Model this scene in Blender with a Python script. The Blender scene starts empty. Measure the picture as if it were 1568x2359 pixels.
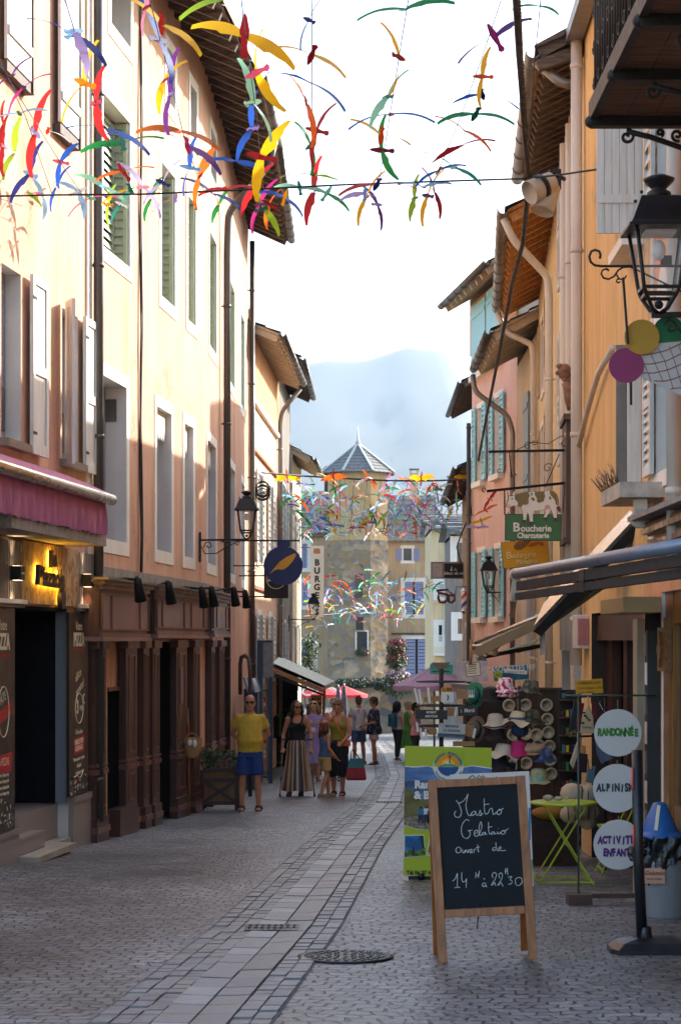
import bpy, bmesh, math, random
from mathutils import Vector as V, Matrix
random.seed(7)
sc = bpy.context.scene
COL = sc.collection
R = math.radians

# ---------------------------------------------------------------- camera, light
F = 4500.0; CX = 784.0; YH = 1475.0; CZ = 1.62; SL = 0.0322   # SL: fall of the street
cam = bpy.data.cameras.new('camera'); camo = bpy.data.objects.new('camera', cam); COL.objects.link(camo)
camo.location = (0, 0, CZ); camo.rotation_euler = (R(90), 0, 0)
cam.sensor_fit = 'HORIZONTAL'; cam.sensor_width = 36; cam.lens = 36*F/1568
cam.shift_y = (YH-1179)/1568.0
cam.clip_start = 0.1; cam.clip_end = 12000
cam.dof.use_dof = True; cam.dof.focus_distance = 26; cam.dof.aperture_fstop = 13
sc.camera = camo

SUN_AZ = 47.0; SUN_EL = 26.5        # azimuth measured from the view axis towards the right
w = bpy.data.worlds.new('World'); sc.world = w; w.use_nodes = True
nt = w.node_tree; nt.nodes.clear()
sky = nt.nodes.new('ShaderNodeTexSky'); sky.sky_type = 'NISHITA'; sky.sun_disc = False
sky.sun_elevation = R(SUN_EL); sky.sun_rotation = R(SUN_AZ)
sky.air_density = 1.0; sky.dust_density = 3.0; sky.ozone_density = 1.0
bg = nt.nodes.new('ShaderNodeBackground'); bg.inputs[1].default_value = 0.15
wo = nt.nodes.new('ShaderNodeOutputWorld')
nt.links.new(sky.outputs[0], bg.inputs[0]); nt.links.new(bg.outputs[0], wo.inputs[0])
sl = bpy.data.lights.new('sun', 'SUN'); sl.energy = 4.2; sl.angle = R(0.53); sl.color = (1, .95, .88)
so = bpy.data.objects.new('sun', sl); COL.objects.link(so)
tosun = V((math.sin(R(SUN_AZ))*math.cos(R(SUN_EL)), math.cos(R(SUN_AZ))*math.cos(R(SUN_EL)), math.sin(R(SUN_EL))))
so.rotation_euler = (-tosun).to_track_quat('-Z', 'Y').to_euler(); so.location = (30, 30, 40)
sc.view_settings.view_transform = 'Standard'; sc.view_settings.look = 'None'
sc.view_settings.exposure = 1.9; sc.view_settings.gamma = 1
sc.cycles.max_bounces = 8; sc.cycles.diffuse_bounces = 4

# ---------------------------------------------------------------- helpers
def P(x, y, z): return V(((x-CX)*z/F, z, CZ+(YH-y)*z/F))
def gz(y): return -SL*min(y, 95.0)
def G(x, y):
    z = CZ/((y-YH)/F-SL)
    return V(((x-CX)*z/F, z, gz(z)))
def hexc(h):
    h = h.lstrip('#'); c = [int(h[i:i+2], 16)/255 for i in (0, 2, 4)]
    return tuple(((v+.055)/1.055)**2.4 if v > .04045 else v/12.92 for v in c)

MATS = {}
def mat(name, col, rough=.6, metal=0., var=.12, vs=5., bump=.0, bs=40., streak=0., spec=.5, alpha=1, emit=0, coat=0., trans=0., sub=None):
    if name in MATS: return MATS[name]
    m = bpy.data.materials.new(name); m.use_nodes = True; MATS[name] = m
    n = m.node_tree.nodes; l = m.node_tree.links; b = n['Principled BSDF']
    if isinstance(col, str): col = hexc(col)
    b.inputs['Roughness'].default_value = rough; b.inputs['Metallic'].default_value = metal
    b.inputs['Specular IOR Level'].default_value = spec
    b.inputs['Base Color'].default_value = (*col, 1)
    if coat: b.inputs['Coat Weight'].default_value = coat
    if trans: b.inputs['Transmission Weight'].default_value = trans
    if emit:
        b.inputs['Emission Color'].default_value = (*col, 1); b.inputs['Emission Strength'].default_value = emit
    tc = n.new('ShaderNodeTexCoord')
    if var:
        nz = n.new('ShaderNodeTexNoise'); nz.inputs['Scale'].default_value = vs; nz.inputs['Detail'].default_value = 5
        l.new(tc.outputs['Object'], nz.inputs['Vector'])
        fac = nz.outputs['Fac']
        if streak:
            mp = n.new('ShaderNodeMapping'); mp.inputs['Scale'].default_value = (vs*2, vs*2, vs*.16)
            l.new(tc.outputs['Object'], mp.inputs['Vector'])
            n2 = n.new('ShaderNodeTexNoise'); n2.inputs['Scale'].default_value = 1; n2.inputs['Detail'].default_value = 6
            l.new(mp.outputs[0], n2.inputs['Vector'])
            mx = n.new('ShaderNodeMix'); mx.inputs[0].default_value = streak
            l.new(fac, mx.inputs[2]); l.new(n2.outputs['Fac'], mx.inputs[3]); fac = mx.outputs[0]
        rp = n.new('ShaderNodeMapRange'); rp.inputs[1].default_value = .3; rp.inputs[2].default_value = .7
        rp.inputs[3].default_value = 1-var; rp.inputs[4].default_value = 1+var
        l.new(fac, rp.inputs[0])
        vm = n.new('ShaderNodeVectorMath'); vm.operation = 'SCALE'; vm.inputs[0].default_value = col
        l.new(rp.outputs[0], vm.inputs['Scale']); l.new(vm.outputs[0], b.inputs['Base Color'])
        r2 = n.new('ShaderNodeMapRange'); r2.inputs[1].default_value = .3; r2.inputs[2].default_value = .7
        r2.inputs[3].default_value = max(0, rough-.08); r2.inputs[4].default_value = min(1, rough+.08)
        l.new(nz.outputs['Fac'], r2.inputs[0]); l.new(r2.outputs[0], b.inputs['Roughness'])
    if bump:
        nb = n.new('ShaderNodeTexNoise'); nb.inputs['Scale'].default_value = bs; nb.inputs['Detail'].default_value = 6
        l.new(tc.outputs['Object'], nb.inputs['Vector'])
        bp = n.new('ShaderNodeBump'); bp.inputs['Strength'].default_value = bump; bp.inputs['Distance'].default_value = .02
        l.new(nb.outputs['Fac'], bp.inputs['Height']); l.new(bp.outputs[0], b.inputs['Normal'])
    return m
def stucco(name, c1, c2, c3=None, cover=.5, bump=.35, patch=.6):
    """two-tone weathered render with rain streaks and a few stains that have a shape of their own"""
    if name in MATS: return MATS[name]
    m = bpy.data.materials.new(name); m.use_nodes = True; MATS[name] = m
    n = m.node_tree.nodes; l = m.node_tree.links; b = n['Principled BSDF']; b.inputs['Roughness'].default_value = .88
    b.inputs['Specular IOR Level'].default_value = .25
    tc = n.new('ShaderNodeTexCoord')
    def noise(scale, mapping=None, det=6, rough=.6):
        t = n.new('ShaderNodeTexNoise'); t.inputs['Scale'].default_value = scale; t.inputs['Detail'].default_value = det; t.inputs['Roughness'].default_value = rough
        if mapping:
            mp = n.new('ShaderNodeMapping'); mp.inputs['Scale'].default_value = mapping
            l.new(tc.outputs['Object'], mp.inputs['Vector']); l.new(mp.outputs[0], t.inputs['Vector'])
        else: l.new(tc.outputs['Object'], t.inputs['Vector'])
        return t.outputs['Fac']
    def ramp(f, a, b_):
        r = n.new('ShaderNodeMapRange'); r.inputs[1].default_value = a; r.inputs[2].default_value = b_; l.new(f, r.inputs[0]); return r.outputs[0]
    def mix(f, a, b_):
        x = n.new('ShaderNodeMix'); x.data_type = 'RGBA'; l.new(f, x.inputs[0])
        for k, v in ((6, a), (7, b_)):
            if isinstance(v, tuple): x.inputs[k].default_value = (*v, 1)
            else: l.new(v, x.inputs[k])
        return x.outputs[2]
    c1 = hexc(c1) if isinstance(c1, str) else c1; c2 = hexc(c2) if isinstance(c2, str) else c2
    col = mix(ramp(noise(1.3, (1, 1, .35)), .35, .65), c1, c2)
    dk = tuple(v*.72 for v in c2)
    col = mix(ramp(noise(1, (7, 7, .5)), .5, .8), col, dk)
    if c3:
        c3 = hexc(c3) if isinstance(c3, str) else c3
        col = mix(ramp(noise(.9, None, 8, .7), patch, patch+.1), col, c3)
    l.new(col, b.inputs['Base Color'])
    bp = n.new('ShaderNodeBump'); bp.inputs['Strength'].default_value = bump; bp.inputs['Distance'].default_value = .02
    l.new(noise(28, None, 8, .7), bp.inputs['Height']); l.new(bp.outputs[0], b.inputs['Normal'])
    return m
def wood(name, c1, c2, axis='z', rough=.5, scale=14, coat=0):
    if name in MATS: return MATS[name]
    m = bpy.data.materials.new(name); m.use_nodes = True; MATS[name] = m
    n = m.node_tree.nodes; l = m.node_tree.links; b = n['Principled BSDF']; b.inputs['Roughness'].default_value = rough
    if coat: b.inputs['Coat Weight'].default_value = coat
    c1 = hexc(c1) if isinstance(c1, str) else c1; c2 = hexc(c2) if isinstance(c2, str) else c2
    tc = n.new('ShaderNodeTexCoord'); mp = n.new('ShaderNodeMapping')
    s = [scale*1.6]*3; s['xyz'.index(axis)] = scale*.12; mp.inputs['Scale'].default_value = s
    l.new(tc.outputs['Object'], mp.inputs['Vector'])
    t = n.new('ShaderNodeTexNoise'); t.inputs['Scale'].default_value = 1.3; t.inputs['Detail'].default_value = 7; t.inputs['Distortion'].default_value = .6
    l.new(mp.outputs[0], t.inputs['Vector'])
    r = n.new('ShaderNodeMapRange'); r.inputs[1].default_value = .33; r.inputs[2].default_value = .67; l.new(t.outputs['Fac'], r.inputs[0])
    x = n.new('ShaderNodeMix'); x.data_type = 'RGBA'; x.inputs[6].default_value = (*c1, 1); x.inputs[7].default_value = (*c2, 1)
    l.new(r.outputs[0], x.inputs[0]); l.new(x.outputs[2], b.inputs['Base Color'])
    bp = n.new('ShaderNodeBump'); bp.inputs['Strength'].default_value = .25; bp.inputs['Distance'].default_value = .01
    l.new(t.outputs['Fac'], bp.inputs['Height']); l.new(bp.outputs[0], b.inputs['Normal'])
    return m

BASE = {}
class MB:
    """collects shapes and links them as ONE mesh object"""
    def __init__(s, T=None): s.v = []; s.f = []; s.fm = []; s.fs = []; s.mats = []; s.T = T or Matrix.Identity(4)
    def mi(s, m):
        if m not in s.mats: s.mats.append(m)
        return s.mats.index(m)
    def add(s, vs, fs, m, smooth=False):
        k = len(s.v); s.v += [s.T @ V(p) for p in vs]
        i = s.mi(m)
        for f in fs: s.f.append([k+j for j in f]); s.fm.append(i); s.fs.append(smooth)
        return s
    def box(s, x0, x1, y0, y1, z0, z1, m):
        vs = [(x, y, z) for z in (z0, z1) for y in (y0, y1) for x in (x0, x1)]
        return s.add(vs, [(0, 2, 3, 1), (4, 5, 7, 6), (0, 1, 5, 4), (2, 6, 7, 3), (0, 4, 6, 2), (1, 3, 7, 5)], m)
    def cbox(s, c, sz, m, rot=None):
        c = V(c); vs = []
        for k in (-.5, .5):
            for j in (-.5, .5):
                for i in (-.5, .5):
                    p = V((sz[0]*i, sz[1]*j, sz[2]*k)); vs.append(c+(rot @ p if rot else p))
        return s.add(vs, [(0, 2, 3, 1), (4, 5, 7, 6), (0, 1, 5, 4), (2, 6, 7, 3), (0, 4, 6, 2), (1, 3, 7, 5)], m)
    def beam(s, a, b, wd, ht, m, up=(0, 0, 1)):
        a = V(a); b = V(b); d = (b-a).normalized(); u = V(up); sd = d.cross(u)
        if sd.length < 1e-4: sd = d.cross(V((1, 0, 0)))
        sd.normalize(); u = sd.cross(d).normalized()
        vs = [p+sd*wd*i+u*ht*j for p in (a, b) for j in (-.5, .5) for i in (-.5, .5)]
        return s.add(vs, [(0, 1, 3, 2), (4, 6, 7, 5), (0, 4, 5, 1), (2, 3, 7, 6), (0, 2, 6, 4), (1, 5, 7, 3)], m)
    def quad(s, a, b, c, d, m): return s.add([a, b, c, d], [(0, 1, 2, 3)], m)
    def tube(s, path, r, m, n=8, smooth=True, caps=True, flat=None):
        path = [V(p) for p in path]; N = len(path)
        rs = r if isinstance(r, (list, tuple)) else [r]*N
        t0 = (path[1]-path[0]).normalized(); up = V((0, 0, 1)) if abs(t0.z) < .9 else V((1, 0, 0))
        nv = t0.cross(up).normalized(); vs = []
        for i, p in enumerate(path):
            t = (path[min(i+1, N-1)]-path[max(i-1, 0)]).normalized()
            nv = (nv-t*nv.dot(t)).normalized(); bv = t.cross(nv)
            for k in range(n):
                a = 2*math.pi*k/n
                vs.append(p+(nv*math.cos(a)+bv*math.sin(a)*(flat or 1))*rs[i])
        fs = [(i*n+k, i*n+(k+1) % n, (i+1)*n+(k+1) % n, (i+1)*n+k) for i in range(N-1) for k in range(n)]
        if caps: fs += [tuple(range(n-1, -1, -1)), tuple(range((N-1)*n, N*n))]
        return s.add(vs, fs, m, smooth)
    def loft(s, rings, m, smooth=True, caps=True):
        n = len(rings[0]); vs = [p for r in rings for p in r]; N = len(rings)
        fs = [(i*n+k, i*n+(k+1) % n, (i+1)*n+(k+1) % n, (i+1)*n+k) for i in range(N-1) for k in range(n)]
        if caps: fs += [tuple(range(n-1, -1, -1)), tuple(range((N-1)*n, N*n))]
        return s.add(vs, fs, m, smooth)
    def lathe(s, prof, c, m, n=20, axis=None, smooth=True, sx=1, sy=1):
        c = V(c); q = V((0, 0, 1)).rotation_difference(V(axis).normalized()).to_matrix() if axis else Matrix.Identity(3)
        rings = [[c+q @ V((r*math.cos(2*math.pi*k/n)*sx, r*math.sin(2*math.pi*k/n)*sy, z)) for k in range(n)] for r, z in prof]
        return s.loft(rings, m, smooth)
    def ball(s, c, r, m, nu=12, nv=8, rot=None):
        c = V(c); r = r if isinstance(r, (tuple, list)) else (r, r, r); rings = []
        for j in range(nv+1):
            a = math.pi*j/nv; rr = max(math.sin(a), .02)
            ring = []
            for k in range(nu):
                p = V((r[0]*rr*math.cos(2*math.pi*k/nu), r[1]*rr*math.sin(2*math.pi*k/nu), -r[2]*math.cos(a)))
                ring.append(c+(rot @ p if rot else p))
            rings.append(ring)
        return s.loft(rings, m)
    def prism(s, poly, O, U, W, t, m, smooth=False):
        """polygon (u,w) in plane O+U*u+W*w, thickness t along U x W on both sides"""
        O = V(O); U = V(U); W = V(W); N = U.cross(W).normalized(); n = len(poly)
        vs = [O+U*a+W*b+N*t*.5 for a, b in poly]+[O+U*a+W*b-N*t*.5 for a, b in poly]
        fs = [tuple(range(n)), tuple(range(2*n-1, n-1, -1))]+[(i, n+i, n+(i+1) % n, (i+1) % n) for i in range(n)]
        return s.add(vs, fs, m, smooth)
    def disc(s, O, U, W, r, t, m, n=40, r2=None):
        return s.prism([(r*math.cos(2*math.pi*k/n), (r2 or r)*math.sin(2*math.pi*k/n)) for k in range(n)], O, U, W, t, m)
    def text(s, txt, O, U, W, size, m, ext=.002, align='CENTER', shear=0, bold=0, sx=1., sy=1., rot=0):
        vs, fs = textmesh(txt, align, shear, bold/size if size else 0, ext/size)
        O = V(O); U = V(U).normalized(); W = V(W).normalized(); N = U.cross(W)
        ca, sa = math.cos(rot), math.sin(rot)
        out = []
        for a, b, c in vs:
            a *= sx; b *= sy
            a, b = a*ca-b*sa, a*sa+b*ca
            out.append(O+U*a*size+W*b*size+N*c*size)
        return s.add(out, fs, m)
    def build(s, name, parent=None, bevel=0, loc=None):
        me = bpy.data.meshes.new(name); o = bpy.data.objects.new(name, me); COL.objects.link(o)
        off = V((0, 0, 0))
        if parent is not None: o.parent = parent; off = BASE[parent.name]; BASE[o.name] = off
        elif loc is not None: off = V(loc); o.location = off; BASE[o.name] = off
        else: BASE[o.name] = off
        me.from_pydata([p-off for p in s.v], [], s.f)
        for m in s.mats: me.materials.append(m)
        me.polygons.foreach_set('material_index', s.fm); me.polygons.foreach_set('use_smooth', s.fs)
        me.update()
        if bevel:
            b = o.modifiers.new('bevel', 'BEVEL'); b.width = bevel; b.segments = 2; b.limit_method = 'ANGLE'; b.angle_limit = R(40)
        return o
_TM = {}
def textmesh(txt, align, shear, bold, ext):
    key = (txt, align, shear, round(bold, 4), round(ext, 4))
    if key in _TM: return _TM[key]
    cu = bpy.data.curves.new('lettering', 'FONT'); cu.body = txt; cu.size = 1; cu.align_x = align; cu.shear = shear; cu.extrude = ext; cu.resolution_u = 3
    cu.offset = bold
    o = bpy.data.objects.new('lettering', cu); COL.objects.link(o)
    dg = bpy.context.evaluated_depsgraph_get(); me = bpy.data.meshes.new_from_object(o.evaluated_get(dg))
    r = ([tuple(v.co) for v in me.vertices], [tuple(p.vertices) for p in me.polygons])
    bpy.data.objects.remove(o); bpy.data.curves.remove(cu); bpy.data.meshes.remove(me)
    _TM[key] = r; return r
def tag(o, label=None, cat=None, group=None, kind=None):
    if label: o['label'] = label
    if cat: o['category'] = cat
    if group: o['group'] = group
    if kind: o['kind'] = kind
    return o
def thing(name, loc, label, cat, group=None, kind=None):
    o = bpy.data.objects.new(name, None); COL.objects.link(o); o.location = V(loc); o.empty_display_size = .2
    BASE[o.name] = V(loc); return tag(o, label, cat, group, kind)
def copy_tree(o, parent=None):
    c = o.copy(); COL.objects.link(c); BASE[c.name] = BASE.get(o.name, V((0, 0, 0)))
    if parent is not None: c.parent = parent
    for ch in list(o.children): copy_tree(ch, c)
    return c
def ray_plane(x, y, O, N):
    d = V(((x-CX)/F, 1, (YH-y)/F)); c = V((0, 0, CZ)); t = (V(O)-c).dot(N)/d.dot(N); return c+d*t
def arc(c, U, W, r, a0, a1, n=14, r1=None):
    r1 = r if r1 is None else r1; out = []
    for i in range(n+1):
        t = i/n; a = R(a0+(a1-a0)*t); q = r+(r1-r)*t
        out.append(V(c)+V(U)*math.cos(a)*q+V(W)*math.sin(a)*q)
    return out

class Fac:
    """a facade line; local axes: s along it, d out to the street, z up"""
    def __init__(s, x0, y0, x1, y1, side):
        s.p = V((x0, y0, 0)); q = V((x1, y1, 0)); s.L = (q-s.p).length; s.u = (q-s.p).normalized()
        s.n = V((s.u.y, -s.u.x, 0))*side
        s.T = Matrix(((s.u.x, s.n.x, 0, s.p.x), (s.u.y, s.n.y, 0, s.p.y), (0, 0, 1, 0), (0, 0, 0, 1)))
    def s_(s, x, d=0):
        k = (x-CX)/F; return (k*(s.p.y+s.n.y*d)-s.p.x-s.n.x*d)/(s.u.x-k*s.u.y)
    def Z(s, x, y, d=0):
        q = s.s_(x, d); return CZ+(YH-y)*(s.p.y+s.u.y*q+s.n.y*d)/F
    def pt(s, a, d, z): return s.T @ V((a, d, z))
    def y(s, a): return s.p.y+s.u.y*a
def wall(mb, s0, s1, z0, z1, ops, m, depth=.3, mrev=None, mback=None, d=0., thick=True):
    """a wall sheet in facade axes with real openings, reveals and a back panel"""
    xs = sorted({s0, s1, *[min(max(q, s0), s1) for o in ops for q in o[:2]]}); zs = sorted({z0, z1, *[q for o in ops for q in o[2:4]]})
    for i in range(len(xs)-1):
        for j in range(len(zs)-1):
            cx = (xs[i]+xs[i+1])/2; cz = (zs[j]+zs[j+1])/2
            if any(o[0] < cx < o[1] and o[2] < cz < o[3] for o in ops): continue
            mb.quad((xs[i], d, zs[j]), (xs[i+1], d, zs[j]), (xs[i+1], d, zs[j+1]), (xs[i], d, zs[j+1]), m)
    for o in ops:
        a, b, e, f = o[:4]; dp = o[4] if len(o) > 4 else depth; mr = o[5] if len(o) > 5 else mrev or m
        mb.quad((a, d, e), (a, d, f), (a, d-dp, f), (a, d-dp, e), mr); mb.quad((b, d, e), (b, d, f), (b, d-dp, f), (b, d-dp, e), mr)
        mb.quad((a, d, e), (b, d, e), (b, d-dp, e), (a, d-dp, e), mr); mb.quad((a, d, f), (b, d, f), (b, d-dp, f), (a, d-dp, f), mr)
        if mback: mb.quad((a, d-dp, e), (b, d-dp, e), (b, d-dp, f), (a, d-dp, f), mback)
def frame(mb, a, b, e, f, wd, t, m, d=0., sill=None):
    """flat surround round an opening, proud of the wall by t"""
    mb.box(a-wd, b+wd, d, d+t, f, f+wd, m); mb.box(a-wd, b+wd, d, d+t, e-(sill or wd), e, m)
    mb.box(a-wd, a, d, d+t, e, f, m); mb.box(b, b+wd, d, d+t, e, f, m)
def louvers(mb, a, b, d, z0, z1, m, n=12, t=.035):
    """a louvred leaf standing in the s-z plane at depth d"""
    fr = .05
    mb.box(a, a+fr, d, d+t, z0, z1, m); mb.box(b-fr, b, d, d+t, z0, z1, m)
    for z in (z0, (z0+z1)/2-fr/2, z1-fr*1.3): mb.box(a+fr, b-fr, d+.001, d+t-.001, z, z+fr*1.3, m)
    h = (z1-z0-2*fr)/n
    for i in range(n):
        z = z0+fr+h*i
        mb.add([(a+fr, d+.004, z+h), (b-fr, d+.004, z+h), (b-fr, d+t-.003, z+h*.25), (a+fr, d+t-.003, z+h*.25),
                (a+fr, d+.004, z+h-.012), (b-fr, d+.004, z+h-.012), (b-fr, d+t-.003, z+h*.25-.012), (a+fr, d+t-.003, z+h*.25-.012)],
               [(0, 1, 2, 3), (4, 5, 6, 7), (3, 2, 6, 7)], m)

def pair(f, a, b, w_, d, e, g, m, n, root):
    for x0, x1 in ((a-w_, a-.02), (b+.02, b+w_)): mb = MB(f.T); louvers(mb, x0, x1, d, e, g, m, n); mb.build('shutter', root)
# shared materials
glass_d = mat('dark_window_glass', (.03, .035, .04), .08, var=0, spec=.8)
whitep = mat('white_painted_surround', '#e9e3d6', .75, var=.1, vs=3, bump=.15, streak=.5)
revl = mat('grey_reveal_render', '#cfcac2', .85, var=.12, vs=3, bump=.2, streak=.5)
zinc = mat('weathered_zinc', '#8b857c', .42, .6, var=.2, vs=6, streak=.6)
zincd = mat('dark_zinc_pipe', '#5a5650', .45, .5, var=.22, vs=6, streak=.6)
pvcw = mat('cream_downpipe', '#cfc6b6', .45, 0, var=.12, vs=4, streak=.6)
blackm = mat('black_iron', (.012, .012, .013), .42, .3, var=.2, vs=20)
cable_m = mat('black_cable', (.012, .012, .012), .6, var=.1)
roofm = mat('slate_roof', '#6b655d', .75, var=.3, vs=8, bump=.5, bs=12)
tilem = mat('clay_tile', '#a07a5c', .8, var=.3, vs=6, bump=.4, bs=15)
woodold = wood('old_grey_rafters', '#6e5a48', '#3e3027', 'x', .75)
woodor = wood('orange_boarding', '#c98a3a', '#9a6326', 'y', .55)
# ---------------------------------------------------------------- ground
def cobbles():
    m = bpy.data.materials.new('granite_setts'); m.use_nodes = True
    n = m.node_tree.nodes; l = m.node_tree.links; b = n['Principled BSDF']
    tc = n.new('ShaderNodeTexCoord')
    mp = n.new('ShaderNodeMapping'); mp.inputs['Rotation'].default_value = (0, 0, R(3.8)); l.new(tc.outputs['Object'], mp.inputs['Vector'])
    wv = n.new('ShaderNodeTexNoise'); wv.inputs['Scale'].default_value = .9; wv.inputs['Detail'].default_value = 3; l.new(mp.outputs[0], wv.inputs['Vector'])
    wv2 = n.new('ShaderNodeTexNoise'); wv2.inputs['Scale'].default_value = 9; l.new(mp.outputs[0], wv2.inputs['Vector'])
    def sub(src, k):
        a = n.new('ShaderNodeVectorMath'); a.operation = 'SUBTRACT'; a.inputs[1].default_value = (.5, .5, .5); l.new(src, a.inputs[0])
        s_ = n.new('ShaderNodeVectorMath'); s_.operation = 'SCALE'; s_.inputs['Scale'].default_value = k; l.new(a.outputs[0], s_.inputs[0]); return s_.outputs[0]
    ad = n.new('ShaderNodeVectorMath'); l.new(mp.outputs[0], ad.inputs[0]); l.new(sub(wv.outputs['Color'], .5), ad.inputs[1])
    ad2 = n.new('ShaderNodeVectorMath'); l.new(ad.outputs[0], ad2.inputs[0]); l.new(sub(wv2.outputs['Color'], .085), ad2.inputs[1])
    br = n.new('ShaderNodeTexBrick'); br.inputs['Scale'].default_value = 1; br.inputs['Brick Width'].default_value = .135; br.inputs['Row Height'].default_value = .115
    br.inputs['Mortar Size'].default_value = .009; br.inputs['Mortar Smooth'].default_value = .7; br.inputs['Bias'].default_value = -.1
    br.inputs['Color1'].default_value = (.225, .22, .215, 1); br.inputs['Color2'].default_value = (.108, .11, .113, 1); br.inputs['Mortar'].default_value = (.03, .027, .024, 1)
    l.new(ad2.outputs[0], br.inputs['Vector'])
    big = n.new('ShaderNodeTexNoise'); big.inputs['Scale'].default_value = .55; big.inputs['Detail'].default_value = 5; l.new(tc.outputs['Object'], big.inputs['Vector'])
    rg = n.new('ShaderNodeMapRange'); rg.inputs[1].default_value = .3; rg.inputs[2].default_value = .7; rg.inputs[3].default_value = .45; rg.inputs[4].default_value = 1.35; l.new(big.outputs['Fac'], rg.inputs[0])
    fi = n.new('ShaderNodeTexNoise'); fi.inputs['Scale'].default_value = 45; fi.inputs['Detail'].default_value = 5; l.new(tc.outputs['Object'], fi.inputs['Vector'])
    rf = n.new('ShaderNodeMapRange'); rf.inputs[1].default_value = .3; rf.inputs[2].default_value = .7; rf.inputs[3].default_value = .75; rf.inputs[4].default_value = 1.25; l.new(fi.outputs['Fac'], rf.inputs[0])
    mu = n.new('ShaderNodeMath'); mu.operation = 'MULTIPLY'; l.new(rg.outputs[0], mu.inputs[0]); l.new(rf.outputs[0], mu.inputs[1])
    sc_ = n.new('ShaderNodeVectorMath'); sc_.operation = 'SCALE'; l.new(br.outputs['Color'], sc_.inputs[0]); l.new(mu.outputs[0], sc_.inputs['Scale']); l.new(sc_.outputs[0], b.inputs['Base Color'])
    rr = n.new('ShaderNodeMapRange'); rr.inputs[1].default_value = .25; rr.inputs[2].default_value = .75; rr.inputs[3].default_value = .30; rr.inputs[4].default_value = .55; l.new(big.outputs['Fac'], rr.inputs[0]); l.new(rr.outputs[0], b.inputs['Roughness'])
    # domed stones: the brick mask softened, plus grain
    inv = n.new('ShaderNodeMath'); inv.operation = 'SUBTRACT'; inv.inputs[0].default_value = 1; l.new(br.outputs['Fac'], inv.inputs[1])
    g1 = n.new('ShaderNodeMath'); g1.operation = 'MULTIPLY_ADD'; g1.inputs[1].default_value = .35; l.new(fi.outputs['Fac'], g1.inputs[0]); l.new(inv.outputs[0], g1.inputs[2])
    g2 = n.new('ShaderNodeMath'); g2.operation = 'MULTIPLY_ADD'; g2.inputs[1].default_value = 1.1; l.new(wv2.outputs['Fac'], g2.inputs[0]); l.new(g1.outputs[0], g2.inputs[2])
    bp = n.new('ShaderNodeBump'); bp.inputs['Strength'].default_value = .9; bp.inputs['Distance'].default_value = .018; l.new(g2.outputs[0], bp.inputs['Height']); l.new(bp.outputs[0], b.inputs['Normal'])
    return m
setts = cobbles()
mb = MB()
xs = [-3000, -60, 60, 3000]; ys = [-12, 95, 3000]
vs = [(x, y, gz(y)) for y in ys for x in xs]
mb.add(vs, [(j*4+i, j*4+i+1, j*4+i+5, j*4+i+4) for j in range(2) for i in range(3)], setts)
tag(mb.build('ground'), kind='structure')

slabm = [mat('gutter_slab_%s' % k, c, .45, var=.25, vs=6, bump=.5, bs=25) for k, c in (('pale', (.27, .265, .26)), ('grey', (.19, .185, .18)), ('warm', (.20, .185, .172)), ('dark', (.155, .15, .147)))]
joint = mat('dark_joint', (.10, .095, .09), .85, var=.2)
GUT = [(-1.32, 4.5), (-.946, 9.9), (-.60, 14.1), (-.12, 22), (.56, 31.2), (1.1, 43), (1.35, 60), (1.4, 84)]
def gutx(y):
    for (a, b), (c, d) in zip(GUT, GUT[1:]):
        if b <= y <= d:
            t = (y-b)/(d-b); return a+(c-a)*t
    return GUT[-1][0]
mb = MB(); y = 5.0; rnd = random.Random(3)
while y < 83:
    ln = rnd.uniform(.26, .42)
    for k in range(2):
        l2 = ln
        x0 = gutx(y)+k*.195; x1 = gutx(y+l2)+k*.195; e = .006; h = .012+rnd.uniform(0, .008)
        m = rnd.choice([slabm[2], slabm[3], slabm[2], slabm[1]] if k else [slabm[0], slabm[0], slabm[1], slabm[2]])
        a = [(x0+e, y+e), (x0+.195-e, y+e+rnd.uniform(-.01, .01)), (x1+.195-e, y+l2-e), (x1+e, y+l2-e)]
        dz = (.004, -.001) if k == 0 else (-.001, .004)
        top = [V((p[0], p[1], gz(p[1])+h+(dz[0] if q in (0, 3) else dz[1]))) for q, p in enumerate(a)]
        bot = [V((p[0], p[1], gz(p[1])-.02)) for p in a]
        mb.add(top+bot, [(0, 1, 2, 3), (0, 1, 5, 4), (1, 2, 6, 5), (2, 3, 7, 6), (3, 0, 4, 7)], m)
    # flanking rows of long setts
    for k in (-3, -2, -1, 2, 3):
        q = y
        while q < y+ln-.05:
            lw = min(rnd.uniform(.11, .17), y+ln-q); x0 = gutx(q)+(k*.105+(.178 if k > 0 else 0)); x1 = gutx(q+lw)+(k*.105+(.178 if k > 0 else 0)); h = .006+rnd.uniform(0, .010)
            a = [(x0+.006, q+.005), (x0+.10, q+.005+rnd.uniform(-.01, .01)), (x1+.10, q+lw-.006), (x1+.006, q+lw-.006)]
            top = [V((p[0], p[1], gz(p[1])+h)) for p in a]; bot = [V((p[0], p[1], gz(p[1])-.02)) for p in a]
            mb.add(top+bot, [(0, 1, 2, 3), (0, 1, 5, 4), (1, 2, 6, 5), (2, 3, 7, 6), (3, 0, 4, 7)], slabm[rnd.choice((1, 1, 2, 3))]); q += lw
    y += ln
tag(mb.build('street_gutter'), kind='structure')
mb = MB()
for i in range(len(GUT)-1):
    (x0, y0), (x1, y1) = GUT[i], GUT[i+1]
    mb.quad((x0-.33, y0, gz(y0)+.004), (x0+.61, y0, gz(y0)+.004), (x1+.61, y1, gz(y1)+.004), (x1-.33, y1, gz(y1)+.004), joint)
tag(mb.build('street_gutter_bed'), kind='structure')

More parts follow.
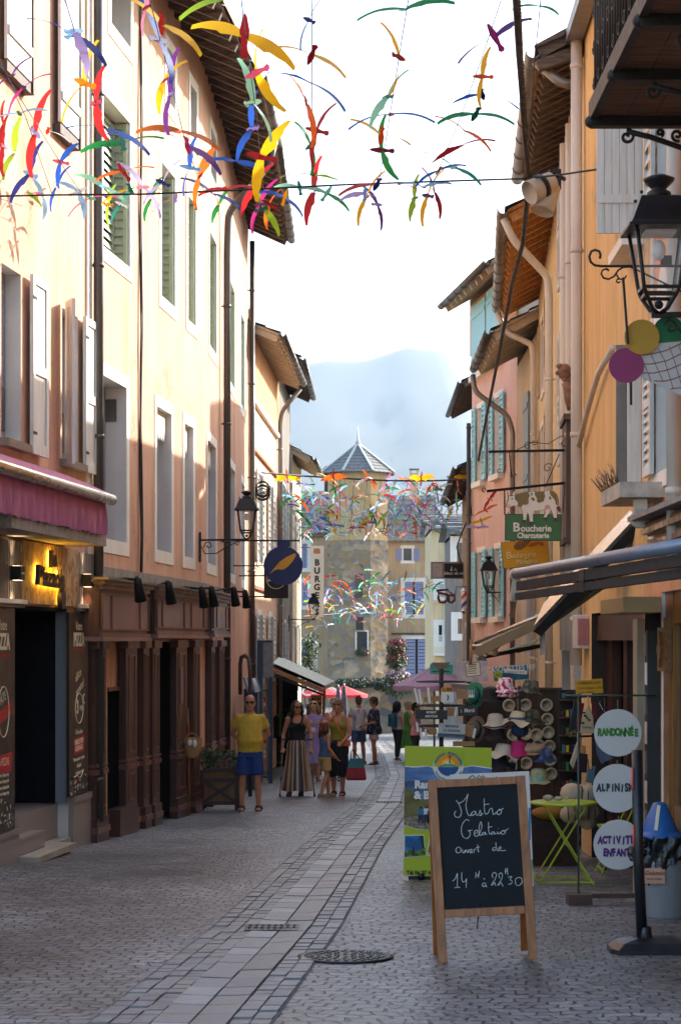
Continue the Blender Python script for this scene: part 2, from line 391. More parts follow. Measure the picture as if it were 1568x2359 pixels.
castiron = mat('cast_iron', (.035, .034, .033), .42, .7, var=.25, vs=20, bump=.3, bs=60)
c = G(795, 2207); th = thing('manhole_cover', c, 'round cast iron manhole cover with a ring of studs set in the cobbles', 'manhole cover')
mb = MB(); N = V((0, SL, 1)).normalized(); U = V((1, 0, 0)); W = V((0, 1, -SL)).normalized()
mb.disc(c+N*.004, U, W, .27, .012, castiron); mb.build('lid', th)
mb = MB()
for ring, k in ((.06, 6), (.115, 12), (.17, 18), (.215, 22), (.25, 28)):
    for i in range(k):
        a = 2*math.pi*i/k+ring*9; q = c+U*ring*math.cos(a)+W*ring*math.sin(a)*1+N*.015
        mb.cbox(q, (.024, .024, .010), castiron, Matrix.Rotation(a, 3, 'Z'))
mb.build('stud_pattern', th)
mb = MB(); mb.lathe([(.275, 0), (.305, 0), (.305, .012), (.275, .012)], c+N*.002, castiron, 40, N); mb.build('rim', th)
for (px, py, wd, lab) in ((626, 2145, .36, 'square drain grate across the gutter slabs beside the manhole cover'), (897, 1851, .42, 'drain grate in the gutter just left of the lime poster')):
    c = G(px, py); th = thing('drain_grate', c, lab, 'drain grate'); mb = MB()
    mb.box(c.x-wd/2, c.x+wd/2, c.y-.14, c.y+.14, c.z-.0, c.z+.018, joint); mb.build('pit', th)
    mb = MB(); z = c.z+.0195
    for i in range(9):
        x = c.x-wd/2+wd*i/8; mb.box(x-.012, x+.012, c.y-.14, c.y+.14, z, z+.006, castiron)
    for j in (-.14, 0, .125): mb.box(c.x-wd/2, c.x+wd/2, c.y+j, c.y+j+.02, z+.001, z+.0075, castiron)
    mb.build('grating', th)

# ---------------------------------------------------------------- mountain
from mathutils import noise as NZ
prof = [(-4000, 1040), (300, 950), (560, 890), (650, 848), (700, 832), (760, 822), (800, 826), (850, 822), (890, 808), (945, 789), (975, 800), (1015, 797), (1035, 815), (1060, 880), (1110, 950), (1250, 1000), (1500, 1080), (5000, 1180)]
def ridge(px):
    for (a, b), (c, d) in zip(prof, prof[1:]):
        if a <= px <= c: return b+(d-b)*(px-a)/(c-a)
    return prof[-1][1]
mount = mat('mountain_forest_and_rock', (.075, .09, .088), .9, var=.2, vs=.006, bump=.8, bs=.03)
YR = 6000; mb = MB(); NX, NY = 170, 44; vs = []
for j in range(NY+1):
    t = j/NY; yy = 2650+5300*t
    for i in range(NX+1):
        xx = -3450+6900*i/NX
        h = P(0, ridge(CX+xx*F/YR), YR).z
        pr = (yy-2650)/(YR-2650); pr = pr**1.25 if pr <= 1 else max(0, 1-(pr-1)*1.1)
        g = NZ.fractal(V((xx*.0026, yy*.001, 3)), 1, 2, 6)*45*min(1, pr*2)*(1 if pr < .97 else .15)
        rg = abs(NZ.noise(V((xx*.013, yy*.003, 8))))*60*pr*(1-pr)*2
        vs.append((xx, yy, max(-6, h*pr+g*(1-pr*.8)-rg)))
mb.add(vs, [(j*(NX+1)+i, j*(NX+1)+i+1, (j+1)*(NX+1)+i+1, (j+1)*(NX+1)+i) for j in range(NY) for i in range(NX)], mount, True)
tag(mb.build('mountain'), kind='structure')

# ---------------------------------------------------------------- roof helper
def eaves(root, f, s0, s1, ze, ov, pitch, back, mroof=None, msoff=None, mraf=None, step=.55, gutter=None, rname='roof', tilew=0, gut=True, closed=True):
    mroof = mroof or roofm; msoff = msoff or woodold; mraf = mraf or woodold; tp = math.tan(R(pitch))
    mb = MB(f.T); t = .05
    zi = lambda d: ze+(ov-d)*tp
    mb.add([(s0, ov, ze), (s1, ov, ze), (s1, -back, zi(-back)), (s0, -back, zi(-back)), (s0, ov, ze+t), (s1, ov, ze+t), (s1, -back, zi(-back)+t), (s0, -back, zi(-back)+t)],
           [(0, 1, 2, 3), (0, 3, 7, 4), (1, 2, 6, 5), (0, 1, 5, 4)], msoff)
    k = len(mb.v); rn = random.Random(int(abs(s1*100))+7)
    # roof covering in uneven courses
    nc = 14; e = .06
    for i in range(nc):
        d0 = ov+.05-(back+ov)*i/nc; d1 = ov+.05-(back+ov)*(i+1)/nc
        a = s0-.08
        while a < s1+.08:
            b = min(a+rn.uniform(.3, .5), s1+.08); h = t+.004+rn.uniform(0, .025)
            mb.add([(a, d0, zi(d0)+h+.03), (b-.01, d0, zi(d0)+h+.03), (b-.01, d1, zi(d1)+h), (a, d1, zi(d1)+h), (a, d0, zi(d0)+t), (b-.01, d0, zi(d0)+t)], [(0, 1, 2, 3), (0, 1, 5, 4)], mroof); a = b
    if closed:
        for sx in (s0, s1):
            mb.add([(sx, 0, zi(0)), (sx, -back, zi(-back)), (sx, -back, ze-1), (sx, 0, ze-1)], [(0, 1, 2, 3)], msoff)
        mb.quad((s0, -back, zi(-back)), (s1, -back, zi(-back)), (s1, -back, -5), (s0, -back, -5), mroof)
    o = mb.build(rname, root)
    if mraf is not None and step:
        mb = MB(f.T); s = s0+.1
        while s < s1:
            mb.beam((s, ov-.04, zi(ov-.04)-.075), (s, -.25, zi(-.25)-.075), .09, .13, mraf, (0, -tp, 1)); s += step*rn.uniform(.85, 1.15)
        mb.build('rafter_row', root)
    if gutter:
        mb = MB(f.T); r = .085; n = 9; rg = []
        for s in (s0-.05, s1+.05):
            rg.append([(s, ov+.07+r*math.cos(math.pi*i/(n-1)+math.pi), ze+.05+r*math.sin(math.pi*i/(n-1)+math.pi)) for i in range(n)]+
                      [(s, ov+.07+(r-.012)*math.cos(2*math.pi-math.pi*i/(n-1)), ze+.05+(r-.012)*math.sin(2*math.pi-math.pi*i/(n-1))) for i in range(n)])
        mb.loft(rg, gutter)
        s = s0+.4
        while s < s1: mb.tube(arc((s, ov+.07, ze+.05), (0, 1, 0), (0, 0, 1), r+.006, 180, 360, 8), .007, gutter, 4); s += .8
        mb.build('gutter', root)
    return o
def pipe(root, f, s, d, z0, z1, r=.055, m=None, joints=True, extra=None, name='downpipe'):
    m = m or zincd; mb = MB(f.T)
    path = [(s, d, z0), (s, d, z1)]
    if extra: path = path+extra
    if extra:
        out = [V(path[0])]
        for i in range(1, len(path)-1):
            a, b, c = V(path[i-1]), V(path[i]), V(path[i+1]); q = min(.16, (b-a).length*.4, (c-b).length*.4)
            p0 = b+(a-b).normalized()*q; p1 = b+(c-b).normalized()*q
            for t in range(6): u = t/5; out.append(p0*(1-u)**2+b*2*u*(1-u)+p1*u*u)
        out.append(V(path[-1])); path = out
    mb.tube(path, r, m, 12)
    if joints:
        z = z0+.5
        while z < z1: mb.tube([(s, d, z-.025), (s, d, z+.025)], r+.008, m, 12); mb.box(s-.012, s+.012, 0, d, z-.012, z+.012, m); z += 2.0
    return mb.build(name, root)

# ================================================================ LEFT SIDE
peach = stucco('peach_render', '#dcb498', '#cfa184', '#b98c70', patch=.57)
peach2 = stucco('pale_peach_render', '#e0c0a4', '#d8b496', '#d0a98a', patch=.64)
lav = mat('lavender_grey_door', '#8b8f9e', .5, var=.08)
shut_w = wood('white_painted_boards', '#dcdcd4', '#c9c8bf', 'z', .6)
shut_g = mat('sage_green_shutter', '#a3aa8c', .55, var=.1, vs=6)
oldw = wood('worn_brown_frame', '#5d4a3c', '#3c2f27', 'z', .7)

F1 = Fac(-4.08, 13.4, -2.92, 22.8, 1)
b1 = thing('house', F1.pt(F1.L/2, -1.5, gz(18)), 'peach rendered house over the pizza takeaway with white and grey shutters', 'house')
s33 = F1.s_(33); s157 = F1.s_(157)
sA = (F1.s_(3), F1.s_(48)); sB = (F1.s_(143), F1.s_(179))
ops = [(sA[0], sA[1], 3.62, 5.36), (sB[0], sB[1], 3.62, 5.30), (s33, s157, -1.2, 1.98, 1.0)]
mb = MB(F1.T); wall(mb, 0, F1.L, -1.2, 12.5, ops, peach, .22, revl, glass_d)
mb.quad((0, -6, 12.5), (F1.L, -6, 12.5), (F1.L, 0, 12.5), (0, 0, 12.5), roofm)
mb.quad((F1.L, -6, -2), (F1.L, 0, -2), (F1.L, 0, 12.5), (F1.L, -6, 12.5), peach); mb.quad((0, -6, -2), (0, 0, -2), (0, 0, 12.5), (0, -6, 12.5), peach); mb.quad((0, -6, -2), (F1.L, -6, -2), (F1.L, -6, 12.5), (0, -6, 12.5), peach)
mb.build('wall', b1)
for (a, b), zt in ((sA, 5.36), (sB, 5.30)):
    mb = MB(F1.T); mb.box(a+.02, b-.02, -.2, -.16, 3.64, zt-.02, lav); mb.box((a+b)/2-.012, (a+b)/2+.012, -.17, -.135, 3.64, zt-.02, oldw)
    for k in (.25, .75): q = a+(b-a)*k; mb.box(q-.12, q+.12, -.165, -.15, 3.75, 4.2, glass_d)
    w_ = mb.build('window', b1)
    mb = MB(F1.T); mb.box(a-.08, b+.08, .0, .10, 3.54, 3.62, zinc); mb.build('sill', w_)
def leaf(f, a, b, z0, z1, m, root, d=.05, ang=0, hinge='a', panels=True, label=None):
    """solid shutter leaf lying back on the wall, two sunk panels"""
    T = f.T @ Matrix.Translation((a if hinge == 'a' else b, d, 0)) @ Matrix.Rotation(R(ang), 4, 'Z'); w_ = b-a; x0 = 0 if hinge == 'a' else -w_
    mb = MB(T); t = .04; fr = .085
    mb.box(x0, x0+fr, 0, t, z0, z1, m); mb.box(x0+w_-fr, x0+w_, 0, t, z0, z1, m)
    zm = z0+(z1-z0)*.45
    for za, zb in ((z0, z0+fr*1.4), (zm, zm+fr*1.2), (z1-fr, z1)): mb.box(x0+fr, x0+w_-fr, .001, t-.001, za, zb, m)
    mb.box(x0+fr, x0+w_-fr, .010, t-.018, z0+fr, z1-fr, m)
    for z in (z0+.2, z1-.25): mb.box(x0-.01 if hinge == 'a' else x0+w_-.12, x0+.12 if hinge == 'a' else x0+w_+.01, t, t+.006, z, z+.03, blackm)
    o = mb.build('shutter', root)
    if label: o['label'] = label
    return o
leaf(F1, F1.s_(58), F1.s_(94), 3.55, 5.40, shut_w, b1)
leaf(F1, F1.s_(181), F1.s_(209), 3.55, 5.32, shut_w, b1)
leaf(F1, F1.s_(128), F1.s_(142), 3.55, 5.36, shut_w, b1, .04, -32, 'b')
def planks(f, a, b, z0, z1, m, root, d=.03, n=7, side=None, name='shutter'):
    mb = MB(f.T); w_ = (b-a)/n
    for i in range(n): mb.box(a+w_*i+.003, a+w_*(i+1)-.003, d, d+.035, z0, z1, m)
    for z in (z0+.25, z1-.3): mb.box(a+.02, b-.02, d+.036, d+.055, z, z+.09, m)
    if side: mb.box(b, b+.05, -.02, d+.05, z0-.12, z1+.1, side); mb.box(a, b, 0, d+.03, z0-.12, z0-.02, side)
    return mb.build(name, root)
planks(F1, F1.s_(-4), F1.s_(53), 7.35, 9.4, shut_w, b1, .06, 9, oldw)
planks(F1, F1.s_(121), F1.s_(164), 7.25, 9.4, shut_w, b1, .06, 7, oldw)
mb = MB(F1.T); mb.box(F1.L-.22, F1.L-.03, .002, .03, 2.6, 12.4, whitep); mb.build('corner_strip', b1)
pipe(b1, F1, F1.L, .10, -.5, 12.4, .06, zincd)

# pizza takeaway shopfront
ps = thing('shopfront', F1.pt(s33, 0, gz(20)), 'pizza takeaway shopfront with dark doorway, chipboard sign and grey steps', 'shopfront')
greyp = mat('grey_corrugated_panel', '#7d7671', .6, var=.06)
tileg = mat('grey_floor_tile', '#8e8780', .4, var=.12, vs=2)
conc = mat('mossy_concrete', '#8d867b', .9, var=.35, vs=7, bump=.5, streak=.5)
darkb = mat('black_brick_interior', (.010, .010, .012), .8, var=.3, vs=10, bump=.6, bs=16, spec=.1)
mb = MB(F1.T)
for x0, x1 in ((-70, 49), (180, 229)):
    a, b = F1.s_(x0, .05), F1.s_(x1, .05); s = a
    while s < b-.03: mb.box(s, s+.055, .0, .055, 2.03, 2.62, greyp); mb.box(s+.055, s+.075, 0, .04, 2.03, 2.62, greyp); s += .075
    mb.build('ribbed_panel', ps); mb = MB(F1.T)
mb = MB(F1.T)
for x0, x1 in ((-70, 49), (180, 231)): a, b = F1.s_(x0, .05), F1.s_(x1, .05); mb.box(a, b, 0, .09, 1.95, 1.985, greyp); mb.box(a, b, 0, .12, 1.987, 2.03, whitep)
mb.build('moulding', ps)
osb = bpy.data.materials.new('chipboard'); osb.use_nodes = True
n_, l_ = osb.node_tree.nodes, osb.node_tree.links; bb = n_['Principled BSDF']; bb.inputs['Roughness'].default_value = .7
tc = n_.new('ShaderNodeTexCoord'); vo = n_.new('ShaderNodeTexVoronoi'); vo.inputs['Scale'].default_value = 20; mp = n_.new('ShaderNodeMapping'); mp.inputs['Rotation'].default_value = (0, .6, 0); mp.inputs['Scale'].default_value = (1.6, 1, .7)
l_.new(tc.outputs['Object'], mp.inputs[0]); l_.new(mp.outputs[0], vo.inputs['Vector'])
cr = n_.new('ShaderNodeValToRGB'); cr.color_ramp.elements[0].color = (.24, .13, .05, 1); cr.color_ramp.elements[1].color = (.62, .42, .2, 1)
sep = n_.new('ShaderNodeSeparateColor'); l_.new(vo.outputs['Color'], sep.inputs[0]); l_.new(sep.outputs[0], cr.inputs[0]); l_.new(cr.outputs[0], bb.inputs['Base Color'])
a, b = F1.s_(49, .06), F1.s_(181, .06)
mb = MB(F1.T); mb.box(a, b, 0, .06, 2.0, 2.64, osb); mb.build('sign_board', ps)
# warm backlit lettering: dark letters on stand-offs with a glowing strip behind
letm = mat('dark_brown_letter', (.035, .022, .014), .5, var=.1); glow = mat('amber_light_strip', (1, .55, .04), .5, emit=7, var=0)
OL = F1.pt(0, .17, 0); UL = F1.u.copy(); WL = V((0, 0, 1)); dd = F1.n
def sgn(mbx, txt, x, y, size, m, d, sx=1, bold=.012, rot=0):
    s = F1.s_(x, d); z = F1.Z(x, y, d); mbx.text(txt, F1.pt(s, d, z), UL, WL, size, m, .02, 'CENTER', .15, bold, sx, 1, rot)
mb = MB(); sgn(mb, 'la', 121, 1304, .24, letm, .12, 1.5, .01, .1); sgn(mb, 'Piazzola', 115, 1349, .27, letm, .12, 1.22, .012, -.02)
q = F1.pt(F1.s_(142, .13), .13, F1.Z(142, 1380, .13)); mb.disc(q, UL, WL, .10, .05, letm, 24, .11)
lt = mb.build('sign_lettering', ps); lt['label'] = 'dark lettering with a round badge, lit amber from behind'
mb = MB(); sgn(mb, 'la', 119, 1304, .24, glow, .085, 1.5, .0, .1); sgn(mb, 'Piazzola', 113, 1349, .27, glow, .085, 1.22, .0, -.02); mb.disc(F1.pt(F1.s_(140, .08), .075, F1.Z(142, 1380, .08)), UL, WL, .075, .01, glow, 20)
mb.build('light_strip', lt)
for x, y in ((112, 1340), (140, 1378)):
    p = bpy.data.lights.new('sign_glow', 'POINT'); p.energy = .18; p.color = (1, .6, .1); p.shadow_soft_size = .05; po = bpy.data.objects.new('sign_glow', p); COL.objects.link(po); po.location = F1.pt(F1.s_(x, .1), .1, F1.Z(x, y, .1))
# black doorway, pale jamb, ledges
mb = MB(F1.T); a, b = s33, s157
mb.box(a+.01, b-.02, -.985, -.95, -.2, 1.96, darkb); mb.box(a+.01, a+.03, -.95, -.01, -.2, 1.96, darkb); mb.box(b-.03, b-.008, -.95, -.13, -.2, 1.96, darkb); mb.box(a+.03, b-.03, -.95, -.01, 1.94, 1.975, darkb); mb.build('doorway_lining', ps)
mb = MB(F1.T); mb.box(b-.06, b-.005, -.13, -.002, -.2, 1.96, mat('grey_blue_jamb', '#7e8794', .6, var=.06)); mb.build('jamb', ps)
mb = MB(F1.T); mb.box(F1.s_(-90), F1.s_(250, .5)-.02, .0, .48, 2.66, 2.79, conc); mb.build('ledge', ps)
mb = MB(F1.T); mb.box(a+.004, b-.004, -.94, -.12, -1.2, -.205, tileg); mb.box(F1.s_(157)+.02, F1.L-.06, .0, .055, -1.3, -.13, tileg); mb.box(F1.s_(157)+.02, F1.L-.06, .056, .07, -.20, -.13, tileg)
mb.box(F1.s_(-90), s33, 0, .055, -1.3, -.28, tileg); mb.box(F1.s_(-90), s33, .056, .07, -.33, -.28, tileg); mb.build('plinth', ps)
mb = MB(F1.T); mb.box(s33+.006, F1.s_(98), -.118, .02, -1.2, -.40, tileg); mb.box(s33+.006, F1.s_(98)+.01, .022, .034, -.425, -.395, tileg)
stn = mat('worn_stone_step', '#a49b8c', .7, var=.2, vs=5, bump=.3)
mb.box(s33+.012, F1.s_(176, .25), .036, .25, -.64, -.575, stn); mb.box(F1.s_(98)+.02, F1.s_(157)-.02, -.117, .035, -.64, -.575, stn); mb.box(s33+.1, F1.s_(170, .25), .04, .2, -1.2, -.645, conc); mb.build('step', ps)
# sconces, lit up and down
lampwhite = mat('warm_lamp_lens', (1, .75, .45), .4, emit=1.6, var=0)
for x, y in ((28, 1320), (191, 1337)):
    s, z = F1.s_(x, .06), F1.Z(x, y, .06)
    t = thing('wall_lamp', F1.pt(s, .055, z), 'small black box wall lamp %s of the chipboard pizza sign, shining up and down' % ('left' if x < 100 else 'right'), 'wall lamp', 'box lamps beside the pizza sign')
    mb = MB(F1.T); mb.box(s-.075, s+.075, .06, .17, z-.07, z+.07, blackm); mb.build('housing', t, .004)
    mb = MB(F1.T); mb.box(s-.05, s+.05, .172, .175, z-.010, z+.006, whitep); mb.box(s-.055, s+.055, .08, .15, z+.071, z+.073, lampwhite); mb.box(s-.055, s+.055, .08, .15, z-.073, z-.071, lampwhite); mb.build('lens', t)
    for sg in (1, -1):
        p = bpy.data.lights.new('sconce_beam', 'SPOT'); p.energy = 5; p.color = (1, .72, .45); p.spot_size = R(64); p.spot_blend = 1; p.shadow_soft_size = .02
        po = bpy.data.objects.new('sconce_beam', p); COL.objects.link(po); po.location = F1.pt(s, .12, z+sg*.078); po.rotation_euler = V(F1.pt(0, -.12, sg*1)-F1.pt(0, 0, 0)).to_track_quat('-Z', 'Y').to_euler()
# menu boards either side of the door
board_b = mat('black_menu_board', (.022, .017, .014), .35, var=.1); cream = mat('cream_print', '#e4d8b4', .6, var=.04); redp = mat('red_print', '#b3242a', .6, var=.05); greyprint = mat('grey_print', '#77756c', .6, var=.3, vs=30)
def menu(x0, x1, z0, z1, lab, left):
    a, b = F1.s_(x0, .06), F1.s_(x1, .06); t = thing('menu_board', F1.pt((a+b)/2, .06, z0), lab, 'sign', 'tall black pizza menu boards')
    mb = MB(F1.T); mb.box(a, b, .03, .062, z0, z1, board_b); mb.build('panel', t)
    cx = (a+b)/2 if not left else b-.42; W_ = .78 if left else b-a; mb = MB()
    def T(txt, x, zz, sz, m, sx=.75, rot=0, bold=0): mb.text(txt, F1.pt(cx+x*W_/.78, .064, zz), UL, WL, sz, m, .001, 'CENTER', 0, bold, sx*W_/.78, 1, rot)
    h = z1-z0
    T('Votre', 0, z1-.19*h/2, .135*h/2, cream, .8); T('PIZZA', .0, z1-.36*h/2, .20*h/2, cream, .78, 0, .008); T('toute la semaine', 0, z1-.43*h/2, .06*h/2, redp, 1.0)
    if not left:
        T('allice', -.02, z1-.72*h/2, .13*h/2, cream, .9, .35); T('presto!', .05, z1-.86*h/2, .13*h/2, cream, .9, .35)
        mb.tube([p for p in arc(F1.pt(cx, .066, z1-1.05*h/2), UL*1.0, WL, .17, 0, 360, 24)], .006, cream, 5)
        T('3', -.06, z1-1.10*h/2, .2*h/2, cream, .8, 0, .01); T('MIN', .09, z1-1.08*h/2, .09*h/2, cream, .8)
        mb.tube(arc(F1.pt(cx+.22, .066, z1-.95*h/2), UL, WL, .05, 60, 300, 10), .006, cream, 5)
        T('Cuit au four', 0, z1-1.33*h/2, .07*h/2, cream, .8); mb.prism([(-.23, -.10), (.22, -.07), (.25, .12), (-.21, .08)], F1.pt(cx, .0635, z1-1.46*h/2), UL, WL, .002, redp)
        T('FABRICATION', 0, z1-1.44*h/2, .075*h/2, cream, .7, .06, .004); T('ARTISANALE', 0, z1-1.51*h/2, .075*h/2, cream, .7, .06, .004)
        for i, tx in enumerate(('Plateau qui vous rendra', 'du plaisir', 'un instant pour!')): T(tx, 0, z1-(1.62+.075*i)*h/2, .06*h/2, cream, .75, .04)
        mb.tube([F1.pt(cx+x_, .066, z1-(1.80+z_)*h/2) for x_, z_ in ((-.2, .0), (-.1, -.02), (.02, .02), (.1, .0), (.18, -.06))], .006, cream, 5)
        T('2020', 0, z1-1.89*h/2, .07*h/2, redp, .8)
    else:
        mb.tube(arc(F1.pt(cx+.02, .066, z1-.92*h/2), UL*.9, WL*1.25, .20, 0, 360, 24), .006, cream, 5); T('PATE', 0, z1-.84*h/2, .12*h/2, cream, .8, .3)
        mb.prism([(-.3, -.12), (.3, .04), (.3, .16), (-.3, 0)], F1.pt(cx, .0635, z1-.97*h/2), UL, WL, .002, redp)
        mb.prism([(-.34, -.1), (.3, -.1), (.33, .1), (-.33, .07)], F1.pt(cx, .0635, z1-1.38*h/2), UL, WL, .002, redp); T('Nos PIZZAS', 0, z1-1.40*h/2, .1*h/2, cream, .75)
        for i in range(4): T('preparees chaque jour', 0, z1-(1.50+.055*i)*h/2, .05*h/2, cream, .85)
    mb.build('lettering', t)
    mb = MB(); rn = random.Random(int(x1))
    for i in range(70):   # chalk-drawn basil, wheat and flour along the foot
        u = rn.uniform(-.45, .45)*W_; z = z0+.02+abs(rn.gauss(0, .16))*h/2; q = F1.pt((cx if not left else b-.4)+u*.95, .0645, z); an = rn.uniform(0, 3); l2 = rn.uniform(.008, .03)
        d_ = UL*math.cos(an)+WL*math.sin(an); mb.tube([q-d_*l2, q, q+d_*l2], [.001, rn.uniform(.004, .010), .001], rn.choice((greyprint, greyprint, cream)), 5)
    mb.build('printed_foliage', t)
menu(159, 203, -.12, 1.93, 'narrow black pizza menu board right of the dark doorway', False)
menu(-60, 34, -.27, 1.93, 'wide black pizza menu board cut by the photo edge, left of the dark doorway', True)
# awning of the takeaway
pink = mat('pink_awning_cloth', '#b06a86', .8, var=.16, vs=5, bump=.2, bs=80, streak=.6)
alu = mat('brushed_aluminium', '#c9bfae', .3, .85, var=.1)
aw = thing('awning', F1.pt(6.5, .4, 3.1), 'rolled pink awning with gathered valance above the pizza takeaway', 'awning')
mb = MB(F1.T); e = F1.s_(258, .55); mb.tube([(F1.s_(-120, .55), .55, 3.17), (e, .55, 3.17)], .06, alu, 14); mb.build('front_rail', aw)
mb = MB(F1.T); mb.add([(2, .56, 3.23), (e-.03, .56, 3.23), (e-.03, .02, 3.46), (2, .02, 3.46)], [(0, 1, 2, 3)], pink)
mb.build('cover', aw)
mb = MB(F1.T); vs = []; n = 160; e2 = e-.12
for i in range(n+1):
    s = 2.5+(e2-2.5)*i/n; a = .014*math.sin(s*24)+.01*math.sin(s*57+1)
    for j in range(7):
        t = j/6; vs.append((s+.02*math.sin(s*9)*t, .5+a*(.3+t)+.015*math.sin(s*40+t*3), 3.13-.36*t+.006*math.sin(s*31)*t))
mb.add(vs, [(i*7+j, (i+1)*7+j, (i+1)*7+j+1, i*7+j+1) for i in range(n) for j in range(6)], pink, True)
mb.add([(e2, .5, 3.13), (e2, .5, 2.77), (e2, .06, 2.82), (e2, .06, 3.3)], [(0, 1, 2, 3)], pink); mb.build('valance', aw)

# ---- the long peach house
LP = [(-2.92, 22.8), (-2.55, 25.85), (-2.13, 30.0), (-2.02, 34.0), (-1.98, 42.0)]
FS = [Fac(*LP[i], *LP[i+1], 1) for i in range(4)]
b2 = thing('house', (-4.5, 32, gz(32)), 'long sunlit peach house with white window surrounds and deep timber eaves', 'house', )
ZE = 10.25
UP = [(0, 235, 298), (1, 371, 402), (1, 432, 450), (2, 482, 498), (3, 529, 540), (3, 554, 562)]
FI = [(0, 231, 290), (1, 360, 394), (1, 424, 444), (2, 477, 496), (3, 529, 540), (3, 555, 563)]
AT = [(0, 255, 300), (1, 384, 402), (1, 438, 452), (2, 484, 497)]
wins = {i: [] for i in range(4)}; info = []
for row, (z0, z1) in ((UP, (6.35, 8.19)), (FI, (2.85, 4.80)), (AT, (9.15, 9.9))):
    for (k, xa, xb) in row:
        f = FS[k]; a, b = f.s_(xa), f.s_(xb); dp = .36 if row is FI else .26
        wins[k].append((a, b, z0, z1, dp)); info.append((k, a, b, z0, z1, row))
SF = [(0, 247, 289), (1, 362, 404), (1, 431, 445), (2, 496, 505)]        # door openings of the brown shopfront
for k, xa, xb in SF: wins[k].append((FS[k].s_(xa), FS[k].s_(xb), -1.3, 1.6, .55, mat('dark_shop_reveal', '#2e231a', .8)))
mb = MB()
for k, f in enumerate(FS):
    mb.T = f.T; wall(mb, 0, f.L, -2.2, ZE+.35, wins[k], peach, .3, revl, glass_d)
mb.T = Matrix.Identity(4); mb.quad((-1.98, 42, -2), (-9, 42, -2), (-9, 42, ZE+2), (-1.98, 42, ZE+.3), peach); mb.quad((-2.92, 22.81, -2), (-9, 22.81, -2), (-9, 22.81, 12), (-2.92, 22.81, 12), peach)
mb.quad((-9, 22.8, -2), (-9, 42, -2), (-9, 42, 14), (-9, 22.8, 14), peach)
mb.build('wall', b2)
for (k, a, b, z0, z1, row) in info:
    f = FS[k]; mb = MB(f.T); frame(mb, a, b, z0, z1, .15, .012, whitep, sill=.17)
    if row is AT: wn = mb.build('window', b2); continue
    wn = mb.build('window', b2)
    if row is UP:
        T = f.T @ Matrix.Translation((b-.012, 0, 0)) @ Matrix.Rotation(R(90), 4, 'Z')
        for TT, x0, x1, d_ in ((T, -.25, -.02, 0), (f.T, a+.02, (a+b)/2-.003, -.22), (f.T, (a+b)/2+.003, b-.05, -.22)): mb = MB(TT); louvers(mb, x0, x1, d_, z0+.02, z1-.02, shut_g, 16); mb.build('shutter', wn)
    else:
        mb = MB(f.T); mb.box(a+.01, b-.01, -.3, -.26, z0, z1, lav); mb.build('panel', wn)
        if k:   # fretwork pelmet under the lintel
            mb = MB(f.T); mb.box(a, b, -.09, -.075, z1-.28, z1, whitep); w_ = (b-a)/9
            for i in range(9): mb.prism([(0, 0), (w_, 0), (w_*.5, -.12)], (a+w_*i, -.0825, z1-.28), (1, 0, 0), (0, 0, 1), .014, whitep)
            mb.build('pelmet', wn)
        else:
            mb = MB(f.T); mb.box(b-.02, b-.004, -.3, -.12, z1-.42, z1-.14, zincd); mb.build('blind_box', wn)
for k, f in enumerate(FS): eaves(b2, f, -.02 if k else -.3, f.L+.03 if k < 3 else f.L+.25, ZE, .85 if k else .8, 24, 4.5, tilem, woodold, woodold, .5, zincd if k > 1 else None, 'roof', closed=False)
pipe(b2, FS[3], FS[3].s_(523, .1), .10, -1.2, 8.2, .06, zincd, True, [(FS[3].s_(523, .1), .12, 8.9), (FS[3].s_(523, .1)+.1, .8, 9.7), (FS[3].s_(523, .1)+.1, .92, 10.2)])
pipe(b2, FS[3], 7.7, .10, -1.4, 10.15, .055, zincd)
f = FS[0]; s = f.s_(325, .03); mb = MB(f.T)
for dx, ph in ((0, 0), (.03, 1), (-.025, 2)):
    mb.tube([(s+dx+.012*math.sin(z*1.9+ph), .03+.01*math.sin(z*2.3+ph), z) for z in [2.0+.22*i for i in range(38)]], .012, cable_m, 5)
mb.build('cable_run', b2)

# brown timber shopfront
brown = wood('dark_brown_joinery', '#4d2c21', '#351d16', 'z', .42, 14, .15); brownm = mat('brown_moulding', '#6e4638', .42, var=.12, coat=.15)
purp = mat('faded_violet_panel', '#7a5c5e', .4, var=.2, vs=4, coat=.2)
bs_ = thing('shopfront', FS[1].pt(1, .2, gz(27)), 'dark brown panelled timber shopfront in three bays below the peach house', 'shopfront')
def fascia(f, xa, xb, z0, z1, pans, d=.24):
    a, b = f.s_(xa, d), f.s_(xb, d); mb = MB(f.T); mb.box(a, b, .02, d, z0, z1, brown)
    mb.box(a-.03, b+.03, .02, d+.07, z1, z1+.05, brownm); mb.box(a-.05, b+.05, .02, d+.12, z1+.052, z1+.085, zinc); mb.box(a-.02, b+.02, .03, d+.05, z0-.05, z0-.002, purp); mb.box(a, b, d, d+.035, z0, z0+.045, brownm); mb.box(a, b, d, d+.03, z1-.05, z1, brownm)
    o = mb.build('fascia', bs_); mb = MB(f.T); n = sum(pans); q = a+.03; L = b-a-.06
    for p_ in pans:
        w_ = L*p_/n; mb.box(q+.03, q+w_-.03, d+.002, d+.02, z0+.10, z1-.12, purp)
        for (u0, u1, v0, v1) in ((q+.01, q+.03, z0+.08, z1-.10), (q+w_-.03, q+w_-.01, z0+.08, z1-.10), (q+.03, q+w_-.03, z0+.08, z0+.10), (q+.03, q+w_-.03, z1-.12, z1-.10)): mb.box(u0, u1, d+.003, d+.034, v0, v1, brownm)
        q += w_
    mb.build('panel_row', o)
